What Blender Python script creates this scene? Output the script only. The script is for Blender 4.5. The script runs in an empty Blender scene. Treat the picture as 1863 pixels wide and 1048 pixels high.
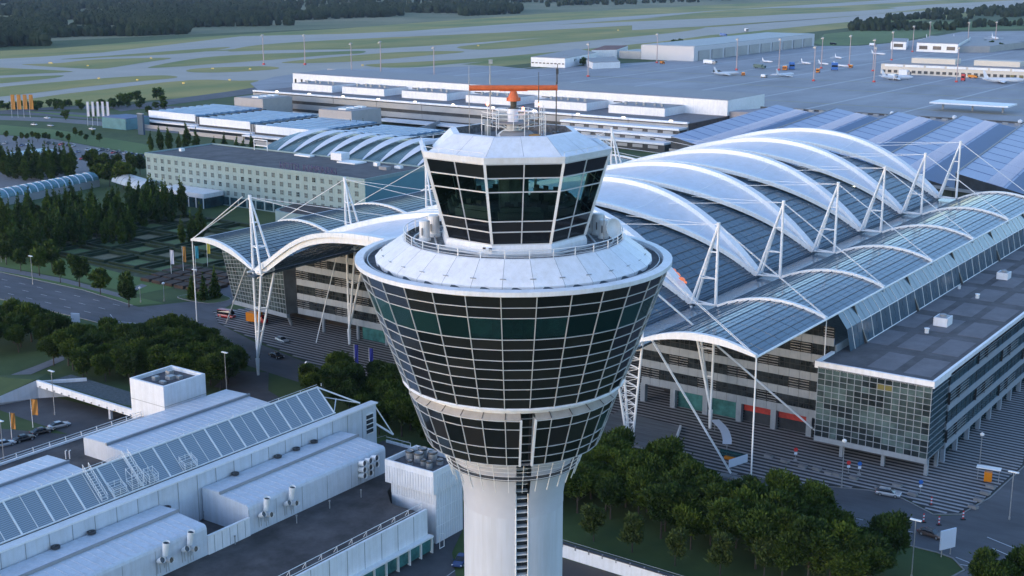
import bpy, math, random
from mathutils import Vector, Matrix, noise
R = math.radians
sin, cos, pi = math.sin, math.cos, math.pi
random.seed(7)
sc = bpy.context.scene
C = sc.collection

# ------------------------------------------------------------------ camera
PITCH = math.atan(584 / 2400)
HEAD = R(54.6)
cam_d = bpy.data.cameras.new('camera')
cam = bpy.data.objects.new('camera', cam_d); C.objects.link(cam)
cam.location = (0, 0, 95)
cam.rotation_euler = (R(90) - PITCH, 0, -HEAD)
cam_d.lens = 36 * 2400 / 1863; cam_d.sensor_width = 36
cam_d.clip_start = 1; cam_d.clip_end = 20000
sc.camera = cam

# ------------------------------------------------------------------ light
SUN_DIR = Vector((-0.93, 0.37, 0.0)).normalized(); SUN_EL = R(14)
w = bpy.data.worlds.new('World'); sc.world = w; w.use_nodes = True
nt = w.node_tree; nt.nodes.clear()
sky = nt.nodes.new('ShaderNodeTexSky'); sky.sky_type = 'NISHITA'; sky.sun_disc = False
sky.sun_elevation = R(9); sky.sun_rotation = math.atan2(SUN_DIR.x, SUN_DIR.y)
sky.air_density = 1.0; sky.dust_density = 0.6; sky.ozone_density = 3.0
bg = nt.nodes.new('ShaderNodeBackground'); bg.inputs[1].default_value = 0.15
wo = nt.nodes.new('ShaderNodeOutputWorld')
tn = nt.nodes.new('ShaderNodeMix'); tn.data_type = 'RGBA'; tn.blend_type = 'MULTIPLY'; tn.inputs[0].default_value = 1; tn.inputs[7].default_value = (1.20, 1.10, 1.12, 1)
nt.links.new(sky.outputs[0], tn.inputs[6]); nt.links.new(tn.outputs[2], bg.inputs[0]); nt.links.new(bg.outputs[0], wo.inputs[0])
sl = bpy.data.lights.new('sun', 'SUN'); sl.energy = 0.24; sl.angle = R(38); sl.color = (1.0, 0.90, 0.86)
so = bpy.data.objects.new('sun', sl); C.objects.link(so)
sd = Vector((SUN_DIR.x * cos(SUN_EL), SUN_DIR.y * cos(SUN_EL), sin(SUN_EL)))
so.rotation_euler = sd.to_track_quat('Z', 'Y').to_euler(); so.location = (0, 0, 300)
sc.view_settings.view_transform = 'Standard'; sc.view_settings.look = 'None'
sc.view_settings.gamma = 1; sc.view_settings.exposure = 1.66
sc.render.engine = 'CYCLES'
try:
    sc.cycles.max_bounces = 5; sc.cycles.transparent_max_bounces = 10; sc.cycles.volume_bounces = 0
    sc.cycles.diffuse_bounces = 3; sc.cycles.glossy_bounces = 3; sc.cycles.transmission_bounces = 3
    sc.cycles.volume_step_rate = 10
except Exception: pass

# ------------------------------------------------------------------ helpers
def GP(px, py, z=0.0):
    """plan position of a point at height z seen at a photo pixel (used to lay out the ground plan)"""
    a = (px - 931.5) / 2400; b = -(py - 524) / 2400
    c, s = cos(PITCH), sin(PITCH)
    r = (a, c + b * s, -s + b * c); t = (z - 95) / r[2]
    X, Y = r[0] * t, r[1] * t
    return (X * cos(HEAD) + Y * sin(HEAD), -X * sin(HEAD) + Y * cos(HEAD))
def GPS(pts, z=0.0): return [GP(x, y, z) for x, y in pts]

def mat(name, col, rough=.7, metal=0., var=0., vs=.2, col2=None, bump=0., bs=2., spec=.5, emit=None, es=1., noise_mix=(.35, .65), stretch=None):
    m = bpy.data.materials.new(name); m.use_nodes = True
    t = m.node_tree; b = t.nodes['Principled BSDF']
    b.inputs['Base Color'].default_value = (*col, 1); b.inputs['Roughness'].default_value = rough
    b.inputs['Metallic'].default_value = metal; b.inputs['Specular IOR Level'].default_value = spec
    if emit:
        b.inputs['Emission Color'].default_value = (*emit, 1); b.inputs['Emission Strength'].default_value = es
    if var > 0 or col2 or bump:
        g = t.nodes.new('ShaderNodeNewGeometry')
        src = g.outputs['Position']
        if stretch:
            mp = t.nodes.new('ShaderNodeMapping'); mp.inputs['Scale'].default_value = stretch
            t.links.new(src, mp.inputs[0]); src = mp.outputs[0]
    if var > 0 or col2:
        n = t.nodes.new('ShaderNodeTexNoise'); n.inputs['Scale'].default_value = vs; n.inputs['Detail'].default_value = 7
        n.inputs['Roughness'].default_value = .65
        t.links.new(src, n.inputs['Vector'])
        r = t.nodes.new('ShaderNodeValToRGB')
        c2 = col2 or tuple(min(1, c * (1 + var)) for c in col); c1 = col if col2 else tuple(c * (1 - var) for c in col)
        r.color_ramp.elements[0].position = noise_mix[0]; r.color_ramp.elements[1].position = noise_mix[1]
        r.color_ramp.elements[0].color = (*c1, 1); r.color_ramp.elements[1].color = (*c2, 1)
        t.links.new(n.outputs[0], r.inputs[0]); t.links.new(r.outputs[0], b.inputs['Base Color'])
    if bump:
        n2 = t.nodes.new('ShaderNodeTexNoise'); n2.inputs['Scale'].default_value = bs; n2.inputs['Detail'].default_value = 5
        t.links.new(src, n2.inputs['Vector'])
        bp = t.nodes.new('ShaderNodeBump'); bp.inputs['Strength'].default_value = bump; bp.inputs['Distance'].default_value = .1
        t.links.new(n2.outputs[0], bp.inputs['Height']); t.links.new(bp.outputs[0], b.inputs['Normal'])
    return m

def glass(name, tint, alpha, rough=.06, col=(.02, .03, .035), var=0):
    """window glass: glossy pane letting `alpha` of the light through"""
    m = bpy.data.materials.new(name); m.use_nodes = True
    t = m.node_tree; b = t.nodes['Principled BSDF']; out = t.nodes['Material Output']
    b.inputs['Base Color'].default_value = (*col, 1); b.inputs['Roughness'].default_value = rough
    tr = t.nodes.new('ShaderNodeBsdfTransparent'); tr.inputs[0].default_value = (*tint, 1)
    mx = t.nodes.new('ShaderNodeMixShader'); fr = t.nodes.new('ShaderNodeFresnel'); fr.inputs[0].default_value = 1.5
    ma = t.nodes.new('ShaderNodeMath'); ma.operation = 'MULTIPLY_ADD'
    ma.inputs[1].default_value = -alpha; ma.inputs[2].default_value = alpha
    t.links.new(fr.outputs[0], ma.inputs[0]); t.links.new(ma.outputs[0], mx.inputs[0])
    t.links.new(b.outputs[0], mx.inputs[1]); t.links.new(tr.outputs[0], mx.inputs[2]); t.links.new(mx.outputs[0], out.inputs[0])
    if var:
        oi = t.nodes.new('ShaderNodeObjectInfo'); rp = t.nodes.new('ShaderNodeValToRGB')
        rp.color_ramp.elements[0].color = (*[c * (1 - var) for c in col], 1); rp.color_ramp.elements[1].color = (*[c * (1 + var) for c in col], 1)
        t.links.new(oi.outputs['Random'], rp.inputs[0]); t.links.new(rp.outputs[0], b.inputs['Base Color'])
    return m

class M:
    def __init__(s): s.v = []; s.f = []; s.m = []
    def face(s, pts, mi=0):
        n = len(s.v); s.v += [tuple(p) for p in pts]; s.f.append(tuple(range(n, n + len(pts)))); s.m.append(mi); return s
    def idx(s, vs, fs, mi=0):
        n = len(s.v); s.v += [tuple(p) for p in vs]
        for f in fs: s.f.append(tuple(n + i for i in f)); s.m.append(mi)
        return s
    def box(s, a, b, mi=0):
        x0, y0, z0 = a; x1, y1, z1 = b
        if x0 > x1: x0, x1 = x1, x0
        if y0 > y1: y0, y1 = y1, y0
        if z0 > z1: z0, z1 = z1, z0
        return s.idx([(x0, y0, z0), (x1, y0, z0), (x1, y1, z0), (x0, y1, z0), (x0, y0, z1), (x1, y0, z1), (x1, y1, z1), (x0, y1, z1)],
                     [(0, 3, 2, 1), (4, 5, 6, 7), (0, 1, 5, 4), (1, 2, 6, 5), (2, 3, 7, 6), (3, 0, 4, 7)], mi)
    def prism(s, poly, z0, z1, mi=0, top=None, bottom=True):
        n = len(poly)
        ar = sum(poly[i][0] * poly[(i + 1) % n][1] - poly[(i + 1) % n][0] * poly[i][1] for i in range(n))
        if ar < 0: poly = poly[::-1]
        v = [(x, y, z0) for x, y in poly] + [(x, y, z1) for x, y in poly]
        k = len(s.v); s.v += v
        for i in range(n):
            j = (i + 1) % n; s.f.append((k + i, k + j, k + n + j, k + n + i)); s.m.append(mi)
        s.f.append(tuple(range(k + n, k + 2 * n))); s.m.append(mi if top is None else top)
        if bottom: s.f.append(tuple(range(k + n - 1, k - 1, -1))); s.m.append(mi)
        return s
    def tube(s, p, q, r=.2, n=6, mi=0, r2=None):
        p = Vector(p); q = Vector(q); d = q - p
        if d.length < 1e-6: return s
        d.normalize(); a = d.orthogonal().normalized(); b = d.cross(a); r2 = r if r2 is None else r2
        v = [p + (a * cos(2 * pi * i / n) + b * sin(2 * pi * i / n)) * r for i in range(n)] + [q + (a * cos(2 * pi * i / n) + b * sin(2 * pi * i / n)) * r2 for i in range(n)]
        return s.idx(v, [(i, (i + 1) % n, n + (i + 1) % n, n + i) for i in range(n)] + [tuple(range(n - 1, -1, -1)), tuple(range(n, 2 * n))], mi)
    def bar(s, p, q, wd, ht, mi=0, up=(0, 0, 1)):
        p = Vector(p); q = Vector(q); d = (q - p).normalized(); u = Vector(up); sd = d.cross(u)
        if sd.length < 1e-4: sd = d.orthogonal()
        sd.normalize(); u = sd.cross(d)
        v = [b + sd * (wd / 2 * i) + u * (ht / 2 * j) for b in (p, q) for i, j in ((-1, -1), (1, -1), (1, 1), (-1, 1))]
        return s.idx(v, [(0, 1, 2, 3), (7, 6, 5, 4), (0, 4, 5, 1), (1, 5, 6, 2), (2, 6, 7, 3), (3, 7, 4, 0)], mi)
    def lathe(s, prof, n, ph=0., mi=0, cx=0., cy=0., a0=0., a1=None):
        """revolve (r, z) about the vertical axis; angle measured from the front (-y) towards +x"""
        full = a1 is None; m = n if full else n + 1
        k = len(s.v)
        for r, z in prof:
            for i in range(m):
                a = ph + (2 * pi * i / n if full else a0 + (a1 - a0) * i / n)
                s.v.append((cx + r * sin(a), cy - r * cos(a), z))
        for j in range(len(prof) - 1):
            for i in range(n):
                i2 = (i + 1) % m
                s.f.append((k + j * m + i, k + j * m + i2, k + (j + 1) * m + i2, k + (j + 1) * m + i)); s.m.append(mi)
        return s
    def disc(s, r, z, n, ph=0., mi=0, cx=0, cy=0):
        return s.face([(cx + r * sin(ph + 2 * pi * i / n), cy - r * cos(ph + 2 * pi * i / n), z) for i in range(n)], mi)
    def grid(s, fn, nu, nv, mi=0):
        k = len(s.v)
        for i in range(nu + 1):
            for j in range(nv + 1): s.v.append(tuple(fn(i / nu, j / nv)))
        for i in range(nu):
            for j in range(nv):
                a = k + i * (nv + 1) + j; s.f.append((a, a + nv + 1, a + nv + 2, a + 1)); s.m.append(mi)
        return s
    def mesh(s, name, mats, smooth=False):
        me = bpy.data.meshes.new(name); me.from_pydata([tuple(map(float, v)) for v in s.v], [], s.f)
        for m in (mats if isinstance(mats, (list, tuple)) else [mats]): me.materials.append(m)
        if any(s.m): me.polygons.foreach_set('material_index', s.m)
        if smooth: me.polygons.foreach_set('use_smooth', [True] * len(me.polygons))
        me.update(); return me

def ob(name, me, parent=None, loc=(0, 0, 0), rz=0., kind=None, rot=None):
    o = bpy.data.objects.new(name, me); C.objects.link(o); o.location = loc
    o.rotation_euler = rot if rot else (0, 0, rz)
    if parent: o.parent = parent
    if kind: o['kind'] = kind
    return o
def thing(name, label, cat, loc=(0, 0, 0), rz=0., group=None):
    o = bpy.data.objects.new(name, None); C.objects.link(o); o.location = loc; o.rotation_euler = (0, 0, rz)
    o.empty_display_size = .3
    o['label'] = label; o['category'] = cat
    if group: o['group'] = group
    return o
def tag(o, label, cat, group=None):
    o['label'] = label; o['category'] = cat
    if group: o['group'] = group
    return o
def children_of():
    d = {}
    for o in bpy.data.objects:
        if o.parent: d.setdefault(o.parent.name, []).append(o)
    return d
def dup(root, loc, rz=0., label=None, group=None, kids=None, scale=None, swap=None):
    r = root.copy(); C.objects.link(r); r.location = loc; r.rotation_euler = (0, 0, rz)
    if scale: r.scale = scale
    if label: r['label'] = label
    if group: r['group'] = group
    for ch in kids[0]:
        c = ch.copy(); C.objects.link(c); c.parent = r
        if swap and c.data in swap: c.data = swap[c.data]
        for g in kids[1].get(ch.name, []):
            d = g.copy(); C.objects.link(d); d.parent = c
    return r
def kidset(root):
    d = {}
    lst = [o for o in bpy.data.objects if o.parent == root]
    for c in lst: d[c.name] = [o for o in bpy.data.objects if o.parent == c]
    return lst, d
def smooth_loop(pts, n=5, closed=True):
    out = []; N = len(pts)
    for i in range(N if closed else N - 1):
        p0 = pts[(i - 1) % N] if closed else pts[max(i - 1, 0)]; p1 = pts[i]
        p2 = pts[(i + 1) % N] if closed else pts[min(i + 1, N - 1)]; p3 = pts[(i + 2) % N] if closed else pts[min(i + 2, N - 1)]
        for k in range(n):
            t = k / n
            out.append(tuple(.5 * (2 * b + (c - a) * t + (2 * a - 5 * b + 4 * c - d) * t * t + (3 * b - a - 3 * c + d) * t ** 3) for a, b, c, d in zip(p0, p1, p2, p3)))
    if not closed: out.append(tuple(pts[-1]))
    return out
def inside(p, poly):
    x, y = p; r = False; n = len(poly)
    for i in range(n):
        x1, y1 = poly[i]; x2, y2 = poly[(i + 1) % n]
        if (y1 > y) != (y2 > y) and x < (x2 - x1) * (y - y1) / (y2 - y1) + x1: r = not r
    return r

# ------------------------------------------------------------------ materials
def weather(m, amt=.09, sc=(1.6, 1.6, .10), low=.09):
    """rain streaks and grime worn into a painted surface"""
    t = m.node_tree; b = t.nodes['Principled BSDF']; inp = b.inputs['Base Color']
    g = t.nodes.new('ShaderNodeNewGeometry'); mp = t.nodes.new('ShaderNodeMapping'); mp.inputs['Scale'].default_value = sc
    n = t.nodes.new('ShaderNodeTexNoise'); n.inputs['Scale'].default_value = 1; n.inputs['Detail'].default_value = 6; n.inputs['Roughness'].default_value = .7
    r = t.nodes.new('ShaderNodeValToRGB'); r.color_ramp.elements[0].position = .36; r.color_ramp.elements[1].position = .58
    v = 1 - amt; r.color_ramp.elements[0].color = (v, v * .99, v * .96, 1); r.color_ramp.elements[1].color = (1, 1, 1, 1)
    n2 = t.nodes.new('ShaderNodeTexNoise'); n2.inputs['Scale'].default_value = low; n2.inputs['Detail'].default_value = 4
    r2 = t.nodes.new('ShaderNodeValToRGB'); r2.color_ramp.elements[0].position = .35; r2.color_ramp.elements[1].position = .65
    r2.color_ramp.elements[0].color = (.94, .945, .95, 1); r2.color_ramp.elements[1].color = (1, 1, 1, 1)
    x1 = t.nodes.new('ShaderNodeMix'); x1.data_type = 'RGBA'; x1.blend_type = 'MULTIPLY'; x1.inputs[0].default_value = 1
    x2 = t.nodes.new('ShaderNodeMix'); x2.data_type = 'RGBA'; x2.blend_type = 'MULTIPLY'; x2.inputs[0].default_value = 1
    t.links.new(g.outputs['Position'], mp.inputs[0]); t.links.new(mp.outputs[0], n.inputs['Vector']); t.links.new(n.outputs[0], r.inputs[0])
    t.links.new(g.outputs['Position'], n2.inputs['Vector']); t.links.new(n2.outputs[0], r2.inputs[0])
    if inp.is_linked: t.links.new(inp.links[0].from_socket, x1.inputs[6])
    else: x1.inputs[6].default_value = inp.default_value
    t.links.new(r.outputs[0], x1.inputs[7]); t.links.new(x1.outputs[2], x2.inputs[6]); t.links.new(r2.outputs[0], x2.inputs[7]); t.links.new(x2.outputs[2], inp)
    return m
WHITE = mat('white_coated_metal', (.80, .81, .84), .45, var=.05, vs=.6, bump=.03, bs=3)
WHITE2 = mat('white_membrane', (.72, .73, .77), .55, var=.05, vs=.15)
STEEL = mat('white_painted_steel', (.82, .82, .82), .4, var=.04, vs=1.5)
CONC_W = mat('white_painted_concrete', (.57, .59, .64), .6, var=.07, vs=.25, stretch=(1, 1, .25))
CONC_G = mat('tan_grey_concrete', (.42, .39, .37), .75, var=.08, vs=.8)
FRAME = mat('light_metal_frame', (.58, .59, .60), .4, .2)
SPAN = mat('black_glass_cladding', (.010, .011, .013), .12, var=.25, vs=.4, spec=.6)
def per_object(m, c0, c1, r0=None, r1=None):
    """random tone and polish per pane, painting in how reflections differ"""
    t = m.node_tree; b = t.nodes['Principled BSDF']; oi = t.nodes.new('ShaderNodeObjectInfo'); rp = t.nodes.new('ShaderNodeValToRGB')
    rp.color_ramp.elements[0].color = (*c0, 1); rp.color_ramp.elements[1].color = (*c1, 1)
    t.links.new(oi.outputs['Random'], rp.inputs[0]); t.links.new(rp.outputs[0], b.inputs['Base Color'])
    if r0 is not None:
        mr = t.nodes.new('ShaderNodeMapRange'); mr.inputs[3].default_value = r0; mr.inputs[4].default_value = r1
        t.links.new(oi.outputs['Random'], mr.inputs[0]); t.links.new(mr.outputs[0], b.inputs['Roughness'])
per_object(SPAN, (.006, .008, .012), (.020, .021, .022), .06, .22)
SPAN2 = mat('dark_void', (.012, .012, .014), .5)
BLUEG = mat('dark_bluegreen_panel', (.018, .05, .062), .1, var=.5, vs=.3, spec=.6)
TEAL = glass('teal_window_glass', (.42, .72, .72), .72, .05, (.03, .08, .09), .5)
CABG = glass('cab_window_glass', (.45, .65, .64), .86, .04, (.008, .018, .02))
INT = mat('interior_wall', (.27, .36, .36), .8, var=.5, vs=.25)
DARKINT = mat('dark_interior', (.07, .08, .08), .7, var=.4, vs=1.5)
DECK = mat('grey_deck', (.10, .10, .105), .85, var=.35, vs=1.2, bump=.2)
GRAVEL = mat('dark_roofing', (.075, .068, .068), .9, var=.38, vs=.16, bump=.25, bs=4)
GRAVEL2 = mat('grey_roof_ballast', (.105, .10, .105), .9, var=.22, vs=.12, bump=.2, bs=3)
GRAVEL3 = mat('pale_roof_mat', (.16, .155, .165), .9, var=.14, vs=.3, bump=.2, bs=3)
ORANGE = mat('orange_radar_paint', (.62, .13, .035), .45, var=.12, vs=1.5)
DKMETAL = mat('dark_metal', (.07, .07, .072), .45, .4)
GALV = mat('galvanised_metal', (.36, .37, .38), .45, .5, var=.15, vs=2)
ROOFG = glass('roof_glazing', (.35, .5, .55), .18, .2, (.048, .092, .130), .10)
WINGG = glass('wing_glazing', (.45, .6, .62), .28, .15, (.058, .102, .138), .10)
SEAM = mat('glazing_seam', (.07, .10, .13), .5)
GRATE = mat('solar_mesh', (.12, .16, .20), .4, .3)
TARM = mat('asphalt', (.105, .105, .115), .85, var=.24, vs=.07, stretch=(1, .35, 1), bump=.08, bs=5)
TARM2 = mat('dark_asphalt', (.065, .065, .070), .85, var=.26, vs=.12, bump=.08, bs=5)
TAXI = mat('taxiway_concrete', (.40, .36, .31), .8, var=.05, vs=.018)
RWY = mat('runway_asphalt', (.36, .33, .29), .8, var=.10, vs=.02, stretch=(.2, 1, 1))
APRON = mat('apron_concrete', (.30, .30, .32), .8, var=.12, vs=.012)
PAVE = mat('dark_paving', (.028, .028, .030), .8, var=.15, vs=.5)
STRIPE = mat('pale_paving', (.30, .29, .295), .8, var=.12, vs=.8)
PATH = mat('path_paving', (.16, .155, .16), .85, var=.12, vs=.5)
KERB = mat('kerb_stone', (.22, .22, .22), .8, var=.1, vs=1)
PAINT = mat('road_paint', (.45, .46, .48), .7, var=.1, vs=2)
GRASS = mat('grass', (.032, .062, .013), .95, col2=(.056, .090, .020), vs=.09, bump=.3, bs=6)
GRASSF = mat('airfield_grass', (.12, .17, .040), .95, col2=(.36, .28, .08), vs=.008, stretch=(.45, 1, 1))
GRASSL = mat('meadow', (.06, .115, .025), .95, col2=(.11, .17, .045), vs=.006)
FIELD = mat('far_field', (.07, .10, .04), .95, col2=(.22, .20, .11), vs=.003)
LEAF = mat('leaf', (.016, .034, .007), .8, col2=(.052, .082, .014), vs=.35, spec=.2)
LEAFB = mat('leaf_bright', (.030, .052, .012), .8, col2=(.065, .088, .022), vs=.6, spec=.2)
LEAFC = mat('conifer_leaf', (.012, .030, .008), .85, col2=(.052, .090, .018), vs=.3, spec=.15)
HEDGE = mat('hedge_leaf', (.008, .022, .006), .9, col2=(.016, .036, .010), vs=.8, bump=.5, bs=4)
HEDGER = mat('copper_hedge_leaf', (.035, .022, .016), .9, col2=(.055, .036, .024), vs=.8, bump=.5, bs=4)
BARK = mat('bark', (.055, .045, .035), .9, var=.2, vs=2)
PANELG = mat('grey_facade_panel', (.29, .32, .35), .55, var=.07, vs=.6)
LOUV = mat('silver_louvre', (.33, .33, .33), .35, .5)
WING = mat('facade_window_glass', (.022, .028, .030), .12, var=.6, vs=.5, spec=.6)
OFFG = mat('office_glass', (.040, .060, .055), .12, var=.75, vs=.33, spec=.6, noise_mix=(.42, .60))
WARM = mat('lit_window', (.12, .11, .03), .4, emit=(.9, .65, .12), es=.008)
CREAM = mat('cream_facade', (.24, .33, .335), .7, var=.04, vs=.3)
HOTW = mat('hotel_window', (.10, .12, .12), .25)
BLUEM = mat('blue_roof_metal', (.27, .29, .42), .45, .2, var=.05, vs=.05)
BLUED = mat('blue_roof_glass', (.055, .10, .21), .55, .1, var=.06, vs=.05)
GREYB = mat('grey_block', (.28, .27, .27), .7, var=.05, vs=.2)
GREYM = mat('grey_metal_band', (.30, .31, .32), .5, .2, var=.08, vs=.08)
DARKW = mat('dark_window_band', (.05, .055, .06), .25, var=.35, vs=.12)
TYRE = mat('tyre', (.02, .02, .02), .8)
CARG = mat('car_glass', (.01, .013, .016), .08, spec=.7)
LAMPR = mat('tail_lamp', (.25, .01, .01), .3)
LAMPW = mat('head_lamp', (.7, .7, .7), .15)
CARP = {k: mat('car_paint_' + k, v, .25, .3 if k in ('silver', 'grey') else 0, spec=.6) for k, v in dict(
    silver=(.40, .42, .45), white=(.65, .66, .68), black=(.012, .013, .016), blue=(.03, .06, .16), red=(.32, .015, .02),
    bronze=(.07, .055, .05), orange=(.62, .20, .01), grey=(.12, .13, .14)).items()}
BAN_O = mat('orange_flag_cloth', (.42, .19, .04), .8); BAN_W = mat('white_flag_cloth', (.65, .62, .68), .8)
BAN_B = mat('blue_flag_cloth', (.02, .03, .25), .8); BAN_T = mat('turquoise_flag_cloth', (.02, .22, .30), .8)
BAN_Y = mat('yellow_flag_cloth', (.45, .38, .05), .8)
REDB = mat('red_banner', (.40, .03, .02), .6, var=.3, vs=.8)
SIGNB = mat('sign_blue', (.02, .12, .42), .5); SIGNW = mat('sign_white', (.62, .68, .78), .5); SIGNR = mat('sign_red', (.5, .03, .03), .5)
PURPLE = mat('sign_letter_purple', (.025, .025, .09), .5)
REDLAMP = mat('obstruction_lamp', (.6, .1, .05), .3, emit=(1, .25, .12), es=2.5)
GLOW = mat('area_lamp_glow', (1, .9, .75), .3, emit=(1, .85, .6), es=3)
SHADE = mat('glass_canopy_teal', (.10, .22, .25), .25, var=.15, vs=.2)
TANGR = mat('tan_wall', (.40, .37, .35), .7, var=.06, vs=.3)
GREENGL = mat('green_glass', (.05, .16, .15), .12, var=.4, vs=.4)

for m_ in (WHITE, CONC_W, CONC_G, PANELG, CREAM): weather(m_)
weather(STEEL, .08); weather(WHITE2, .06, (.5, .5, .5), .05); weather(GRAVEL, .3, (.35, .35, .35), .05); weather(GRAVEL2, .25, (.3, .3, .3), .06); weather(TARM, .22, (.25, .06, .2), .03)
weather(APRON, .15, (.012, .05, .02), .006); weather(TAXI, .06, (.02, .02, .02), .008)

def vary(m, lo, hi):
    """each tree keeps its own leaf tone"""
    t = m.node_tree; b = t.nodes['Principled BSDF']; inp = b.inputs['Base Color']; src = inp.links[0].from_socket
    oi = t.nodes.new('ShaderNodeObjectInfo'); rp = t.nodes.new('ShaderNodeValToRGB'); rp.color_ramp.elements[0].color = (*lo, 1); rp.color_ramp.elements[1].color = (*hi, 1)
    x = t.nodes.new('ShaderNodeMix'); x.data_type = 'RGBA'; x.blend_type = 'MULTIPLY'; x.inputs[0].default_value = 1
    t.links.new(oi.outputs['Random'], rp.inputs[0]); t.links.new(src, x.inputs[6]); t.links.new(rp.outputs[0], x.inputs[7]); t.links.new(x.outputs[2], inp)
for m_ in (LEAF, LEAFC): vary(m_, (.85, .95, .95), (1.7, 1.55, 1.0))
SHEDW = mat('shed_white_metal', (.60, .64, .70), .45, var=.05, vs=.6, bump=.03, bs=3); weather(SHEDW)

# ================================================================== SETTING: ground
sheet_n = [0]
def sheet(name, pts, z, m, kind='structure', parent=None):
    sheet_n[0] += 1; z += .0005 * sheet_n[0]     # no two sheets on one level
    me = M().face([(x, y, z) for x, y in pts]).mesh(name, m)
    if me.polygons[0].normal.z < 0: me.flip_normals()
    return ob(name, me, parent, kind=kind if not parent else None)

sheet('ground', [(-6000, -6000), (9000, -6000), (9000, 9000), (-6000, 9000)], 0, GRASS)
# far country beyond the runway, and airfield meadows
sheet('field', GPS([(-300, 92), (2200, -20), (2200, -35), (-300, -30)]), .03, FIELD)
sheet('meadow', GPS([(-250, 104), (100, 88), (350, 68), (620, 52), (1000, 24), (1400, 4), (2200, -26), (2200, 2), (1863, 20), (1550, 50), (1150, 95), (780, 135), (460, 170), (-200, 215)]), .06, GRASSF)
sheet('meadow', GPS([(1480, 78), (1500, 62), (1600, 52), (1720, 58), (1640, 75), (1560, 82), (1500, 84)]), .09, GRASSL)
sheet('meadow', GPS([(1620, 52), (1640, 42), (1863, 36), (1950, 40), (1950, 50), (1700, 56)]), .09, GRASSL)
sheet('taxiway', smooth_loop(GPS([(-120, 125), (60, 107), (430, 92), (700, 88), (1000, 68), (1280, 50), (1500, 30), (1800, 8), (1990, -2), (1990, 6), (1800, 18), (1480, 46),
      (1240, 72), (1000, 96), (850, 116), (700, 126), (475, 146), (345, 146), (117, 171), (-120, 196)]), 4), .10, TAXI)
sheet('taxiway', GPS([(440, 66), (620, 62), (900, 50), (1300, 33), (1500, 25), (1500, 28), (1300, 38), (900, 60), (620, 72), (450, 86), (300, 100), (220, 112), (60, 122), (-100, 128), (-100, 112), (150, 100)]), .13, TAXI)
sheet('taxiway', GPS([(1150, 41), (1400, 28), (1700, 8), (1900, -2), (1900, 2), (1700, 14), (1420, 38), (1280, 48), (1150, 55)]), .15, TAXI)
sheet('runway', GPS([(-250, 126), (430, 79), (922, 44), (1200, 26), (1450, 10), (1750, -8), (2100, -25), (2100, -20), (1750, -2), (1450, 15.5), (1200, 32), (922, 51.5), (430, 89), (-250, 142)]), .17, RWY)
c3 = lambda pts: [(x / 2.9935, y / 2.9935) for x, y in pts]
c7 = lambda pts: [(600 + x / 3.105, y / 3.105) for x, y in pts]
c8 = lambda pts: [(1150 + x / 2.613, y / 2.613) for x, y in pts]
isl = [c3([(125, 351), (330, 344), (520, 325), (930, 316), (760, 345), (600, 370), (500, 376), (300, 366), (180, 358)]),
       c3([(345, 322), (650, 300), (1150, 262), (1255, 258), (1150, 278), (900, 298), (600, 312), (400, 323)]),
       c3([(-60, 370), (130, 376), (400, 390), (200, 402), (-60, 412)]),
       c3([(-60, 432), (150, 418), (345, 412), (260, 430), (-60, 459)]),
       c3([(-60, 484), (400, 440), (700, 418), (900, 412), (965, 423), (800, 440), (450, 475), (250, 500), (-60, 530)]),
       c3([(805, 368), (1050, 322), (1300, 300), (1800, 282), (1980, 278), (1960, 292), (1800, 300), (1500, 325), (1150, 350), (950, 365)]),
       c3([(1015, 385), (1100, 372), (1400, 362), (1515, 368), (1480, 380), (1250, 394), (1060, 395)]),
       c7([(-577, 290), (-400, 255), (0, 228), (500, 206), (1200, 177), (1650, 166), (1550, 180), (1200, 196), (900, 230), (600, 252), (0, 276), (-380, 286)]),
       c7([(722, 266), (900, 245), (1300, 207), (1863, 172), (2100, 152), (2090, 164), (1863, 194), (1300, 245), (1000, 274), (800, 280)]),
       c7([(-264, 352), (0, 325), (400, 295), (700, 289), (755, 296), (600, 310), (200, 344), (-60, 356), (-200, 358)]),
       c7([(205, 366), (500, 350), (1000, 318), (1863, 236), (2200, 195), (2200, 240), (1863, 262), (1500, 295), (1100, 332), (750, 358), (500, 380), (300, 382)]),
       c8([(150, 78), (560, 42), (1100, 36), (1250, 40), (900, 62), (500, 74), (100, 84)]),
       c8([(280, 130), (600, 107), (1000, 82), (1400, 42), (1500, 43), (1200, 64), (800, 96), (400, 128)])]
for q in isl: sheet('grass_island', smooth_loop(GPS(q), 4), .21, GRASSF)
AP = GPS([(455, 152), (500, 140), (600, 126), (760, 124), (900, 120), (960, 126), (1200, 112), (1480, 84), (1560, 84), (1640, 77), (1750, 58), (2000, 55), (2100, 300), (1863, 260), (1400, 225), (1000, 185), (470, 165)])
sheet('apron', AP, .24, APRON)
sheet('apron', GPS([(470, 143), (700, 123), (820, 116), (900, 121), (760, 132), (470, 160)]), .20, TAXI)
# pale tyre-worn and joint lines on the apron
for i in range(8):
    y = 300 + i * 62
    sheet('taxi_line', [(760 + i * 20, y - 1), (1600, y - 1), (1600, y + 1), (760 + i * 20, y + 1)], .27, PAINT)
for x in (900, 1010, 1090):
    sheet('taxi_line', [(x, 180), (x + 1, 180), (x + 1, 640), (x, 640)], .30, BAN_Y)
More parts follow.
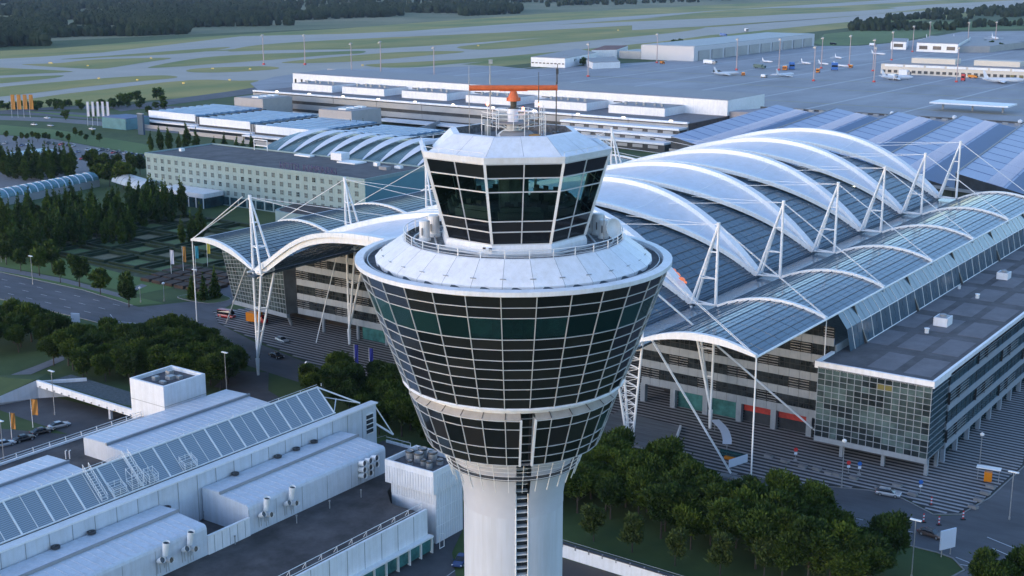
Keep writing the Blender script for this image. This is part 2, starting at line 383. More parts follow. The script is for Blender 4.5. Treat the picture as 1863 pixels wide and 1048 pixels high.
# service roads left of the terminal
sheet('road', smooth_loop(GPS([(-80, 203), (100, 212), (260, 228), (420, 240), (620, 262), (800, 285), (830, 268), (620, 240), (420, 222), (260, 211), (100, 203), (-80, 195)]), 3), .03, TARM)
sheet('road', smooth_loop(GPS([(-80, 216), (100, 222), (270, 238), (420, 252), (560, 268), (560, 258), (420, 243), (270, 229), (100, 215), (-80, 209)]), 3), .05, PATH)
sheet('grass_verge', smooth_loop(GPS([(60, 205), (200, 218), (400, 236), (400, 233), (200, 214), (60, 203)]), 3), .09, GRASSL)
sheet('road', GPS([(200, 196), (420, 166), (470, 158), (480, 168), (300, 192), (220, 203)]), .08, TARM)
sheet('road', GPS([(-50, 200), (60, 196), (200, 192), (470, 196), (640, 215), (640, 222), (440, 204), (200, 197), (60, 201), (-50, 206)]), .04, TARM)
# far car park (left)
sheet('car_park', GPS([(-40, 243), (90, 252), (262, 284), (262, 300), (200, 318), (-40, 350)]), .04, PATH)

# near roads: x runs away from the camera to the right, y away to the left
ROADZ = .03
sheet('grass_verge', GPS([(-60, 478), (110, 506), (245, 540), (300, 552), (210, 558), (100, 524), (-60, 498)]), .02, GRASSL)
sheet('grass_verge', GPS([(-60, 440), (60, 455), (230, 500), (330, 520), (250, 536), (110, 504), (-60, 474)]), .03, GRASSL)
sheet('road', [(207, 60), (207, 150), (210, 190), (214, 225), (219, 262), (220, 300), (220, 620), (240, 620), (240.5, 330), (237, 300), (250, 293), (262, 296), (300, 311), (300, 303), (262, 284), (246, 277), (238, 268), (231, 247),
      (225, 222), (222, 195), (217.5, 122), (217.8, 106), (221.8, 91), (226.5, 79), (226, 72), (222, 65), (225, 61.5), (236, 59.6), (256, 58.8), (480, 56), (480, 20), (300, 10), (240, -60), (140, -60), (150, 0), (180, 30), (196, 56), (203, 54), (206.5, 57)], ROADZ, TARM)
sheet('road', [(158, 205), (172, 205), (174, 226), (172, 256), (166, 300), (158, 420), (150, 420), (158, 300), (160, 258)], .02, TARM2)
sheet('road', [(166, 214), (166, 160), (180, 150), (204, 214), (214, 224), (210, 232), (190, 222)], .025, TARM2)
sheet('road', [(140, 108), (160, 126), (172, 132), (180, 150), (176, 160), (160, 150), (130, 130)], .018, TARM2)
sheet('footpath', GPS([(-30, 480), (120, 508), (240, 540), (236, 546), (118, 515), (-30, 488)]), .04, PATH)
sheet('footpath', GPS([(212, 535), (258, 517), (268, 520), (222, 541)]), .06, PATH)
sheet('footpath', GPS([(-30, 700), (60, 668), (115, 646), (118, 655), (60, 680), (-30, 716)]), .05, PATH)
sheet('car_park', [(136, 206), (158, 206), (159, 226), (154, 238), (144, 262), (134, 262)], .05, TARM2)
PLAZA = [(217.9, 123), (218.2, 107), (222.2, 91), (227, 79), (226.7, 72.5), (222.7, 65.5), (225.5, 62), (236, 60), (256, 59), (292, 66), (480, 66), (480, 262), (262, 262), (262, 268), (246, 279), (238, 268), (232, 247), (225.5, 222), (222.5, 195)]
pl = sheet('plaza', PLAZA, .07, PAVE)
# pale strips in the plaza paving, each a strip of stone
def clip_strip(y0, y1, poly):
    ym = (y0 + y1) / 2; xs = []
    n = len(poly)
    for i in range(n):
        (xa, ya), (xb, yb) = poly[i], poly[(i + 1) % n]
        if (ya > ym) != (yb > ym): xs.append(xa + (xb - xa) * (ym - ya) / (yb - ya))
    xs.sort(); return list(zip(xs[::2], xs[1::2]))
sp = thing('striped_paving', 'pale stone strips laid in the dark forecourt around the airport centre', 'paving', (0, 0, .105))
x = 219.0
sw = [(yy, xx) for xx, yy in PLAZA]
while x < 330:
    for a, b in clip_strip(x, x + .7, sw):
        segs = [(a + .3, b - .3)]
        if x < 236: segs = [(a + .3, min(b - .3, 170)), (max(a + .3, 196), b - .3)]
        for a2, b2 in segs:
            if b2 - a2 > 3:
                ob('paving_strip', M().box((x, a2, .004), (x + .72, b2, .02)).mesh('paving_strip', STRIPE), sp)
    x += 1.62
sheet('forecourt_slab', [(292, 66), (480, 66), (480, 30), (270, 50), (262, 59)], .05, TARM2)
# kerbs
def kerb(pts, name='kerb'):
    m = M()
    for p, q in zip(pts, pts[1:]): m.bar((*p, .07), (*q, .07), .25, .16)
    return ob(name, m.mesh(name, KERB), kind='structure')
kerb([(217.5, 123), (217.8, 107), (221.8, 91.2), (226.5, 79), (226.3, 72.8), (222.3, 65.7), (225.2, 61.7), (236, 59.7), (256, 58.8)])
kerb([(207, 150), (207, 60), (206.3, 57.2), (203, 54.3), (196, 56)])
kerb([(218, 262), (219.6, 300), (219.6, 620)]); kerb([(240.5, 620), (240.8, 330), (237.3, 303)])
# lawn pieces with kerb edging
def lawn(pts, z=.12):
    p = smooth_loop(pts, 4)
    kerb(p + p[:1], 'kerb'); return sheet('grass_island', p, z, GRASS)
lawn([(251, 299.5), (256, 300), (262, 298.3), (261, 291), (258.5, 285.3), (251.5, 287)])
# road markings
def dash(x, y0, y1, ln, gap, wd=.16):
    m = M(); y = y0
    while y < y1: m.box((x - wd / 2, y, ROADZ + .045), (x + wd / 2, min(y + ln, y1), ROADZ + .06)); y += ln + gap
    return ob('lane_marking', m.mesh('lane_marking', PAINT), kind='structure')
for xx in (225, 230, 235): dash(xx, 306, 600, 3, 6)
dash(212.6, 66, 126, 3, 6); dash(213.5, 190, 214, 3, 5)
mk = M()
for a, b in (((206.9, 56.9), (203.5, 46)), ((204.6, 55.6), (206, 47.5)), ((214, 53), (211, 46)), ((218, 55), (215, 47)), ((222, 296), (226, 283)), ((227, 300), (222, 291))):
    mk.bar((*a, ROADZ + .05), (*b, ROADZ + .05), .22, .01)
for k in range(7): mk.bar((190 - k * .2, 168 + k * 3, .085), (197, 166 + k * 3, .085), .12, .01)
for k in range(6): mk.bar((150, 108 + k * 2.6, .075), (155, 108.5 + k * 2.6, .075), .12, .01)
ob('road_marking', mk.mesh('road_marking', PAINT), kind='structure')

# ================================================================== CONTROL TOWER
ta = math.atan2(76.92, 108.5) - pi / 2
TW = thing('control_tower', 'white airport control tower with flared black glass head and glazed cab', 'control tower', (108.5, 76.92, 0), ta)
PH = R(7.8)
drum = [(15.9, 65.7), (15.48, 64.5), (15.1, 63.4), (14.29, 61.1), (13.91, 60.0), (13.49, 58.8), (13.14, 57.8), (12.75, 56.7), (12.37, 55.6), (11.98, 54.5), (11.6, 53.4)]
low = [(10.97, 51.9), (10.62, 50.9), (9.86, 48.7), (9.48, 47.6), (9.13, 46.6)]
k30 = 1 / cos(R(6))
drum = [(r * k30, z) for r, z in drum]; low = [(r * k30, z) for r, z in low]
# shaft
N = 64
slot0, slot1 = R(9.7 - 7.0), R(9.7 + 7.0)   # ladder slot in front, slightly right
def shaft_part(name, prof, m, n=72):
    return ob(name, M().lathe(prof, n, 0, 0, a0=slot1, a1=slot0 + 2 * pi).mesh(name, m, True), TW)
shaft_part('shaft', [(5.35, 0), (5.35, 39.2)], CONC_W)
sh2 = shaft_part('shaft_collar', [(5.38, 39.2), (5.38, 40.2), (5.55, 41.4), (5.95, 42.9), (6.3, 44.2), (6.5, 45.2), (6.6, 46.8)], mat('greyish_white_concrete', (.50, .51, .55), .6, var=.05, vs=.3))  # collar a little darker and greyer than the shaft
# ladder slot
sl_ = M(); sl_.lathe([(4.6, 0), (4.6, 47)], 6, 0, 0, a0=slot0, a1=slot1)
for a in (slot0, slot1):
    sl_.face([(5.35 * sin(a), -5.35 * cos(a), 0), (4.6 * sin(a), -4.6 * cos(a), 0), (4.6 * sin(a), -4.6 * cos(a), 46), (5.35 * sin(a), -5.35 * cos(a), 42)])
slot = ob('window_slot', sl_.mesh('window_slot', WING), TW)
for a in (slot0, slot1):
    ob('jamb', M().bar((5.36 * sin(a), -5.36 * cos(a), 0), (5.36 * sin(a), -5.36 * cos(a), 42), .12, .12).mesh('jamb', STEEL), slot)
rung = M().lathe([(5.3, 0), (5.3, .07), (4.62, .07)], 4, 0, 0, a0=slot0, a1=slot1).mesh('rung', STEEL)
z = 24.0
while z < 45.5: ob('rung', rung, slot, (0, 0, z)); z += .79
# skirt balcony with railing fins
bal = ob('service_balcony', M().lathe([(6.2, 44.0), (7.1, 44.05), (7.1, 44.2), (6.2, 44.2)], 60).mesh('service_balcony', DECK), TW)
for i in range(30):
    a = PH + 2 * pi * i / 30
    s_, c_ = sin(a), -cos(a)
    ob('railing_fin', M().bar((7.95 * s_, 7.95 * c_, 46.7), (6.55 * s_, 6.55 * c_, 42.6), .05, .11, up=(s_, c_, 0)).mesh('railing_fin', STEEL), bal)
for r, z in ((7.8, 46.1), (7.62, 45.6), (7.46, 45.1), (7.3, 44.6), (7.15, 44.15)):
    ob('rail', M().lathe([(r, z), (r + .05, z + .03), (r, z + .06), (r - .05, z + .03), (r, z)], 60).mesh('rail', STEEL), bal)
# drum body: inner black core behind the panes (lets windows show a room)
win = [2]                                    # pane row with clear windows
ob('drum_core', M().lathe([(14.3, 65.3), (14.2, 63.5)], 60).lathe([(13.4, 60.9), (11.3, 53.6), (7, 53.6)], 60).mesh('drum_core', SPAN2), TW)
room = ob('drum_room', M().lathe([(14.2, 63.42), (12.4, 63.42), (12.4, 61.05), (13.4, 61.05)], 30).mesh('drum_room', INT), TW)
for i in range(30):
    a = 2 * pi * (i + .3) / 30
    if i % 3 != 1:
        ob('blind', M().lathe([(13.7, 61.2), (13.95, 63.2)], 2, a, 0, a0=0, a1=R(5 + 5 * random.random())).mesh('blind', random.choice([INT, DARKINT, mat('blind_cloth', (.30, .42, .40), .8)])), room)
def pane_mesh(r0, z0, r1, z1, m, th=.05, span=R(12), mg=.002):
    """one flat pane between two seams (hangs from (r0,z0) down to (r1,z1))"""
    def P(r, a, z): return (r * sin(a), -r * cos(a), z)
    g = M(); a0, a1 = mg, span - mg
    q = [P(r1, a0, z1 + .03), P(r1, a1, z1 + .03), P(r0, a1, z0 - .03), P(r0, a0, z0 - .03)]
    qi = [P(r1 - th, a0, z1 + .03), P(r1 - th, a1, z1 + .03), P(r0 - th, a1, z0 - .03), P(r0 - th, a0, z0 - .03)]
    g.face(q); g.face(qi[::-1])
    for i in range(4): j = (i + 1) % 4; g.face([q[j], q[i], qi[i], qi[j]])
    return g.mesh('pane', m)
for j in range(10):
    nm = 'window_pane' if j in win else 'spandrel_pane'
    (r0, z0), (r1, z1) = drum[j], drum[j + 1]
    me = pane_mesh(r0, z0, r1, z1, TEAL if j in win else SPAN)
    me2 = pane_mesh(r0, z0, r1, z1, BLUEG) if j in (3, 4, 5, 7, 8) else None
    for i in range(30):
        ob(nm, me2 if (me2 and random.random() < .012) else me, TW, rz=PH + 2 * pi * i / 30)
def ring(prof, n, ph=0): return M().lathe(prof, n, ph)
for r, z in drum[1:-1] + [(drum[0][0], 65.66)]:
    ob('transom', ring([(r - .04, z - .035), (r + .06, z - .035), (r + .06, z + .035), (r - .04, z + .035)], 30, PH).mesh('transom', FRAME), TW)
mull = M().bar((0, -drum[0][0] - .02, drum[0][1]), (0, -drum[-1][0] - .02, drum[-1][1]), .085, .12, up=(0, 1, 0)).mesh('mullion', FRAME)
for i in range(30): ob('mullion', mull, TW, rz=PH + 2 * pi * i / 30)
# lower bulge: white band, tan ledge, glazed ring with a gap in front of the slot
ob('band', ring([(11.62, 53.42), (11.75, 53.3), (11.7, 53.15), (10.5, 52.75), (10.45, 52.5), (10.2, 52.45)], 60).mesh('band', WHITE), TW)
n0, n1 = R(3.9), R(11.4)
def P3(r, a, z): return (r * sin(a), -r * cos(a), z)
seams = [n1] + [PH + R(12) * k for k in range(1, 30)] + [n0 + 2 * pi]
for a, b in zip(seams, seams[1:]):
    kk = 1 / cos((b - a) / 2) * cos(R(6)) if b - a < R(11.9) else 1
    g = M().face([P3(10.45, a, 52.52), P3(10.45, b, 52.52), P3(low[0][0] + .03, b, 52.05), P3(low[0][0] + .03, a, 52.05)])
    g.face([P3(low[0][0] + .03, a, 52.05), P3(low[0][0] + .03, b, 52.05), P3(low[0][0], b, 51.9), P3(low[0][0], a, 51.9)])
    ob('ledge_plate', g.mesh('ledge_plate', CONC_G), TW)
    ob('ledge_seam', M().bar(P3(10.45, b, 52.54), P3(low[0][0] + .05, b, 52.08), .06, .05).mesh('ledge_seam', DKMETAL), TW)
    for j in range(4):
        (r0, z0), (r1, z1) = low[j], low[j + 1]
        ob('glass_pane' if j == 1 else 'cladding_pane', pane_mesh(r0, z0, r1, z1, random.choice([SPAN, SPAN, SPAN, SPAN2, BLUEG]) if j == 1 else SPAN, span=b - a), TW, rz=a)
for r, z in low:
    ob('transom', M().lathe([(r - .04, z - .033), (r + .055, z - .033), (r + .055, z + .033), (r - .04, z + .033)], 30, 0, 0, a0=n1, a1=n0 + 2 * pi).mesh('transom', FRAME), TW)
ml = M().bar((0, -low[0][0] - .02, low[0][1] + .1), (0, -low[-1][0] - .02, low[-1][1]), .09, .12, up=(0, 1, 0)).mesh('mullion', FRAME)
for a in seams: ob('mullion', ml, TW, rz=a)
for a in (n0, n1):
    ob('gap_cheek', M().face([P3(low[0][0], a, 52.05), P3(low[-1][0], a, 46.6), P3(7.5, a, 46.6), P3(9.6, a, 52.05)]).bar(P3(low[0][0] + .05, a, 52), P3(low[-1][0] + .05, a, 46.55), .22, .22).mesh('gap_cheek', WHITE), TW)
ob('gap_glazing', M().lathe([(9.7, 52.5), (8.6, 46.6)], 2, 0, 0, a0=n0, a1=n1).mesh('gap_glazing', SPAN), TW)
for k in range(6):
    zz = 51.6 - k * .95; rr = 9.72 - (52.5 - zz) * .186
    ob('gap_transom', M().lathe([(rr + .02, zz), (rr + .08, zz + .06), (rr + .02, zz + .1)], 2, 0, 0, a0=n0, a1=n1).mesh('gap_transom', FRAME), TW)
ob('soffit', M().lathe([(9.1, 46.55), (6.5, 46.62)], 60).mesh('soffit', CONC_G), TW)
ob('lower_core', M().lathe([(10.2, 52.4), (10.35, 51.8), (8.7, 46.7)], 48, 0, 0, a0=n1 + .03, a1=n0 + 2 * pi - .03).mesh('lower_core', SPAN2), TW)
# rim, gutter, skirt roof
ob('rim', M().lathe([(15.95, 65.68), (16.28, 65.72), (16.3, 66.15), (15.4, 66.22), (15.3, 65.75), (15.2, 65.7)], 60, PH).mesh('rim', WHITE), TW)
ob('gutter', M().lathe([(15.3, 65.75), (13.9, 65.75)], 60, PH).mesh('gutter', DECK), TW)
ob('gutter_rail', M().lathe([(14.95, 66.0), (15.03, 66.0), (15.03, 66.1), (14.95, 66.1), (14.95, 66.0)], 60, PH).mesh('gutter_rail', FRAME), TW)
sk = M()
def sk_r(t): return 14.25 - 2.85 * t
for i in range(30):
    a, b = PH + R(12) * i + .0012, PH + R(12) * (i + 1) - .0012
    prof = [(14.2, 65.8), (14.25, 66.15), (13.9, 66.45), (11.45, 68.15), (11.25, 68.2)]
    g = M()
    for (r0, z0), (r1, z1) in zip(prof, prof[1:]):
        g.face([P3(r0, a, z0), P3(r0, b, z0), P3(r1, b, z1), P3(r1, a, z1)])
    ob('roof_panel', g.mesh('roof_panel', WHITE), TW)
    ob('seam_clip', M().box((-.28, -.09, 0), (.28, .09, .05)).mesh('seam_clip', GALV), TW, P3(13.55, PH + R(12) * i, 66.72), rot=(R(-35) * 1, 0, PH + R(12) * i))
ob('roof_underlay', M().lathe([(14.15, 65.75), (14.18, 66.1), (13.85, 66.4), (11.42, 68.1)], 60).mesh('roof_underlay', SEAM), TW)
# gallery deck, railing, tracks
ob('gallery_deck', M().lathe([(11.42, 68.12), (11.3, 67.75), (6.6, 67.75)], 60).mesh('gallery_deck', mat('gallery_grating', (.16, .165, .17), .8, var=.55, vs=2.2, noise_mix=(.4, .6))), TW)
gr = ob('gallery_railing', M().lathe([(11.22, 68.95), (11.29, 69.0), (11.22, 69.05), (11.15, 69.0), (11.22, 68.95)], 72).mesh('gallery_railing', STEEL), TW)
for zz in (68.62, 68.32):
    ob('rail', M().lathe([(11.2, zz), (11.24, zz + .025), (11.2, zz + .05), (11.16, zz + .025), (11.2, zz)], 72).mesh('rail', STEEL), gr)
post = M().box((-.04, -.04, 67.8), (.04, .04, 69.0)).mesh('post', STEEL)
for i in range(30): ob('post', post, gr, P3(11.22, PH + R(12) * i, 0), rz=PH + R(12) * i)
for r in (8.6, 10.2):
    ob('crane_track', M().lathe([(r, 67.76), (r + .16, 67.76), (r + .16, 67.95), (r, 67.95), (r, 67.76)], 8 if r < 9 else 40, R(6.4 + 22.5)).mesh('crane_track', FRAME), TW)
# cab: octagon, turned 6.4 degrees
CPH = R(6.4 - 22.5); c8k = 1 / cos(R(22.5))
cabp = [(9.1, 76.9), (8.72, 75.5), (8.35, 74.1), (7.54, 71.1), (7.25, 70.0), (6.9, 68.7)]
cab = [(r * c8k, z) for r, z in cabp]
def PC(r, i, t, z):
    """point at fraction t along octagon side i, circumradius r"""
    a, b = CPH + R(45) * i, CPH + R(45) * (i + 1)
    pa, pb = Vector((r * sin(a), -r * cos(a), z)), Vector((r * sin(b), -r * cos(b), z))
    return pa.lerp(pb, t)
ob('cab_plinth', M().lathe([(7.75, 67.75), (7.72, 68.3), (7.52, 68.72), (6.9, 68.72)], 8, CPH).mesh('cab_plinth', WHITE), TW)
names = ['spandrel_pane', 'upper_window_pane', 'window_pane', 'sill_pane', 'sill_pane']
for i in range(8):
    for h in (0, 1):
        for j in range(5):
            (r0, z0), (r1, z1) = cab[j], cab[j + 1]
            t0, t1 = h * .5 + .008, h * .5 + .492
            q = [PC(r1, i, t0, z1 + .03), PC(r1, i, t1, z1 + .03), PC(r0, i, t1, z0 - .03), PC(r0, i, t0, z0 - .03)]
            ob(['cab_spandrel', 'cab_window', 'cab_window', 'cab_spandrel', 'cab_spandrel'][j], M().face(q).mesh('cab_pane', CABG if j in (1, 2) else SPAN), TW)
    ob('corner_mullion', M().bar(PC(cab[0][0] + .04, i, 0, 77), PC(cab[-1][0] + .04, i, 0, 68.7), .26, .22, up=(0, 1, .1)).mesh('corner_mullion', STEEL), TW)
    ob('mullion', M().bar(PC(cab[0][0] + .03, i, .5, 76.9), PC(cab[-1][0] + .03, i, .5, 68.7), .12, .12, up=(0, 1, .1)).mesh('mullion', FRAME), TW)
    for r, z in cab:
        ob('transom', M().bar(PC(r + .03, i, 0, z), PC(r + .03, i, 1, z), .11, .11).mesh('transom', FRAME), TW)
# cab interior
ci = ob('cab_interior', M().lathe([(7.4, 71.0), (0.01, 71.0)], 8, CPH).lathe([(8.9, 75.6), (.01, 75.6)], 8, CPH).lathe([(1.6, 71), (1.6, 75.6)], 8, CPH).mesh('cab_interior', DARKINT), TW)
for i in range(8):
    p = PC(6.6, i, .5, 71); a = math.atan2(p.y, p.x)
    ob('console', M().box((-.5, -2.2, 0), (.5, 2.2, .75)).box((-.2, -2.0, .75), (.1, 2.0, 1.15)).mesh('console', mat('console_grey', (.09, .10, .10), .6)), ci, (p.x, p.y, 71.02), rz=a)
    for t in (-1.2, .1, 1.3):
        ob('monitor', M().box((-.05, -.3, 0), (.05, .3, .45)).mesh('monitor', SPAN2), ci, (p.x - t * sin(a) * 1 - .5 * cos(a), p.y + t * cos(a) - .5 * sin(a), 72.2), rz=a)
for i in (0, 3, 4, 6):
    p = PC(4.2, i, .3, 71)
    ob('chair', M().box((-.25, -.25, .4), (.25, .25, .5)).box((-.25, .2, .5), (.25, .27, 1.1)).tube((0, 0, 0), (0, 0, .4), .05).mesh('chair', SPAN2), ci, (p.x, p.y, 71.02), rz=i)
for i in (3, 4, 5):
    p = PC(7.0, i, .5, 73)
    ob('roller_blind', M().box((-1.8, -.02, 0), (1.8, .02, 1.2)).mesh('roller_blind', INT), ci, (p.x * 1.0, p.y * 1.0, 74.2), rz=math.atan2(p.y, p.x) + pi / 2)
# cab roof
ob('cab_fascia', M().lathe([(9.86, 76.95), (9.98, 76.98), (10.18, 77.55), (9.95, 77.62), (9.6, 77.5), (9.5, 77.1), (8, 77.1)], 8, CPH).mesh('cab_fascia', WHITE), TW)
ob('cab_gutter', M().lathe([(9.6, 77.15), (7.2, 77.15)], 8, CPH).mesh('cab_gutter', mat('dark_green_gutter', (.045, .06, .04), .9, var=.4, vs=2)), TW)  # dark green strip between fascia and roof slope
for i in range(8):
    for h in (0, 1):
        t0, t1 = h * .5 + .002, h * .5 + .498
        rb = 9.55 if i in (7, 0, 1) else 8.7
        q = [PC(rb, i, t0, 77.5 if i in (7, 0, 1) else 77.2), PC(rb, i, t1, 77.5 if i in (7, 0, 1) else 77.2), PC(6.75, i, t1, 79.05), PC(6.75, i, t0, 79.05)]
        ob('roof_panel', M().face(q).face([q[3], q[2], PC(6.1, i, t1, 79.1), PC(6.1, i, t0, 79.1)]).mesh('roof_panel', WHITE), TW)
ob('roof_underlay', M().lathe([(8.6, 77.2), (6.7, 79.0)], 8, CPH).mesh('roof_underlay', SEAM), TW)
ob('roof_well', M().lathe([(6.1, 79.1), (6.0, 78.3), (.01, 78.3)], 8, CPH).mesh('roof_well', mat('roof_well_gravel', (.13, .125, .125), .9, var=.5, vs=3)), TW)
rl = M()
for i in (1, 2, 6, 5, 7):
    for k in range(5):
        p = PC(9.95, i, k / 4, 77.6); rl.tube(p, p + Vector((0, 0, .42)), .025)
    rl.tube(PC(9.95, i, 0, 78.0), PC(9.95, i, 1, 78.0), .03)
ob('cab_roof_rail', rl.mesh('cab_roof_rail', STEEL), TW)
# radar platform
ob('radar_pedestal', M().lathe([(1.55, 78.3), (1.6, 78.55), (1.2, 78.9), (.6, 79.2), (.55, 81.2)], 20, cx=-.1).mesh('radar_pedestal', WHITE, True), TW)
ob('radar_foot', M().lathe([(1.7, 78.3), (1.75, 78.7), (1.4, 79.0), (0.01, 79.05)], 20, cx=.35, cy=-.6).mesh('radar_foot', GREYB, True), TW)
rp = ob('radar_platform', M().lathe([(.3, 79.75), (2.1, 79.75), (2.1, 79.9), (.3, 79.9)], 8).mesh('radar_platform', GREYB), TW)
pm = M()
for i in range(8):
    a = 2 * pi * i / 8
    pm.tube((2.1 * sin(a), -2.1 * cos(a), 79.3), (2.1 * sin(a), -2.1 * cos(a), 81.1), .045)
    pm.tube((2.1 * sin(a), -2.1 * cos(a), 79.75), (.5 * sin(a), -.5 * cos(a), 79.0), .04)
for zz in (80.3, 80.7, 81.1): pm.lathe([(2.08, zz), (2.14, zz), (2.14, zz + .05), (2.08, zz + .05), (2.08, zz)], 8)
ob('platform_railing', pm.mesh('platform_railing', STEEL), rp)
pm = M()
for xx, yy, hh in ((-2.6, -.8, 81.6), (-1.7, -2.2, 80.9), (1.1, -2.4, 81.3), (2.6, -1, 81.6), (3.0, .4, 81.5), (3.2, -1.4, 80.7), (-3.2, .2, 80.6)):
    pm.tube((xx, yy, 78.3), (xx, yy, hh), .045)
for a, b in (((-2.6, -.8), (-1.7, -2.2)), ((-1.7, -2.2), (1.1, -2.4)), ((1.1, -2.4), (2.6, -1)), ((2.6, -1), (3.0, .4)), ((-3.2, .2), (-2.6, -.8))):
    for zz in (79.6, 80.4, 80.85): pm.tube((*a, zz), (*b, zz), .035)
for k in range(8): pm.tube((2.75, -2.0, 78.5 + k * .35), (3.1, -1.8, 78.5 + k * .35), .02)
pm.tube((2.75, -2.0, 78.3), (2.75, -2.0, 81.4), .03); pm.tube((3.1, -1.8, 78.3), (3.1, -1.8, 81.4), .03)
ob('ladder_cage', pm.mesh('ladder_cage', STEEL), rp)
ob('equipment_cabinet', M().box((-1.5, -.3, 79.92), (-.5, .4, 80.7)).box((-2.9, -.6, 78.3), (-2.3, 0, 80.1)).box((1.0, -.3, 79.92), (1.7, .3, 80.6)).mesh('equipment_cabinet', GALV), rp)
ob('radar_neck', M().lathe([(.55, 81.2), (.6, 81.28), (.3, 81.32), (.33, 82.0)], 12).mesh('radar_neck', mat('olive_metal', (.06, .055, .04), .5)), TW)
ra = R(9)
rd = ob('radar_turntable', M().lathe([(.28, 81.95), (.62, 81.95), (.58, 82.3), (.38, 82.75), (.30, 82.95), (0.01, 82.95)], 14).box((-.7, -.12, 81.95), (-.45, .12, 82.3)).box((.45, -.12, 81.95), (.7, .12, 82.3)).mesh('radar_turntable', ORANGE), TW)
an = M(); pts = []
for x in (-4.3, -1.6, 0, 1.6, 4.3): pts.append(x)
for x0, x1, r0, r1 in ((-4.35, 4.35, .28, .26),):
    an.tube((x0, 0, 83.25), (x1, 0, 83.25), .29, 12, r2=.27)
an.tube((-4.42, 0, 83.25), (-4.34, 0, 83.25), .31, 12); an.tube((4.3, 0, 83.25), (4.4, 0, 83.25), .3, 12)
an.prism([(-1.4, -.18), (1.4, -.18), (1.4, .18), (-1.4, .18)], 82.93, 83.0)
ob('radar_antenna', an.mesh('radar_antenna', ORANGE), rd, rz=R(2))
# masts and aerials on the cab roof
def aerial(x, y, z1, r, m, extra=None):
    g = M().tube((x, y, 78.3), (x, y, z1 - 1.4), r, 8).tube((x, y, z1 - 1.4), (x, y, z1), r * .6, 6)
    if extra: extra(g)
    return ob('aerial', g.mesh('aerial', m), TW)
aerial(-2.35, .5, 86.0, .06, GALV, lambda g: g.box((-2.5, .4, 85.6), (-2.1, .7, 86.0)))
aerial(-4.45, 0, 85.4, .035, GALV)
aerial(2.5, -.9, 84.9, .05, DKMETAL); aerial(4.3, .3, 85.2, .06, DKMETAL, lambda g: (g.lathe([(.0, 78.9), (.35, 78.85), (.45, 78.5), (.3, 78.3)], 10, cx=4.3, cy=.3), g.tube((4.4, .3, 83.6), (4.4, .3, 85.6), .04), g.box((4.25, .2, 84.6), (4.5, .4, 85.1))))
for x, y, zz in ((-2.6, -.8, 81.6), (.95, -2.4, 81.3), (2.6, -1, 81.6)):
    ob('obstruction_lamp', M().lathe([(.0, .3), (.12, .24), (.14, .05), (.14, 0)], 8).mesh('obstruction_lamp', REDLAMP), TW, (x, y, zz))
ob('orange_cable_drum', M().lathe([(.5, 78.3), (.62, 78.75), (.45, 78.8), (0.01, 78.6)], 12, cx=2.1, cy=-1.7).mesh('orange_cable_drum', mat('yellow_plastic', (.5, .25, .05), .5)), TW)
# gallery equipment
def canister(x, y, h, r):
    o = ob('vent_canister', M().lathe([(r * 1.15, 67.76), (r * 1.15, 68.0), (r, 68.05), (r, 68.0 + h), (r * .8, 68.1 + h), (0.01, 68.1 + h)], 16, cx=x, cy=y).mesh('vent_canister', STEEL, False), TW)
    ob('bracket', M().tube((x - r * .4, y - r - .1, 68.4), (x - r * .4, y - r - .1, 69.1), .06).tube((x - r * .4, y - r - .1, 69.1), (x - r * .4, y - r + .2, 69.1), .06).mesh('bracket', DKMETAL), o)
canister(-9.1, -.4, 1.75, .55); canister(-8.3, 1.8, 1.9, .62); canister(8.9, 2.8, 1.9, .6); canister(9.3, .9, 1.6, .5); canister(8.2, 3.8, 1.7, .6)
ob('white_dish', M().lathe([(.02, 0), (.9, .15), (1.05, .4), (1.0, .45), (.85, .2)], 16).mesh('white_dish', STEEL, True), TW, (10.0, -.3, 69.0), rot=(R(80), 0, R(40)))
ob('dish_stand', M().tube((10.0, 0, 67.8), (10.0, 0, 69.3), .08).tube((9.2, -1.2, 67.8), (9.2, -1.2, 70.5), .05).mesh('dish_stand', GALV), TW)
ob('floodlight', M().box((-3.0, -7.6, 68.25), (-2.7, -7.35, 68.5)).box((-2.4, -7.7, 68.2), (-2.1, -7.45, 68.45)).mesh('floodlight', DKMETAL), TW)

# ================================================================== AIRPORT CENTRE: big arched roof
GUTM = mat('gutter_glass', (.07, .10, .13), .2, var=.3, vs=.5, spec=.6)
FR = thing('forum_roof', 'vast arched glass roof with white crescent membranes behind the tower', 'roof', (211, 174.5, 0))
NB, BAY, HS = 6, 32.3, 48.5
ff = lambda s: max(0, 1 - s * s) ** .8
gg = lambda s: max(0, 1 - s * s) ** .66
q2 = lambda s: max(0, 1 - s * s)
FX = lambda s: -14.5 * q2(s) ** 2.0
RX = lambda s: 15.0 * q2(s) ** 1.3
def EF(k, s): return Vector((BAY * k + FX(s), HS * s, 25.4 + 16.2 * q2(s)))
def ER(k, s): return Vector((BAY * k + RX(s), HS * s, 25.6 + 15.8 * q2(s) ** .88))
def glz(s): return 25.2 + 15.5 * q2(s)
def sseq(n): return [-sin(pi / 2 * (1 - 2 * i / n)) for i in range(n + 1)]
SS = sseq(26)
strip_me = []
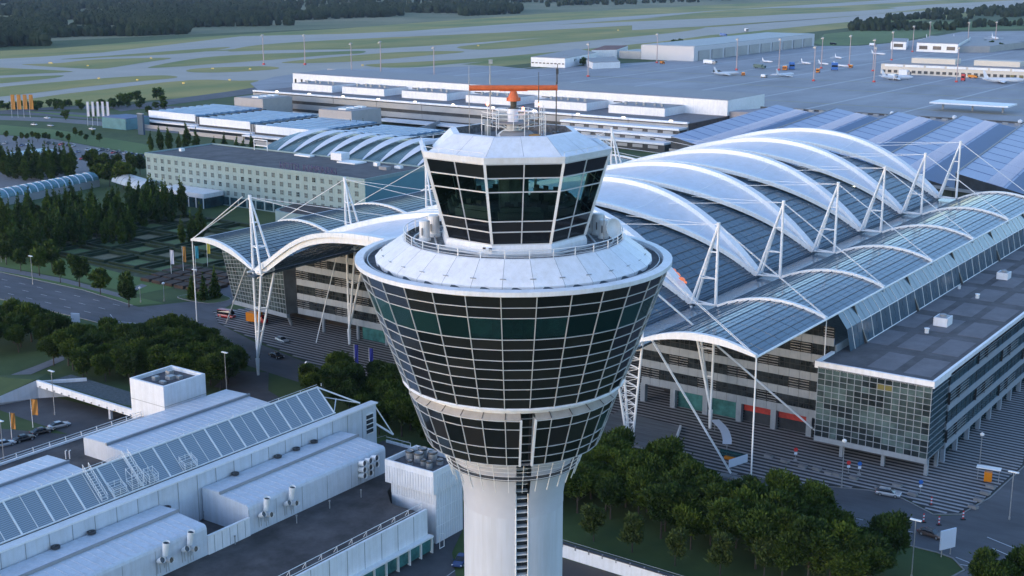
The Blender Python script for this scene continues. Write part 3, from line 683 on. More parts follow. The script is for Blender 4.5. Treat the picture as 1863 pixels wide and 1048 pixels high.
for s0, s1 in zip(SS, SS[1:]):
    g = M()
    P = lambda s, t: Vector((RX(s) * (1 - t) + (BAY + FX(s)) * t, HS * s, glz(s)))
    n = 8; gap = .0
    for i in range(n):
        g.face([P(s0, i / n + .003), P(s0, (i + 1) / n - .003), P(s1, (i + 1) / n - .003), P(s1, i / n + .003)], 0)
        if i % 2 == 0: g.bar(P(s0, i / n), P(s1, i / n), .07, .05, 1)
    sm = (s0 + s1) / 2
    g.bar(P(s0, 0) + Vector((0, 0, .06)), P(s0, 1) + Vector((0, 0, .06)), .30, .26, 1)
    g.bar(P(sm, 0) + Vector((0, 0, .0)), P(sm, 1) + Vector((0, 0, .0)), .12, .12, 1)
    strip_me.append(g.mesh('glass_strip', [ROOFG, SEAM]))
for k in range(NB):
    for me in strip_me: ob('glass_strip', me, FR, (BAY * k, 0, 0))
def memb(u, v):
    s = -1 + 2 * u; a, b = EF(0, s), ER(0, s); p = a.lerp(b, v); p.z -= 2.0 * sin(pi * v) * q2(s); return p
mm = M().grid(lambda u, v: memb((1 - cos(pi * u)) / 2, v), 44, 8).mesh('membrane', WHITE2, True)
def arch_mesh(fn, wd, ht, dz=0):
    g = M(); S = sseq(40)
    for a, b in zip(S, S[1:]):
        p, q = fn(0, a), fn(0, b); p.z += dz; q.z += dz
        g.bar(p, q, wd, ht)
    return g.mesh('arch', STEEL)
a1, a2 = arch_mesh(EF, 1.7, 1.0, .25), arch_mesh(ER, 1.8, 1.4, .25)
rib = M()
for s in (-.66, -.33, 0, .33, .66):
    for i in range(8):
        p = memb((1 + s) / 2, i / 8); q = memb((1 + s) / 2, (i + 1) / 8); rib.tube(p - Vector((0, 0, .05)), q - Vector((0, 0, .05)), .12, 5)
rib = rib.mesh('membrane_rib', STEEL)
for k in range(NB + 1):
    o = ob('membrane', mm, FR, (BAY * k, 0, 0)); ob('membrane_rib', rib, o)
    ob('front_arch', a1, FR, (BAY * k, 0, 0)); ob('ridge_arch', a2, FR, (BAY * k, 0, 0))
# fascia trusses below the front arch (depth under the leading edge)
ob('front_fascia', M().grid(lambda u, v: EF(0, -1 + 2 * u) + Vector((-.3, 0, -1.5 * v)), 40, 1).mesh('front_fascia', STEEL), FR)
# gutters and supports
for y0, y1, nm in ((-55, -48.5, 'gutter'), (47.5, 50, 'gutter')):
    ob(nm, M().box((-2, y0, 24.6), (BAY * 6 + 4, y1, 25.1)).mesh(nm, GUTM), FR)
    ob('gutter_edge', M().box((-2, y1 - .2 if y0 > 0 else y0, 25.5), (BAY * 6 + 4, y1 if y0 > 0 else y0 + .2, 25.9)).mesh('gutter_edge', STEEL), FR)
# side wings
def wing(side):
    yi, yo, zi, zo, bul = (-54.5, -78.5, 25.8, 26.8, 2.6) if side < 0 else (50, 95.5, 25.8, 24.0, 2.6)
    sh = 0 if side < 0 else 21.3
    W = lambda t: Vector((sh * t, yi + (yo - yi) * t, zi + (zo - zi) * t + bul * 4 * t * (1 - t)))
    par = thing('wing_roof', 'right-hand bowed glass wing roof between forum and offices' if side < 0 else 'left-hand bowed glass wing roof beside the forum arches', 'roof', (211, 174.5, 0))
    n = 10 if side < 0 else 18; ms = []
    for i in range(n):
        g = M(); a, b = W(i / n), W((i + 1) / n); X = Vector((BAY, 0, 0))
        nx = 8
        for j in range(nx):
            g.face([a + X * (j / nx + .003), a + X * ((j + 1) / nx - .003), b + X * ((j + 1) / nx - .003), b + X * (j / nx + .003)], 0)
            if j % 2 == 0: g.bar(a + X * j / nx, b + X * j / nx, .06, .05, 1)
        g.bar(a + Vector((0, 0, .05)), a + X + Vector((0, 0, .05)), .16, .14, 1)
        m_ = (a + b) / 2; g.bar(m_, m_ + X, .08, .08, 1)
        ms.append(g.mesh('glass_strip', [WINGG, SEAM]))
    for k in range(NB):
        for me in ms: ob('glass_strip', me, par, (BAY * k, 0, 0))
    g = M(); m = 16
    for i in range(m):
        t0, t1 = i / m, (i + 1) / m; a, b = W(t0), W(t1)
        h = lambda t: .5 + .9 * sin(pi * t) ** .7
        for dx in (-.45, .45):
            g.face([a + Vector((dx, 0, .5)), b + Vector((dx, 0, .5)), b + Vector((dx, 0, .5 - h(t1))), a + Vector((dx, 0, .5 - h(t0)))])
        g.face([a + Vector((-.45, 0, .5)), a + Vector((.45, 0, .5)), b + Vector((.45, 0, .5)), b + Vector((-.45, 0, .5))])
        g.face([a + Vector((-.45, 0, .5 - h(t0))), b + Vector((-.45, 0, .5 - h(t1))), b + Vector((.45, 0, .5 - h(t1))), a + Vector((.45, 0, .5 - h(t0)))])
    g.box((sh - .45, yo - .05, zo - .2), (sh + .45, yo + .05, zo + .5))
    me = g.mesh('beam', STEEL)
    for k in range(NB + 1): ob('beam', me, par, (BAY * k, 0, 0))
    ob('edge_tube', M().tube((sh, yo, zo), (sh + BAY * NB, yo, zo), .22, 8).mesh('edge_tube', STEEL), par)
    for k in range(NB + 1):
        ob('tie_rod', M().tube((sh, yo, zo), (sh, yo, 19.2 if (side < 0 and k) else 0), .11 if k else .16, 8).mesh('tie_rod', STEEL), par, (BAY * k, 0, 0))
    return par
wing(-1); wing(1)
# masts with cables
def mast(k, side, label, big):
    yo = -54 if side < 0 else 50; yi = -48.8 if side < 0 else 45.4
    wy, wz = (-78.5, 26.9) if side < 0 else (95.3, 24.2); wx = 0 if side < 0 else 21.3
    top = 43.2; t = thing('roof_mast', label, 'mast', (211 + BAY * k, 174.5, 0), 0, 'white masts along the forum roof')
    A = Vector((0, yo, top)); O = Vector((0, yo, 26)); I1 = Vector((-1.1, yi, 26)); I2 = Vector((1.3, yi, 26))
    sp_ = 0 if side < 0 else .9
    I1.x -= sp_; I2.x += sp_
    ob('leg', M().tube(O, A, .34, 10, r2=.26).mesh('leg', STEEL), t)
    for I in (I1, I2): ob('leg', M().tube(I, A, .32, 10, r2=.22).mesh('leg', STEEL), t)
    ob('mast_head', M().tube(A - Vector((0, 0, .6)), A + Vector((0, 0, .5)), .42, 8).mesh('mast_head', STEEL), t)
    for f_ in (.33, .66):
        a, b, c = O.lerp(A, f_), I1.lerp(A, f_), I2.lerp(A, f_)
        ob('strut', M().tube(a, b, .14).tube(a, c, .14).tube(b, c, .14).mesh('strut', STEEL), t)
    ob('base_frame', M().tube(O, I1, .2).tube(O, I2, .2).tube(I1, I2, .2).mesh('base_frame', STEEL), t)
    cb = lambda p, q, r=.07: ob('cable', M().tube(p, q, r, 5).mesh('cable', STEEL), t)
    for dx in (-.2, .2): cb(A + Vector((dx, 0, 0)), Vector((dx + wx, wy, wz + .3)), .06)
    for dk in (-6, 6): cb(A, ER(0, (-.45 if side < 0 else .45)) + Vector((dk, 0, .5)), .06)
    # V support below
    F = Vector((0 if side > 0 else -3.5, yo if side > 0 else -55.5, 0))
    if big:
        a, b, c = O + Vector((0, 0, -.6)), I1 + Vector((0, 0, -.6)), I2 + Vector((0, 0, -.6))
        for q in (a, b, c): ob('prop', M().tube(F + Vector((0, 0, 4)), q, .24, 8, r2=.3).mesh('prop', STEEL), t)
        ob('prop_foot', M().tube(F, F + Vector((0, 0, 4.2)), .32, 8, r2=.5).mesh('prop_foot', STEEL), t)
        for f_ in (.33, .6):
            base = F + Vector((0, 0, 4)); aa, bb, cc = (base.lerp(q, f_) for q in (a, b, c))
            ob('strut', M().tube(aa, bb, .12).tube(bb, cc, .12).tube(aa, cc, .12).mesh('strut', STEEL), t)
    return t, A, O, I1
ordn = ['first', 'second', 'third', 'fourth', 'fifth', 'sixth', 'seventh']
for k in range(1, 7): mast(k, -1, f'{ordn[k-1]} white triangular mast from the front in the row right of the arches', k == 1)
for k in range(0, 6):
    mast(k, 1, 'tall front-left white mast on slender V legs, standing in the grove' if k == 0 else f'{ordn[k]} white mast from the front in the row left of the arches', k < 3)
# lattice front-right mast, behind the tower
t = thing('roof_mast', 'lattice-braced front-right mast half hidden behind the control tower', 'mast', (211, 174.5, 0), 0, 'white masts along the forum roof')
g = M(); F = Vector((2.5, -51.5, 0))
tops = [Vector((0, -55, 26)), Vector((-1.5, -49, 26)), Vector((2.2, -49, 26))]
for q in tops: ob('leg', M().tube(F + (q - F) * .12 * .6, q, .26, 8).mesh('leg', STEEL), t)
for i in range(12):
    f0, f1 = .1 + i * .075, .1 + (i + 1) * .075
    for a in range(3):
        p, q = tops[a], tops[(a + 1) % 3]; g.tube(F.lerp(p, f0), F.lerp(q, f1), .07, 5); g.tube(F.lerp(p, f0), F.lerp(q, f0), .07, 5)
ob('lattice', g.mesh('lattice', STEEL), t)
ob('prop_foot', M().tube(F, F + Vector((0, 0, 2)), .4).mesh('prop_foot', STEEL), t)
A = Vector((0, -54, 43.2))
for q in tops: ob('leg', M().tube(q, A, .3, 8, r2=.22).mesh('leg', STEEL), t)
for dx in (-.25, .25): ob('cable', M().tube(A + Vector((dx, 0, 0)), Vector((dx, -78.4, 27)), .08, 5).mesh('cable', STEEL), t)
for p, q in (((0, -57, 26.5), (8.2, -70.6, 0)), ((0, -54, 38), (30, -80, 3)), ):
    for dx in (-.2, .2): ob('cable', M().tube((p[0] + dx, p[1], p[2]), (q[0] + dx, q[1], q[2]), .10, 5).mesh('cable', STEEL), t)
t = thing('guy_cable', 'white guy cable running from the front-left mast joint down to the grove', 'cable', (211, 174.5, 0))
for p, q in (((0, 52.5, 26), (28.7, 92.2, 0)), ((BAY, 52.5, 26), (18, 48, 4.2)), ((0, 52.5, 43), (21.3, 95.3, 24.4))):
    ob('cable', M().tube(p, q, .13, 6).mesh('cable', STEEL), t)

# ------------------------------------------------------------------ buildings under the wings
def facade(par, p0, p1, zs, band, win_h, mod=2.4, pan=None, glassm=None, lv=True, wname='window'):
    """banded office facade: light panels and dark window bands with louvres, pieces set along p0 -> p1"""
    p0 = Vector((*p0, 0)); p1 = Vector((*p1, 0)); L = (p1 - p0).length; d = (p1 - p0).normalized(); a = math.atan2(d.y, d.x)
    n = max(1, round(L / mod)); mw = L / n
    pan = pan or PANELG; glassm = glassm or WING
    pm_ = M().box((.03, -.16, 0), (mw - .03, .12, band)).mesh('facade_panel', pan)
    g = M().box((.02, -.05, 0), (mw - .02, .05, win_h), 0)
    g.box((0, -.10, 0), (.08, .02, win_h), 1).box((mw / 2 - .03, -.09, 0), (mw / 2 + .03, 0, win_h), 1).box((0, -.1, win_h / 2 - .04), (mw, 0, win_h / 2 + .04), 1)
    g1 = g.mesh(wname, [glassm, SPAN2])
    g = M().box((.02, -.05, 0), (mw - .02, .05, win_h), 0)
    for i in range(4):
        zz = win_h * (.14 + .24 * i); g.box((.1, -.42, zz), (mw - .1, -.34, zz + .12), 2)
    g.box((0, -.38, 0), (.07, .02, win_h), 1)
    g2 = g.mesh(wname, [glassm, SPAN2, LOUV])
    for zi, z in enumerate(zs):
        for i in range(n):
            q = p0 + d * mw * i
            ob('facade_panel', pm_, par, (q.x, q.y, z), rz=a)
            if win_h > 0: ob(wname, g2 if lv and (i * 7 + zi * 3) % 6 < 2 else g1, par, (q.x, q.y, z + band), rz=a)
def block(par, x0, y0, x1, y1, z0, z1, m, name='wall'):
    return ob(name, M().box((x0, y0, z0), (x1, y1, z1)).mesh(name, m), par)

# right office block
OB = thing('office_block', 'right-hand office block with glazed front box on columns and long blue-shaded side', 'building', (0, 0, 0))
block(OB, 238.9, 72.6, 430, 95.4, 3.4, 18.4, DARKINT, 'core')
block(OB, 247.3, 95.5, 432, 140, 4.4, 20.5, DARKINT, 'core')
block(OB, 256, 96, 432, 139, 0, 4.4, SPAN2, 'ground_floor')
block(OB, 247.6, 95.3, 432, 95.5, 18.4, 20.5, PANELG, 'side_wall')
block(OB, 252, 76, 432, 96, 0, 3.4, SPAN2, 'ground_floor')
facade(OB, (247.2, 140), (247.2, 95.6), [4.3, 8.3, 12.3, 16.3, 20.3], 1.7, 2.3)
# roof
block(OB, 238.6, 72.3, 432, 96.5, 18.4, 18.9, GRAVEL2, 'roof')
for i in range(11):
    for j in range(3):
        x = 241.5 + i * 16.6; y = 74.2 + j * 7.2
        if i == 0 and j == 2: continue
        ob('roof_mat', M().box((x + .8, y, 18.9), (x + 13, y + 5.3, 18.93)).mesh('roof_mat', GRAVEL3), OB)
for a, b in (((238.5, 72.2), (432, 72.8)), ((238.5, 72.8), (239.1, 96)), ((239.1, 95.3), (247, 96))):
    ob('parapet', M().box((*a, 18.0), (*b, 19.35)).mesh('parapet', WHITE), OB)
# glazed front box: every pane on its own
pw, ph_ = 22.6 / 15, 14.4 / 12
pane1 = M().box((0, .05, .05), (.05, pw - .05, ph_ - .05)).mesh('glass_pane', OFFG)
panew = M().box((0, .05, .05), (.05, pw - .05, ph_ - .05)).mesh('glass_pane', WARM)
offp = [M().box((0, .05, .05), (.05, pw - .05, ph_ - .05)).mesh('glass_pane', mat('office_glass_' + n, c, .1, var=.3, vs=.6, spec=.6)) for n, c in
        (('dark', (.018, .026, .028)), ('pale', (.08, .12, .118)), ('mid', (.042, .062, .062)))]
for i in range(15):
    for j in range(12):
        h = noise.noise(Vector((i * .33 + 3, j * .42 + 8, 1.5)))
        me = offp[0] if (h > .14 or j < 2 and random.random() < .5) else (offp[1] if h < -.12 else offp[2])
        if j in (3, 6, 9) : me = offp[2] if random.random() < .7 else offp[1]
        if (i, j) in ((5, 10), (6, 10)): me = panew
        ob('glass_pane', me, OB, (238.5, 72.6 + i * pw, 3.9 + j * ph_))
for j in range(13): ob('transom', M().box((238.38, 72.5, 3.84 + j * ph_), (238.6, 95.3, 3.94 + j * ph_)).mesh('transom', PANELG), OB)
for i in range(16): ob('mullion', M().box((238.40, 72.55 + i * pw, 3.9), (238.6, 72.66 + i * pw, 18.3)).mesh('mullion', PANELG), OB)
ob('soffit_band', M().box((238.36, 72.5, 2.9), (239.2, 95.3, 3.84)).mesh('soffit_band', PANELG), OB)
pb = M().box((0.05, 0, .05), (1.15, .05, ph_ - .05)).mesh('glass_pane', BLUEG)
for i in range(8):
    for j in range(12): ob('side_pane', pb, OB, (238.8 + i * 1.2, 72.5, 3.9 + j * ph_))
for j in range(13): ob('transom', M().box((238.4, 72.40, 3.84 + j * ph_), (248.5, 72.55, 3.92 + j * ph_)).mesh('transom', GREYM), OB)
BLUEP = mat('blue_shade_side_panel', (.27, .31, .36), .5, var=.05, vs=.2)  # bluer than the front panels: the side's blue shade is in the colour
facade(OB, (248.6, 72.4), (428, 72.4), [2.9, 6.8, 10.7, 14.6], 1.35, 2.55, 6, BLUEP, BLUEG)
block(OB, 248.6, 72.2, 428, 72.6, 17.9, 18.5, BLUEP, 'parapet')
for i in range(23):
    ob('column', M().box((248.5 + i * 7.8, 72.3, 0), (249.3 + i * 7.8, 73.1, 2.9)).mesh('column', BLUEP), OB)
    if i: ob('ground_floor_glazing', M().box((249.5 + i * 7.8 - 7.8, 73.6, .1), (248.3 + i * 7.8, 73.8, 2.9)).mesh('ground_floor_glazing', BLUEG), OB)
for x, y in ((240, 73), (240, 81.5), (240, 90), (246, 81.5), (246, 90), (246, 73)):
    ob('column', M().box((x - .35, y - .35, 0), (x + .35, y + .35, 3.4)).mesh('column', PANELG), OB)
for y in (100, 108, 116, 124, 132, 139.6):
    ob('column', M().box((247, y - .6, 0), (248.2, y + .6, 4.4)).mesh('column', PANELG), OB)
for y0, y1, m in ((100.7, 107.3, REDB), (108.7, 115.3, REDB), (116.7, 123.3, GREENGL), (124.7, 131.3, GREENGL)):
    ob('shop_window', M().box((248.4, y0, .2), (248.6, y1, 3.9)).mesh('shop_window', GREENGL if m is GREENGL else DARKW), OB)
    if m is REDB: ob('banner', M().prism([(248.2, y0), (248.3, y0), (248.3, y1), (248.2, y1)], 2.6, 3.9).mesh('banner', REDB), OB)
# rooftop kit on the office block
def roofkit(x, y, z, s=1, label='', cat='roof unit', kind=0):
    t = thing('roof_unit', label, cat, (x, y, z), 0)
    if kind == 0:
        ob('casing', M().box((-1.9 * s, -1.5 * s, 0), (1.9 * s, 1.5 * s, 1.9 * s)).mesh('casing', WHITE), t)
        ob('inset', M().box((-1.6 * s, -1.2 * s, 1.9 * s), (1.6 * s, 1.2 * s, 1.95 * s)).mesh('inset', GREYM), t)
        ob('cowl', M().lathe([(.7 * s, 1.95 * s), (.7 * s, 2.4 * s), (.01, 2.6 * s)], 12).mesh('cowl', GALV), t)
    else:
        ob('drum', M().lathe([(.5 * s, 0), (.5 * s, 1.0 * s), (.65 * s, 1.05 * s), (.65 * s, 1.2 * s), (.01, 1.25 * s)], 12).mesh('drum', STEEL), t)
        ob('stub', M().tube((.9 * s, 0, 0), (.9 * s, 0, .8 * s), .2 * s, 8).mesh('stub', GALV), t)
    return t
p = GP(1715, 590, 19); roofkit(p[0], p[1], 18.9, 1, 'white box air unit with round cowl on the office roof')
p = GP(1686, 605, 19); roofkit(p[0], p[1], 18.9, .9, 'round vent drum left of the white box on the office roof', kind=1)
p = GP(1778, 542, 19); roofkit(p[0], p[1], 18.9, .9, 'small round vent drum in the middle of the office roof', kind=1)
p = GP(1826, 506, 19); roofkit(p[0], p[1], 18.9, .9, 'pair of white boxes at the far right of the office roof')
p = GP(1745, 525, 19); roofkit(p[0], p[1], 18.9, .7, 'thin vent beside the sloping glass wall on the office roof', kind=1)
p = GP(1560, 595, 19); roofkit(p[0], p[1], 18.9, .6, 'low box at the near end of the sloping glass wall')
# sloping glass wall between wing roof and office roof
GW = thing('sloping_glass_wall', 'long sloping glass wall between the wing roof edge and office roof', 'glass wall', (0, 0, 0))
gp = M()
ps = [Vector((0, 96.4, 26.5)), Vector((0, 94.2, 23.5)), Vector((0, 93.2, 18.95))]
gs = []
for a, b in zip(ps, ps[1:]):
    g = M().face([a + Vector((.06, 0, 0)), a + Vector((2.6, 0, 0)), b + Vector((2.6, 0, 0)), b + Vector((.06, 0, 0))], 0)
    gs.append(g.mesh('glass_pane', [WINGG]))
fr = M()
for a, b in zip(ps, ps[1:]): fr.bar(a, b, .12, .16)
fr = fr.mesh('glazing_bar', STEEL)
for i in range(-3, 60):
    x = 258 + i * 2.69
    for me in gs: ob('glass_pane', me, GW, (x, 0, 0))
    if i % 2 == 0 or i % 12 == 0: ob('glazing_bar', fr, GW, (x, 0, 0))
for q in ps: ob('rail', M().tube(q + Vector((258, 0, 0)), q + Vector((419, 0, 0)), .12, 6).mesh('rail', STEEL), GW)
for i in range(0, 60, 12): ob('dark_rib', M().bar(ps[0] + Vector((258 + i * 2.69, -.2, .2)), ps[2] + Vector((258 + i * 2.69, -.4, 0)), .5, .5).mesh('dark_rib', DKMETAL), GW)

# left office block below the left wing
LB = thing('office_block', 'left-hand office block with leaning glass corner and banded facade', 'building', (0, 0, 0))
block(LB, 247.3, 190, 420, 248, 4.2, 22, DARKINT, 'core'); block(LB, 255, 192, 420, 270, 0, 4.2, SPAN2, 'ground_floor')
block(LB, 248.5, 248, 436, 270, 5.6, 18, DARKINT, 'core')
block(LB, 410, 100, 414, 228, 0, 24, DARKINT, 'core')
facade(LB, (247.2, 246.5), (247.2, 190), [4.2, 8.2, 12.2, 16.2, 20.2], 1.7, 2.3)
# leaning glass corner: panes between top line and bottom line
g0, g1 = Vector((244.2, 247.8, 4.4)), Vector((246.6, 270.8, 4.4)); h0, h1 = Vector((244.6, 249.6, 24.5)), Vector((247.2, 275.5, 19.5))
NI, NJ = 19, 15
gp_ = mat('corner_glass', (.045, .062, .060), .12, var=.5, vs=.5, spec=.6, noise_mix=(.4, .6))
def LP(i, j):
    a = g0.lerp(g1, i / NI); b = h0.lerp(h1, i / NI); return a.lerp(b, j / NJ)
for i in range(NI):
    for j in range(NJ):
        e = .04
        q = [LP(i + e, j + e), LP(i + 1 - e, j + e), LP(i + 1 - e, j + 1 - e), LP(i + e, j + 1 - e)]
        ob('glass_pane', M().face(q[::-1]).mesh('glass_pane', gp_), LB)
for j in range(NJ + 1): ob('transom', M().tube(LP(0, j), LP(NI, j), .07, 5).mesh('transom', PANELG), LB)
for i in range(NI + 1): ob('mullion', M().tube(LP(i, 0), LP(i, NJ), .045, 4).mesh('mullion', GREYM), LB)
ob('return_glazing', M().face([(248.5, 245.5, 4.4), (244.2, 247.8, 4.4), (244.6, 249.6, 24.5), (248.5, 245.5, 24)]).mesh('return_glazing', DARKW), LB)
ob('soffit_band', M().bar((244.6, 247.6, 3.85), (247.0, 271.2, 3.85), 1.0, 1.1).mesh('soffit_band', PANELG), LB)
for y in (192, 200, 208, 216, 225.8, 238.1, 250, 262):
    ob('column', M().tube((248.2, y, 0), (248.2 if y < 245 else 246.4, y, 4.3), .45, 8).mesh('column', PANELG), LB)
for y0, y1 in ((217, 225), (208.6, 215.4), (200.6, 207.4), (192.6, 199.4)): ob('shop_window', M().box((249, y0, .2), (249.2, y1, 4)).mesh('shop_window', GREENGL), LB)
facade(LB, (430, 270.4), (249, 270.4), [4.3, 8.3, 12.3], 1.7, 2.3, 6, None, None)

# ================================================================== T2: blue saw-tooth roofs
TT = thing('saw_tooth_terminal', 'terminal with parallel blue saw-tooth roof bays behind the forum roof', 'building', (0, 0, 0))
dirv = Vector((cos(R(7.2)), sin(R(7.2)), 0))     # bays run slightly across the grid
fa, fb = Vector((531, 303, 15)), Vector((468, 60, 15)); bz = Vector((684, 306, 15)); bdir = Vector((.05, -1, 0)).normalized()
def front_at(s):   # s runs along the back line, project down to the front line
    q = bz + bdir * s
    d1 = (fb - fa); de = Vector((-dirv.x, -dirv.y)); A_ = q - fa
    den = d1.x * (-de.y) - d1.y * (-de.x)
    u = (A_.x * (-de.y) - A_.y * (-de.x)) / den
    return fa + d1 * u
for i in range(-0, 8):
    s0 = i * 33.5
    B0, B1, B2 = bz + bdir * s0, bz + bdir * (s0 + 19), bz + bdir * (s0 + 33.5)
    F0, F1, F2 = front_at(s0), front_at(s0 + 19), front_at(s0 + 33.5)
    if i == 0: pass
    up = Vector((0, 0, 5.8)); dn = Vector((0, 0, 0))
    # gentle pale slope, then glazed slope, then short riser
    ob('roof_slope', M().face([F0 + up, F1 + up * .45, B1 + up * .45, B0 + up]).mesh('roof_slope', BLUEM), TT)
    ob('roof_glazing', M().face([F1 + up * .45, F2 + dn, B2 + dn, B1 + up * .45]).mesh('roof_glazing', BLUED), TT)
    ob('riser', M().face([F2 + dn, F2 + up, B2 + up, B2 + dn]).mesh('riser', GREYM), TT)
    ob('ridge_cap', M().bar(F2 + up * 1.02, B2 + up * 1.02, .7, .4).mesh('ridge_cap', GREYB), TT)
    ob('gable', M().face([B0, B0 + up, B1 + up * .45, B2]).mesh('gable', BLUED), TT)
    ob('gable', M().face([F0, F0 + up, F1 + up * .45, F2]).mesh('gable', DARKW), TT)
    # row of skylight fins along each bay
    fm = M(); L = (B1 - F1).length; nf = int(L / 2.4)
    for k in range(nf):
        p = F0.lerp(F1, .62).lerp(B0.lerp(B1, .62), (k + .5) / nf); q = F0.lerp(F1, .95).lerp(B0.lerp(B1, .95), (k + .5) / nf)
        p.z = 15 + 5.8 * (1 - .55 * .62) + .2; q.z = 15 + 5.8 * (1 - .55 * .95) + .2
        fm.bar(p, q, .7, .2)
    ob('skylight_fins', fm.mesh('skylight_fins', mat('pale_blue_fin', (.55, .57, .66), .5)), TT, kind='stuff')
    for k in range(1, 12):   # panel joints
        p, q = F0.lerp(B0, k / 12), F1.lerp(B1, k / 12); p.z = 20.85; q.z = 17.66
        ob('panel_joint', M().bar(p, q, .3, .08).mesh('panel_joint', BLUED), TT)
Fs, Fe = front_at(0), front_at(8 * 33.5); Be = bz + bdir * 8 * 33.5
ob('eave', M().bar(Fs + Vector((-.6, 0, -.2)), Fe + Vector((-.6, 0, -.2)), 1.4, 1.0).mesh('eave', GREYM), TT)
ob('wall', M().face([Fs, Fe, Fe - Vector((0, 0, 15)), Fs - Vector((0, 0, 15))]).face([bz, Fs, Fs - Vector((0, 0, 15)), bz - Vector((0, 0, 15))]).face([bz, Be, Be - Vector((0, 0, 15)), bz - Vector((0, 0, 15))]).mesh('wall', DARKW), TT)
nw = 26
for k in range(nw):
    p, q = Fs.lerp(Fe, k / nw), Fs.lerp(Fe, (k + .93) / nw); o_ = Vector((-.4, .1, 0))
    ob('wall_panel', M().face([p + o_ + Vector((0, 0, -1)), q + o_ + Vector((0, 0, -1)), q + o_ + Vector((0, 0, -6)), p + o_ + Vector((0, 0, -6))]).mesh('wall_panel', mat('olive_glass', (.07, .08, .06), .2, var=.4, vs=.3) if k == 0 else bpy.data.materials['olive_glass']), TT)
    if k % 4 == 1: ob('wall_lamp', M().box((p.x - 1, p.y - .6, 10.2), (p.x - .7, p.y + .6, 10.5)).mesh('wall_lamp', GLOW), TT)
# flat terminal roof behind the saw teeth
PINKR = mat('pinkish_roof', (.33, .30, .31), .8, var=.06, vs=.1)
TB = thing('pier_roof', 'long flat pinkish roof band behind the saw-tooth bays', 'building', (0, 0, 0))
ob('roof', M().prism([(bz.x + 1, bz.y + 30), (Be.x + 1, Be.y), (Be.x + 27, Be.y), (bz.x + 27, bz.y + 22)], 0, 15.2, 0).mesh('roof', PINKR), TB)
ob('roof_edge', M().bar((bz.x + 27, bz.y + 22, 15.8), (Be.x + 27, Be.y, 15.8), .8, 1.0).mesh('roof_edge', DKMETAL), TB)
for k in range(40): ob('vent', M().box((bz.x + 25.4, 320 - k * 6.3, 15.2), (bz.x + 26.2, 323 - k * 6.3, 16.3)).mesh('vent', GREYM), TB)
for k in range(6):
    y = 250 - k * 34
    ob('light_globe', M().lathe([(.01, 0), (1.2, .5), (1.2, 1.6), (.01, 2.2)], 8).mesh('light_globe', WHITE), TB, (bz.x + 27, y, 16.2))
# void and plaza details at the far right under the terminal eave
t = thing('glazed_link', 'white and glass link building at the far right beyond the wing roof', 'building', (0, 0, 0))
ob('wall', M().box((432, 60, 0), (470, 122, 12)).mesh('wall', SHADE), t)
ob('roof', M().box((431, 59, 12), (471, 123, 12.6)).mesh('roof', GREYM), t)
for k in range(8): ob('column', M().box((431.4, 62 + k * 8, 0), (431.9, 62.6 + k * 8, 12)).mesh('column', STEEL), t)

# ================================================================== hotel
HO = thing('hotel', 'long pale green hotel block with rows of square windows', 'hotel', (367, 328.5, 0))
ob('wall', M().box((.3, .3, 0), (38, 125, 17)).mesh('wall', CREAM), HO)
ob('roof', M().box((.5, .5, 17.0), (37.8, 124.8, 17.35)).mesh('roof', GRAVEL2), HO)
for a, b in (((0, 0), (.5, 125.3)), ((37.7, 0), (38.2, 125.3)), ((.5, -.02), (37.7, .5)), ((.5, 124.8), (37.7, 125.32))):
    ob('parapet', M().box((*a, 16.6), (*b, 17.9)).mesh('parapet', CREAM), HO)
g = M().box((-.05, -.75, 0), (.06, .75, 1.7), 0)
g.box((-.16, -.85, -.1), (.05, -.75, 1.8), 1).box((-.16, .75, -.1), (.05, .85, 1.8), 1).box((-.12, -.75, .8), (.05, .75, .9), 1).box((-.12, -.05, 0), (.05, .05, 1.7), 1)
hw = g.mesh('window', [HOTW, CREAM]); hw2 = hw.copy(); hw2.materials[0] = WING
for j in range(5):
    for i in range(28):
        if (j == 0): continue
        ob('window', hw2 if (j, i) in ((3, 15), (3, 14), (3, 13), (2, 8), (2, 10)) or random.random() < .04 else hw, HO, (.28, 123.2 - i * 4.4, 1.2 + j * 3.25))
for i in range(24):
    ob('ground_window', M().box((.15, 123.5 - i * 5 - 4, .4), (.28, 123.5 - i * 5, 3.6)).mesh('ground_window', BLUEG), HO)
for j in range(5):
    for i in range(7): ob('window', hw2, HO, (4 + i * 4.6, .28, 1.2 + j * 3.25), rz=pi / 2)
ob('end_wall', M().box((.3, .05, 0), (38, .32, 16.6)).mesh('end_wall', mat('blue_shade_end_wall', (.10, .25, .30), .6, var=.04)), HO)  # end wall turned from the sun; its blue shade is mixed into the colour
for x, y, a, b, h, m in ((14, 118, 2, 1.5, 1.2, STEEL), (33, 42, 5, 6, 3, WHITE), (28, 30, 7, 10, .5, STEEL), (30, 20, 2, 2, 1.4, STEEL), (24, 10, 3, 4, 1.2, GREYB), (33, 60, 3, 9, .6, STEEL), (30, 0 + 8, 2, 3, 1, STEEL)):
    ob('roof_unit', M().box((x, y, 17.35), (x + a, y + b, 17.35 + h)).mesh('roof_unit', m), HO)
ob('roof_frame', M().tube((36, 88, 17.4), (36, 88, 22)).tube((36, 96, 17.4), (36, 96, 22)).bar((36, 88, 22), (36, 96, 22), .4, .4).bar((36, 88, 19.5), (36, 96, 19.5), .4, .4).mesh('roof_frame', STEEL), HO)
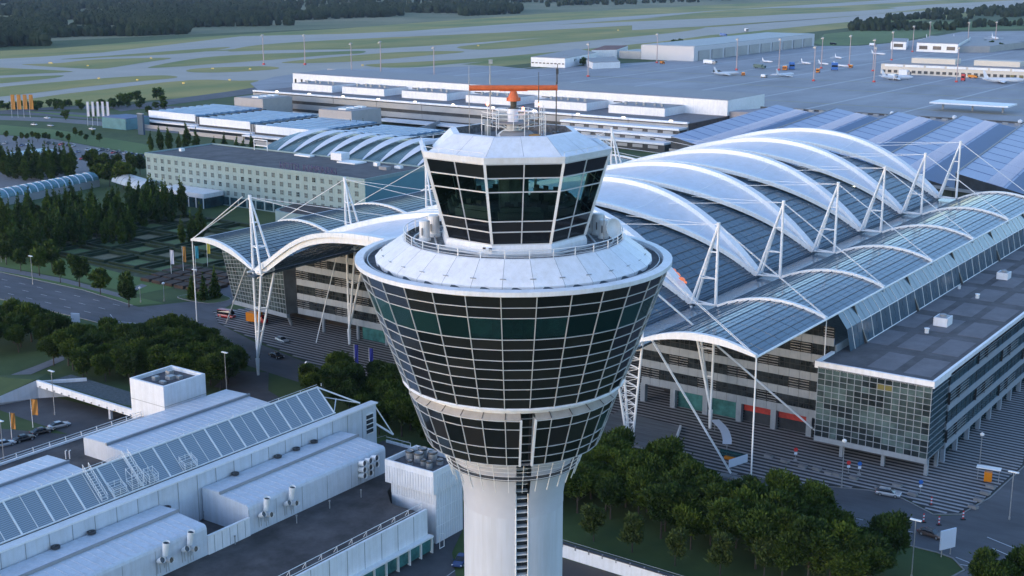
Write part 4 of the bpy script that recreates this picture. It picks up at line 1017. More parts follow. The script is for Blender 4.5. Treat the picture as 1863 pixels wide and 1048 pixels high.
# roof-top lettering
cu = bpy.data.curves.new('sign_text', 'FONT'); cu.body = 'HOTEL KEMPINSKI'; cu.size = 3.7; cu.extrude = .12
tmp = bpy.data.objects.new('sign_text', cu); C.objects.link(tmp)
dg = bpy.context.evaluated_depsgraph_get(); me = bpy.data.meshes.new_from_object(tmp.evaluated_get(dg)); bpy.data.objects.remove(tmp)
me.materials.clear(); me.materials.append(PURPLE)
o = ob('sign_lettering', me, HO, (1.6, 46, 17.9), rot=(R(90), 0, R(-90)))
for k in range(7): ob('sign_post', M().box((1.6, 45 - k * 6, 17.3), (1.75, 45.2 - k * 6, 18)).mesh('sign_post', PURPLE), HO)
# low annex with dark glazed front, on the garden side
t = thing('hotel_annex', 'low white annex with blue glass walls in front of the hotel', 'building', (0, 0, 0))
ob('wall', M().box((356.5, 406, 0), (366.8, 434, 5.4)).mesh('wall', BLUEG), t)
ob('roof', M().box((356.2, 405.6, 4.2), (366.9, 434.4, 6.0)).mesh('roof', WHITE), t)
for k in range(7): ob('mullion', M().box((356.3, 406 + k * 4.4, 0), (356.5, 406.4 + k * 4.4, 4.2)).mesh('mullion', STEEL), t)
t = thing('hotel_terrace', 'curved low terrace building between hotel and left wing roof', 'building', (0, 0, 0))
ob('wall', M().prism(smooth_loop([(350, 338), (350, 358), (357, 362), (366.8, 362), (366.8, 334), (356, 334)], 4), 0, 5.2).mesh('wall', CREAM), t)
ob('roof', M().prism(smooth_loop([(351, 339), (351, 357), (358, 361), (366.7, 361), (366.7, 335), (357, 335)], 4), 5.2, 5.4).mesh('roof', GRAVEL), t)
# ribbed hall behind the hotel
RH = thing('ribbed_hall', 'arched glass hall with curved white ribs behind the hotel', 'building', (0, 0, 0))
HP = lambda t, z0=14.5, h=6.8: (z0 + h * sin(pi * (.02 + .96 * t)) ** .8)
hx0, hx1, hy0, hy1 = 412, 474, 340, 432
for i in range(22):
    y0 = hy0 + (hy1 - hy0) * i / 22; y1 = hy0 + (hy1 - hy0) * (i + .97) / 22
    ob('glass_strip', M().grid(lambda u, v: (hx0 + (hx1 - hx0) * u, y0 + (y1 - y0) * v, HP(u) - .2), 12, 1).mesh('glass_strip', mat('hall_glass', (.11, .17, .17), .25, var=.1, vs=.2) if i == 0 else bpy.data.materials['hall_glass']), RH)
for i in range(9):
    y0 = hy0 + 1 + i * 10
    def crescent(u, v):
        wd = 5.6 * sin(pi * min(1, u * 1.0)) ** .9 + .3
        return (hx0 + (hx1 - hx0) * u, y0 + 6 * u - wd * .5 + wd * v, HP(u) + .25 + .8 * sin(pi * u))
    ob('white_rib', M().grid(crescent, 16, 2).mesh('white_rib', WHITE2, True), RH)
ob('wall', M().box((hx0 + 1, hy0, 0), (hx1 - 1, hy1, 14.7)).mesh('wall', CREAM), RH)
ob('end_glazing', M().face([(hx0 + (hx1 - hx0) * t / 10, hy0 - .05, HP(t / 10) - .2) for t in range(11)] + [(hx1, hy0 - .05, 0), (hx0, hy0 - .05, 0)]).mesh('end_glazing', BLUEG), RH)
ob('lean_to', M().box((405.5, 340, 0), (411.5, 430, 13.6)).mesh('lean_to', TANGR), RH)

# ================================================================== T1: long banded terminal
T1 = thing('terminal_building', 'long low terminal with grey glass bands and white roof boxes', 'building', (0, 0, 0))
x0, ya, yb = 636, 335, 668
ob('wall', M().box((x0 + .5, ya, 0), (x0 + 96, yb, 12.6)).mesh('wall', DARKW), T1)
seg = 37
for nm, z0, z1, dx, m in (('base_band', .0, 1.2, 0, STEEL), ('grey_band', 3.2, 6.4, -.5, GREYM), ('grey_band', 8.6, 11.9, -.8, GREYM), ('roof_edge', 12.6, 13.6, -1.2, WHITE)):
    for k in range(9):
        y = ya + k * seg
        ob(nm, M().box((x0 + dx, y + .15, z0), (x0 + 1, y + seg - .15, z1)).mesh(nm, m), T1)
ob('canopy', M().box((x0 - 14, ya, 1.8), (x0 - 2, yb - 120, 2.6)).mesh('canopy', WHITE), T1)
ob('roof', M().box((x0 + .3, ya, 12.6), (x0 + 96, yb, 12.9)).mesh('roof', GRAVEL3), T1)
ob('upper_wall', M().box((x0 + 46, ya, 12.9), (x0 + 95, yb + 8, 21.5)).mesh('upper_wall', WHITE), T1)
ob('upper_roof', M().box((x0 + 46.6, ya + .6, 21.5), (x0 + 94.5, yb + 7.5, 21.7)).mesh('upper_roof', GREYB), T1)
for k in range(6):
    y = yb - 8 - 52 * k - 38
    if k == 0: y = yb - 52
    ob('roof_house', M().box((x0 + 22, y, 12.9), (x0 + 46, y + 37, 17.4)).mesh('roof_house', WHITE), T1)
    ob('roof_house_top', M().box((x0 + 22.5, y + .5, 17.4), (x0 + 45.8, y + 36.5, 17.55)).mesh('roof_house_top', GREYB), T1)
    for j in range(5):
        ob('vent', M().tube((x0 + 30 + 2 * (j % 2), y + 6 + j * 6, 17.5), (x0 + 30 + 2 * (j % 2), y + 6 + j * 6, 19.2), 1.0, 8).mesh('vent', GALV), T1)
    ob('slot_window', M().box((x0 + 45.8, y + 42, 16.5), (x0 + 46.05, y + 48, 17.1)).mesh('slot_window', DARKW), T1)
for y in (yb + 4.5, yb - 1.5, ): ob('window', M().box((x0 + 45.8, y, 14.5), (x0 + 46.05, y + 1.6, 17.8)).mesh('window', DARKW), T1)
for k in range(3):      # lower stepped roofs on the right
    ob('step_band', M().box((x0 - 26 + k * 8, ya, 0), (x0 - 18 + k * 8, 420 - k * 5, 4 + k * 3)).mesh('step_band', DARKW), T1)
    ob('step_roof', M().box((x0 - 27 + k * 8, ya, 4 + k * 3), (x0 - 18 + k * 8, 421 - k * 5, 5 + k * 3)).mesh('step_roof', WHITE), T1)
    for j in range(8): ob('step_window', M().box((x0 - 26.3 + k * 8, ya + 4 + j * 9.4, 1.8 + k * 3), (x0 - 26 + k * 8, ya + 10 + j * 9.4, 3.4 + k * 3)).mesh('step_window', GREYM), T1)
for k in range(11):
    ob('roof_lamp', M().box((x0 - .5, ya + 10 + k * 30, 13.6), (x0 + .3, ya + 11.6 + k * 30, 14.0)).mesh('roof_lamp', GLOW), T1)
# garage modules with blue roofs left of the hall
MODB = mat('module_roof_blue', (.07, .17, .30), .4, var=.1, vs=.1); MODS = mat('module_roof_slat', (.22, .36, .50), .4, var=.1, vs=.1)
GM = [((536, 661), 52), ((528, 606), 52), ((520, 551), 52), ((512, 496), 52)]
for n_, ((gx, gy), ln) in enumerate(GM):
    t = thing('roof_module', ['leftmost', 'second from left', 'third from left', 'rightmost'][n_] + ' white module with slatted blue roof before the terminal', 'building', (gx, gy - ln, 0), 0, 'blue-roofed modules before the terminal')
    ob('wall', M().box((0, 0, 0), (54, ln - 4, 8)).mesh('wall', DARKW), t)
    ob('white_front', M().box((-1, 4, 5.0), (0, ln - 6, 9.2)).mesh('white_front', WHITE), t)
    ob('deck_edge', M().box((-6, -3, 2.8), (0, ln, 3.6)).mesh('deck_edge', WHITE), t)
    ob('roof', M().box((0, 4, 8), (54, ln - 6, 8.4)).mesh('roof', MODB), t)
    for k in range(9): ob('roof_slat', M().box((1 + k * 6, 4, 8.4), (3.4 + k * 6, ln - 6, 8.9)).mesh('roof_slat', MODS), t)
    for k in range(5): ob('stair_frame', M().box((-.8, -3 + k * 1.6, 0), (-.4, -2.2 + k * 1.6, 8)).mesh('stair_frame', GREYM), t)
    ob('retaining_wall', M().box((-12, -3, 0), (-11.4, ln, 2.2)).mesh('retaining_wall', TANGR), t)
for n_, (x, y, lb) in enumerate(((592, 640, 'left tan concrete block standing behind the blue-roofed modules'), (570, 545, 'right tan concrete block standing behind the blue-roofed modules'))):
    t = thing('concrete_block', lb, 'building', (x, y, 0)); ob('wall', M().box((0, -26, 0), (26, 0, 13.5)).mesh('wall', TANGR), t); ob('roof', M().box((.5, -25.5, 13.5), (25.5, -.5, 13.8)).mesh('roof', GREYB), t)
    for k in range(3): ob('roof_light', M().box((4 + k * 7, -18, 13.8), (8 + k * 7, -12, 14.6)).mesh('roof_light', STEEL), t)

t = thing('underpass_portal', 'concrete underpass portal beside the taxiway behind the terminal', 'underpass', (0, 0, 0))
q = GP(640, 136); 
ob('retaining_wall', M().box((q[0], q[1] - 50, 0), (q[0] + 3, q[1] + 30, 4)).mesh('retaining_wall', TANGR), t)
ob('opening', M().box((q[0] - .4, q[1] - 46, .2), (q[0] - .1, q[1] - 10, 3)).mesh('opening', SPAN2), t)

# ================================================================== low white service complex (lower left)
SC = thing('service_building', 'long white service building with mesh skylight and low roof sheds', 'building', (0, 0, 0))
# decks
ob('deck', M().prism([(60, 129.5), (157.5, 129.5), (157.5, 137), (161.2, 141), (180, 150), (180, 158), (60, 158)], 0, 7.0).mesh('deck', GRAVEL), SC)
ob('rear_deck', M().prism([(60, 160), (176, 160), (176, 186), (160, 203), (60, 203)], 0, 8.6).mesh('rear_deck', GRAVEL), SC)
ob('parapet_wall', M().box((60, 158, 0), (178, 159.2, 15)).mesh('parapet_wall', SHEDW), SC)
for k in range(29): ob('wall_joint', M().box((62 + k * 4, 157.94, 7), (62.08 + k * 4, 158.0, 14.9)).mesh('wall_joint', GREYM), SC)
ob('coping', M().box((60, 157.7, 15), (178.3, 159.5, 15.25)).mesh('coping', STEEL), SC)
ob('end_louvre', M().box((175.2, 157.9, 9.6), (177, 158.0, 13.5)).mesh('end_louvre', DARKW), SC)
for k in range(5): ob('louvre_bar', M().box((175.1, 157.8, 9.6 + k * .95), (177.1, 157.98, 9.75 + k * .95)).mesh('louvre_bar', STEEL), SC)
ob('corner_brace', M().tube((178, 158.4, 11), (180.5, 156, 8.5), .2).tube((178, 158.4, 14.6), (180.5, 156, 8.5), .12).mesh('corner_brace', STEEL), SC)
# mesh skylight: sloping grating panes
S0, S1 = Vector((0, 160.2, 15.1)), Vector((0, 164.4, 19.3))
nP = 40
pm0 = bpy.data.materials.new('skylight_mesh'); pm0.use_nodes = True
_t = pm0.node_tree; _b = _t.nodes['Principled BSDF']; _b.inputs['Roughness'].default_value = .35; _b.inputs['Metallic'].default_value = .1
_g = _t.nodes.new('ShaderNodeNewGeometry'); _mp = _t.nodes.new('ShaderNodeMapping'); _mp.inputs['Scale'].default_value = (4.5, 4.5, 4.5)
_v = _t.nodes.new('ShaderNodeTexVoronoi'); _v.inputs['Randomness'].default_value = 0.0; _v.inputs['Scale'].default_value = 1
_r = _t.nodes.new('ShaderNodeValToRGB'); _r.color_ramp.elements[0].position = .3; _r.color_ramp.elements[0].color = (.14, .18, .21, 1); _r.color_ramp.elements[1].position = .55; _r.color_ramp.elements[1].color = (.32, .37, .42, 1)
_t.links.new(_g.outputs['Position'], _mp.inputs[0]); _t.links.new(_mp.outputs[0], _v.inputs['Vector']); _t.links.new(_v.outputs[0], _r.inputs[0]); _t.links.new(_r.outputs[0], _b.inputs['Base Color'])
pn = M().face([S0 + Vector((.08, 0, 0)), S0 + Vector((2.66, 0, 0)), S1 + Vector((2.66, 0, 0)), S1 + Vector((.08, 0, 0))]).face([S1 + Vector((.08, 0, 0)), S1 + Vector((2.66, 0, 0)), S1 + Vector((2.66, 4.4, -4)), S1 + Vector((.08, 4.4, -4))]).mesh('mesh_pane', pm0)
rb = M().bar(S0, S1, .28, .25); rb.bar(S1, S1 + Vector((0, 4.4, -4)), .28, .25); rb = rb.mesh('rafter', STEEL)
rb2 = M().bar(S0, S1, .10, .12).mesh('thin_rafter', STEEL)
for k in range(nP):
    x = 169 - (k + 1) * 2.74
    ob('mesh_pane', pn, SC, (x, 0, 0)); ob('rafter' if k % 2 else 'thin_rafter', rb if k % 2 else rb2, SC, (x, 0, 0))
ob('rafter', rb, SC, (169, 0, 0))
for p in (S0, S1): ob('skylight_rail', M().tube(p + Vector((59, 0, .1)), p + Vector((169.2, 0, .1)), .16, 6).mesh('skylight_rail', STEEL), SC)
ob('skylight_end', M().face([(169.1, 160.2, 15), (169.1, 164.4, 19.3), (169.1, 168.8, 15.2)]).mesh('skylight_end', BLUEG), SC)
ob('end_truss', M().tube((169.2, 164.4, 19.3), (176, 160.2, 15.2), .15).tube((169.2, 166, 17.5), (176, 160.2, 15.2), .1).tube((169.2, 160.5, 15.2), (172.5, 163, 16.5), .1).mesh('end_truss', STEEL), SC)
for k in range(20): ob('rail_post', M().tube((66 + k * 5.48, 164.4, 19.3), (66 + k * 5.48, 164.4, 19.9), .05).mesh('rail_post', STEEL), SC)
ob('roof_rail', M().tube((60, 164.4, 19.9), (169, 164.4, 19.9), .04).mesh('roof_rail', STEEL), SC)
ob('inner_box', M().box((60, 160.5, 8), (168.5, 168.5, 14.9)).mesh('inner_box', DARKINT), SC)
# maintenance ladders and steps on the skylight
def lattice_steps(x, wd, mirror=1):
    g = M()
    for dx in (0, wd):
        g.tube(S0 + Vector((x + dx, 0, .5)), S1 + Vector((x + dx, 0, .5)), .05); g.tube(S0 + Vector((x + dx, 0, 1.3)), S1 + Vector((x + dx, 0, 1.3)), .05)
    for i in range(13):
        p = S0.lerp(S1, i / 12); g.tube(p + Vector((x, 0, .5)), p + Vector((x + wd, 0, .5)), .045)
        for dx in (0, wd): g.tube(p + Vector((x + dx, 0, .5)), p + Vector((x + dx, 0, 1.3)), .04)
    return ob('access_ladder', g.mesh('access_ladder', STEEL), SC)
lattice_steps(117.2, 1.1); lattice_steps(124.6, 1.1)
g = M()
for bx, by, bw, bh in ((119.5, 160.2, 2.4, 1.4), (123, 160.2, 2.2, 2.6), (126.2, 160.0, 1.8, 1.6), (133.5, 160.1, 2.6, 1.3)):
    for dx in (0, bw / 2, bw):
        for dy in (0, 1.4): g.tube((bx + dx, by + dy, 15.2), (bx + dx, by + dy, 15.2 + bh + (1 if dy else 0)), .045)
    for zz in (.5, 1, bh):
        g.tube((bx, by, 15.2 + zz), (bx + bw, by, 15.2 + zz), .045); g.tube((bx, by + 1.4, 16 + zz), (bx + bw, by + 1.4, 16 + zz), .045)
        for dx in (0, bw): g.tube((bx + dx, by, 15.2 + zz), (bx + dx, by + 1.4, 16 + zz), .04)
    for i in range(7): g.box((bx, by + .2 * i, 15.3 + i * .2), (bx + bw, by + .2 * i + .15, 15.34 + i * .2))
ob('service_steps', g.mesh('service_steps', STEEL), SC)
# roof sheds
def shed(name, x0, x1, y0, y1, z0, z1, label):
    t = thing('roof_shed', label, 'roof shed', (x0, y0, z0), 0, 'white metal sheds on the service building')
    L, Wd, H_ = x1 - x0, y1 - y0, z1 - z0
    prof = [(0, 0), (0, H_ - .7), (.12, H_ - .3), (.45, H_ - .05), (Wd * .62, H_ + .35), (Wd * .62, H_ + .75), (Wd, H_ + .55), (Wd, 0)]
    g = M()
    for (a, b), (c, d) in zip(prof, prof[1:]): g.face([(0, a, b), (L, a, b), (L, c, d), (0, c, d)])
    g.face([(0, a, b) for a, b in prof][::-1]); g.face([(L, a, b) for a, b in prof])
    ob('shell', g.mesh('shell', SHEDW), t)
    for k in range(int(L / 1.5)):       # standing seams across the roof
        x = .3 + k * 1.5
        ob('roof_seam', M().bar((x, .5, H_), (x, Wd * .61, H_ + .36), .05, .05).bar((x, Wd * .64, H_ + .745), (x, Wd - .1, H_ + .565), .05, .05).mesh('roof_seam', SHEDW), t)
    for k in range(int(L / 6) + 1):
        x = min(L - .1, k * 6.0); ob('wall_joint', M().box((x, -.03, .1), (x + .07, .02, H_ - .7)).mesh('wall_joint', GREYM), t)
    ob('ridge_step', M().box((0, Wd * .6, H_ + .36), (L + .3, Wd * .625, H_ + .8)).mesh('ridge_step', GREYM), t)
    return t
shD = shed('D', 62, 126, 147, 157.7, 7, 12, 'white metal roof shed in the bottom left corner, below the skylight')
shE = shed('E', 134.7, 167.8, 147, 157.7, 7, 12, 'white metal roof shed with six side vents, right of the dark deck gap')
shA = shed('A', 62, 129, 176, 190.5, 8.6, 12.2, 'white metal roof shed behind the skylight at the left edge')
shB = shed('B', 139.5, 174, 178, 194.7, 8.6, 11.4, 'white metal roof shed behind the skylight, near the white cube')
ob('screen_wall', M().box((126, 146.8, 7), (134.7, 147.0, 10)).mesh('screen_wall', WHITE), SC)
for k in range(5): ob('screen_joint', M().box((127.2 + k * 1.6, 146.76, 7.1), (127.26 + k * 1.6, 146.8, 9.9)).mesh('screen_joint', GREYM), SC)
ob('screen_coping', M().box((126, 146.7, 10), (134.7, 147.15, 10.15)).mesh('screen_coping', STEEL), SC)
# oval dark roof drains at foot of parapet wall
for k, xx in enumerate((106.5, 112.8, 127, 141.6, 151.5, 156, 160.5)):
    t = thing('roof_fan', ['first', 'second', 'third', 'fourth', 'fifth', 'sixth', 'seventh'][k] + ' dark round fan cowl from the left along the skylight parapet wall', 'fan cowl', (xx, 157.3, 12.6 if not 127 <= xx <= 134 else 11.6), 0, 'dark fan cowls along the parapet wall')
    ob('cowl', M().lathe([(.4, 0), (.66, .1), (.7, .4), (.5, .48), (.42, .3), (.01, .25)], 16).mesh('cowl', DKMETAL), t)
    ob('bracket', M().box((-.15, .3, .1), (.15, .7, .3)).mesh('bracket', GALV), t)
# angled funnel vents on shed fronts
def funnel(x, y, z, ln, tilt, r, label, up=True):
    t = thing('funnel_vent', label, 'vent', (x, y, z), 0, 'angled funnel vents on the roof sheds')
    d = Vector((.0, -sin(tilt), cos(tilt))); q = d * ln
    g = M(); a = d.orthogonal().normalized(); b = d.cross(a); n = 14
    ring_ = lambda c, rr: [c + (a * cos(2 * pi * i / n) + b * sin(2 * pi * i / n)) * rr for i in range(n)]
    R0, R1, R2 = ring_(Vector((0, 0, 0)), r * .75), ring_(q, r), ring_(q - d * .25, r * .86)
    for i in range(n):
        j = (i + 1) % n; g.face([R0[i], R0[j], R1[j], R1[i]], 0); g.face([R1[i], R1[j], R2[j], R2[i]], 0)
    g.face(R2, 1); g.face(R0[::-1], 0)
    ob('pipe', g.mesh('pipe', [STEEL, DARKW]), t)
    ob('stay', M().tube((-.25, .1, -.2), (-.25, .0, -1.9), .05).tube((.25, .1, -.2), (.25, 0, -1.9), .05).mesh('stay', GALV), t)
    return t
for k, (x, nm) in enumerate(((117.0, 'left'), (121.7, 'right'), (137.5, 'left'), (143.2, 'right'))):
    where = 'bottom left shed' if k < 2 else 'deck-gap shed'
    funnel(x + .4, 146.5, 10.3, 2.3, R(12), .55, f'upright funnel vent, {nm} of the pair on the {where}')
    funnel(x - .7, 146.7, 9.7, 1.2, R(62), .50, f'short funnel below the {nm} upright vent on the {where}')
    funnel(x + .9, 146.7, 9.3, 1.2, R(75), .48, f'short funnel right of the {nm} upright vent, {where}')
rows = [(x, z) for z in (11.0, 9.8, 8.7) for x in (160.8, 162.4, 164.0)]
for k, (x, z) in enumerate(rows[:8]):
    funnel(x, 146.9, z, 1.4, R(80), .55, f'{["left", "middle", "right"][k % 3]} scoop in the {["top", "middle", "bottom"][k // 3]} row of vents at the far shed end')
# ducts and small posts on the dark deck
for k, (px, py) in enumerate(((428, 990), (540, 952), (600, 925), (657, 905), (365, 945), (372, 945))):
    x, y = GP(px, py, 7); t = thing('deck_post', ['leftmost', 'second', 'third', 'fourth', 'left twin', 'right twin'][k] + ' small grey vent post on the dark roof deck', 'vent post', (x, y, 7), 0, 'vent posts on the roof deck')
    ob('pipe', M().tube((0, 0, 0), (0, 0, 1.3), .09, 8).mesh('pipe', GALV), t); ob('cap', M().lathe([(.16, 1.25), (.16, 1.45), (.01, 1.5)], 8).mesh('cap', GALV), t)
for k, (px, py) in enumerate(((120, 835), (127, 835), (395, 935))):
    x, y = GP(px, py, 8.6); t = thing('deck_post', ['left thin pipe on the brown rear roof deck', 'right thin pipe on the brown rear roof deck', 'thin pipe in the dark gap between the two front sheds'][k], 'vent post', (x, y, 8.6))
    ob('pipe', M().tube((0, 0, 0), (0, 0, 1.5), .1, 8).tube((0, 0, 1.5), (.3, 0, 1.6), .1, 8).mesh('pipe', STEEL), t)
# low front wall with railing and glazed ground strip
ob('front_wall', M().box((60, 129.2, 3.2), (157.6, 129.6, 7.9)).mesh('front_wall', WHITE), SC)
for k in range(24): ob('wall_joint', M().box((62 + k * 4, 129.15, 3.3), (62.08 + k * 4, 129.22, 7.8)).mesh('wall_joint', GREYM), SC)
ob('gutter_ledge', M().box((60, 128.2, 3.0), (158, 129.6, 3.3)).mesh('gutter_ledge', STEEL), SC)
for k in range(34):
    ob('ground_window', M().box((158 - 2.9 * k - 2.75, 128.9, .4), (158 - 2.9 * k, 129.0, 2.9)).mesh('ground_window', GREENGL), SC)
    ob('window_post', M().box((158 - 2.9 * k, 128.5, 0), (158.15 - 2.9 * k, 129.1, 3.0)).mesh('window_post', STEEL), SC)
rl = thing('roof_railing', 'white tubular railing along the front edge of the dark roof deck', 'railing', (0, 129.9, 7.9))
for zz in (0.1, 1.05): ob('rail', M().tube((60, 0, zz), (157, 0, zz), .05, 6).mesh('rail', STEEL), rl)
for k in range(26): ob('post', M().bar((157 - k * 3.4, 0, 0), (157 - k * 3.4, 0, 1.05), .12, .06).bar((157 - k * 3.4, 0, 1.0), (157 - k * 3.4, .7, -.1), .06, .06).mesh('post', STEEL), rl)
rl = thing('roof_railing', 'white tubular railing along the rear edge of the brown roof deck', 'railing', (0, 202.7, 8.6))
ob('kerb', M().box((60, -.3, 0), (159, .2, .35)).mesh('kerb', WHITE), rl)
for zz in (.7, 1.2): ob('rail', M().tube((60, 0, zz), (159, 0, zz), .06, 6).mesh('rail', STEEL), rl)
for k in range(28): ob('post', M().bar((159 - k * 3.5, 0, 0), (159 - k * 3.5, .25, 1.2), .16, .1).mesh('post', STEEL), rl)
rl = thing('roof_railing', 'white railing on the far end of the dark roof deck', 'railing', (179.6, 140, 7))
for zz in (.5, 1.1): ob('rail', M().tube((0, 11, zz), (0, 17, zz), .05).tube((0, 11, zz), (-11, 2.5, zz), .05).mesh('rail', STEEL), rl)
for k in range(9): ob('post', M().tube((-k * 1.3, 11 - k * 1.0, 0), (-k * 1.3, 11 - k * 1.0, 1.1), .05).mesh('post', STEEL), rl)
ob('kerb', M().bar((0, 17, .2), (0, 11, .2), .3, .4).bar((0, 11, .2), (-11, 2.5, .2), .3, .4).mesh('kerb', WHITE), rl)
# white corrugated plant block
PB = thing('plant_block', 'tall white corrugated block with round ducts on top, left of the tower shaft', 'building', (161.2, 130, 0))
ob('wall', M().box((0, .3, 0), (7.4, 10, 9.2)).mesh('wall', WHITE), PB)
ob('upper_wall', M().box((-.9, 0, 9.2), (7.6, 10.6, 12.4)).mesh('upper_wall', WHITE), PB)
for k in range(18):
    ob('corrugation', M().box((-.98, .25 + k * .58, 9.3), (-.9, .5 + k * .58, 12.3)).mesh('corrugation', WHITE2), PB)
    ob('corrugation', M().box((-.08, .55 + k * .54, 7.1), (0, .8 + k * .54, 9.1)).mesh('corrugation', WHITE2), PB)
for k in range(12):
    for z0, z1 in ((.2, 3), (3.15, 6), (6.15, 9.1), (9.3, 12.3)): ob('corrugation', M().box((.1 + k * .62, -.06 if z0 > 9 else .22, z0), (.38 + k * .62, 0 if z0 > 9 else .3, z1)).mesh('corrugation', WHITE2), PB)
ob('roof_well', M().box((-.6, .3, 12.4), (7.3, 10.3, 12.45)).mesh('roof_well', GRAVEL2), PB)
for a, b in (((-.9, 0), (-.6, 10.6)), ((7.3, 0), (7.6, 10.6)), ((-.6, 0), (7.3, .3)), ((-.6, 10.3), (7.3, 10.6))): ob('parapet', M().box((*a, 12.4), (*b, 13.3)).mesh('parapet', WHITE), PB)
for k, (x, y, r, h) in enumerate(((3.4, 8.6, .75, 1.5), (5.4, 7.4, .8, 1.6), (3.4, 6.6, .85, 1.6), (5.2, 5.0, .8, 1.5), (2.4, 4.8, .5, 1.0), (2.0, 3.2, .55, 1.2), (4.4, 2.8, .6, .9), (1.2, 6.8, .5, .8))):
    ob('round_duct', M().lathe([(r, 12.45), (r, 12.45 + h), (r * .85, 12.5 + h), (r * .8, 12.3 + h), (.01, 12.3 + h)], 16, cx=x, cy=y).mesh('round_duct', GALV), PB)
    ob('duct_ring', M().lathe([(r * 1.06, 12.2 + h), (r * 1.1, 12.35 + h), (r * 1.02, 12.55 + h)], 16, cx=x, cy=y).mesh('duct_ring', DKMETAL), PB)
ob('door', M().box((-3.2, -.6, 0), (-1.8, -.5, 2.6)).mesh('door', GREENGL), PB)
ob('porch_frame', M().tube((-1.2, -1.4, 0), (-1.2, -1.4, 2.8), .07).tube((-.0, -1.4, 0), (0, -1.4, 2.4), .07).tube((-1.2, -1.4, 2.8), (0, -1.4, 2.4), .07).tube((-1.2, -1.4, .1), (0, -1.4, .1), .07).mesh('porch_frame', STEEL), PB)
# white cube behind
WC = thing('plant_cube', 'white boxy plant room with sunken roof beside the brown deck', 'building', (159.5, 196.2, 0))
ob('wall', M().box((0, 0, 0), (10.6, 10, 15.2)).mesh('wall', WHITE), WC)
ob('roof_well', M().box((.5, .5, 15.2), (10.1, 9.5, 15.25)).mesh('roof_well', GRAVEL2), WC)
for a, b in (((0, 0), (.5, 10)), ((10.1, 0), (10.6, 10)), ((.5, 0), (10.1, .5)), ((.5, 9.5), (10.1, 10))): ob('parapet', M().box((*a, 15.2), (*b, 16)).mesh('parapet', WHITE), WC)
for x, y, sx, sy, h in ((3, 6, 1.2, 1, .8), (5, 4, 1.6, 1.4, .7), (7, 6.5, 1.2, 1.2, .9), (6.5, 3, 1, 1, .6), (2.6, 3, .8, 1.4, .5)): ob('roof_unit', M().box((x, y, 15.25), (x + sx, y + sy, 15.25 + h)).mesh('roof_unit', GALV), WC)
ob('window', M().box((2.2, -.1, 8.9), (3.6, 0, 11)).mesh('window', DARKW), WC); ob('window_frame', M().box((1.9, -.5, 8.7), (2.15, 0, 11.2)).box((3.65, -.5, 8.7), (3.9, 0, 11.2)).box((2.85, -.15, 8.9), (2.95, -.05, 11)).mesh('window_frame', WHITE), WC)
for a, b in (((-.04, 0), (0, 10)), ((0, -.04), (10.6, 0))): ob('panel_joint', M().box((*a, 11.8), (*b, 11.88)).mesh('panel_joint', GREYM), WC)
# underpass parapet and slanted wing wall
UW0, UW1 = GP(68, 692, 4.2), GP(262, 752, 4.2)
t = thing('underpass_wall', 'long white parapet of the road underpass with slanted wing wall', 'underpass', (0, 0, 0))
ob('parapet', M().bar((*UW0, 3.5), (*UW1, 3.5), .6, 1.5).mesh('parapet', WHITE), t)
ob('deck', M().prism([(UW0[0] + .3, UW0[1]), (UW1[0] + .3, UW1[1]), (UW1[0] + 9, UW1[1]), (UW0[0] + 9, UW0[1])], 2.6, 3.3).mesh('deck', DARKINT), t); ob('opening', M().bar((UW0[0] + 9, UW0[1] - 8, 1.3), (UW1[0] + 9, UW1[1], 1.3), .4, 2.6).mesh('opening', SPAN2), t)
ob('wing_wall', M().face([(*UW0, 4.3), (UW0[0], UW0[1], 0), (*GP(78, 742), 0), (*GP(-40, 745), 0), (*GP(-40, 738, 1.2), 1.2)]).mesh('wing_wall', CONC_W), t)
ob('abutment', M().bar((*UW0, 2), (UW0[0] + 8, UW0[1] - 7, 2), .5, 4).mesh('abutment', CONC_W), t)
for k in range(14): ob('bracket', M().box((-.15, -.15, 2.9), (.15, .15, 3.2)).mesh('bracket', GREYM), t, (UW0[0] + (UW1[0] - UW0[0]) * (k + .5) / 14 - .35, UW0[1] + (UW1[1] - UW0[1]) * (k + .5) / 14, 0))
ob('pier', M().tube((UW0[0] + .3 * (UW1[0] - UW0[0]) * 2.2 + 1, UW0[1] + .66 * (UW1[1] - UW0[1]), 0), (UW0[0] + .3 * (UW1[0] - UW0[0]) * 2.2 + 1, UW0[1] + .66 * (UW1[1] - UW0[1]), 2.8), .5).mesh('pier', CONC_W), t)
t = thing('embankment', 'grassy embankment carried over the underpass behind the white parapet', 'embankment', (0, 0, 0))
ob('slope', M().face([(UW0[0] + .3, UW0[1] + 1, 4.1), (UW1[0] + .3, UW1[1], 4.1), (UW1[0] + 16, UW1[1] - 4, 2.2), (UW1[0] + 30, UW1[1] + 8, .1), (UW0[0] + 22, UW0[1] + 2, .1), (UW0[0] + 12, UW0[1] + 14, .1)]).face([(UW0[0] + .3, UW0[1] + 1, 4.1), (UW0[0] + 12, UW0[1] + 14, .1), (UW0[0] + 2, UW0[1] + 26, .1), (*GP(-40, 738, 1.2), 1.1)]).mesh('slope', GRASS), t)
t = thing('low_wall', 'low white wall with railing running right from the tower foot', 'wall', (0, 0, 0))
ob('wall', M().bar((169.6, 112, 1.2), (168.8, 60, 1.2), .5, 2.4).mesh('wall', WHITE), t)
ob('coping', M().bar((169.6, 112, 2.45), (168.8, 60, 2.45), .9, .12).mesh('coping', DKMETAL), t)
ob('rail', M().tube((169.6, 112, 3.0), (168.8, 60, 3.0), .04).mesh('rail', GALV), t)
for k in range(20): ob('clamp', M().box((169.1, 110 - k * 2.6, 1.9), (169.3, 110.2 - k * 2.6, 2.6)).mesh('clamp', GREYM), t)
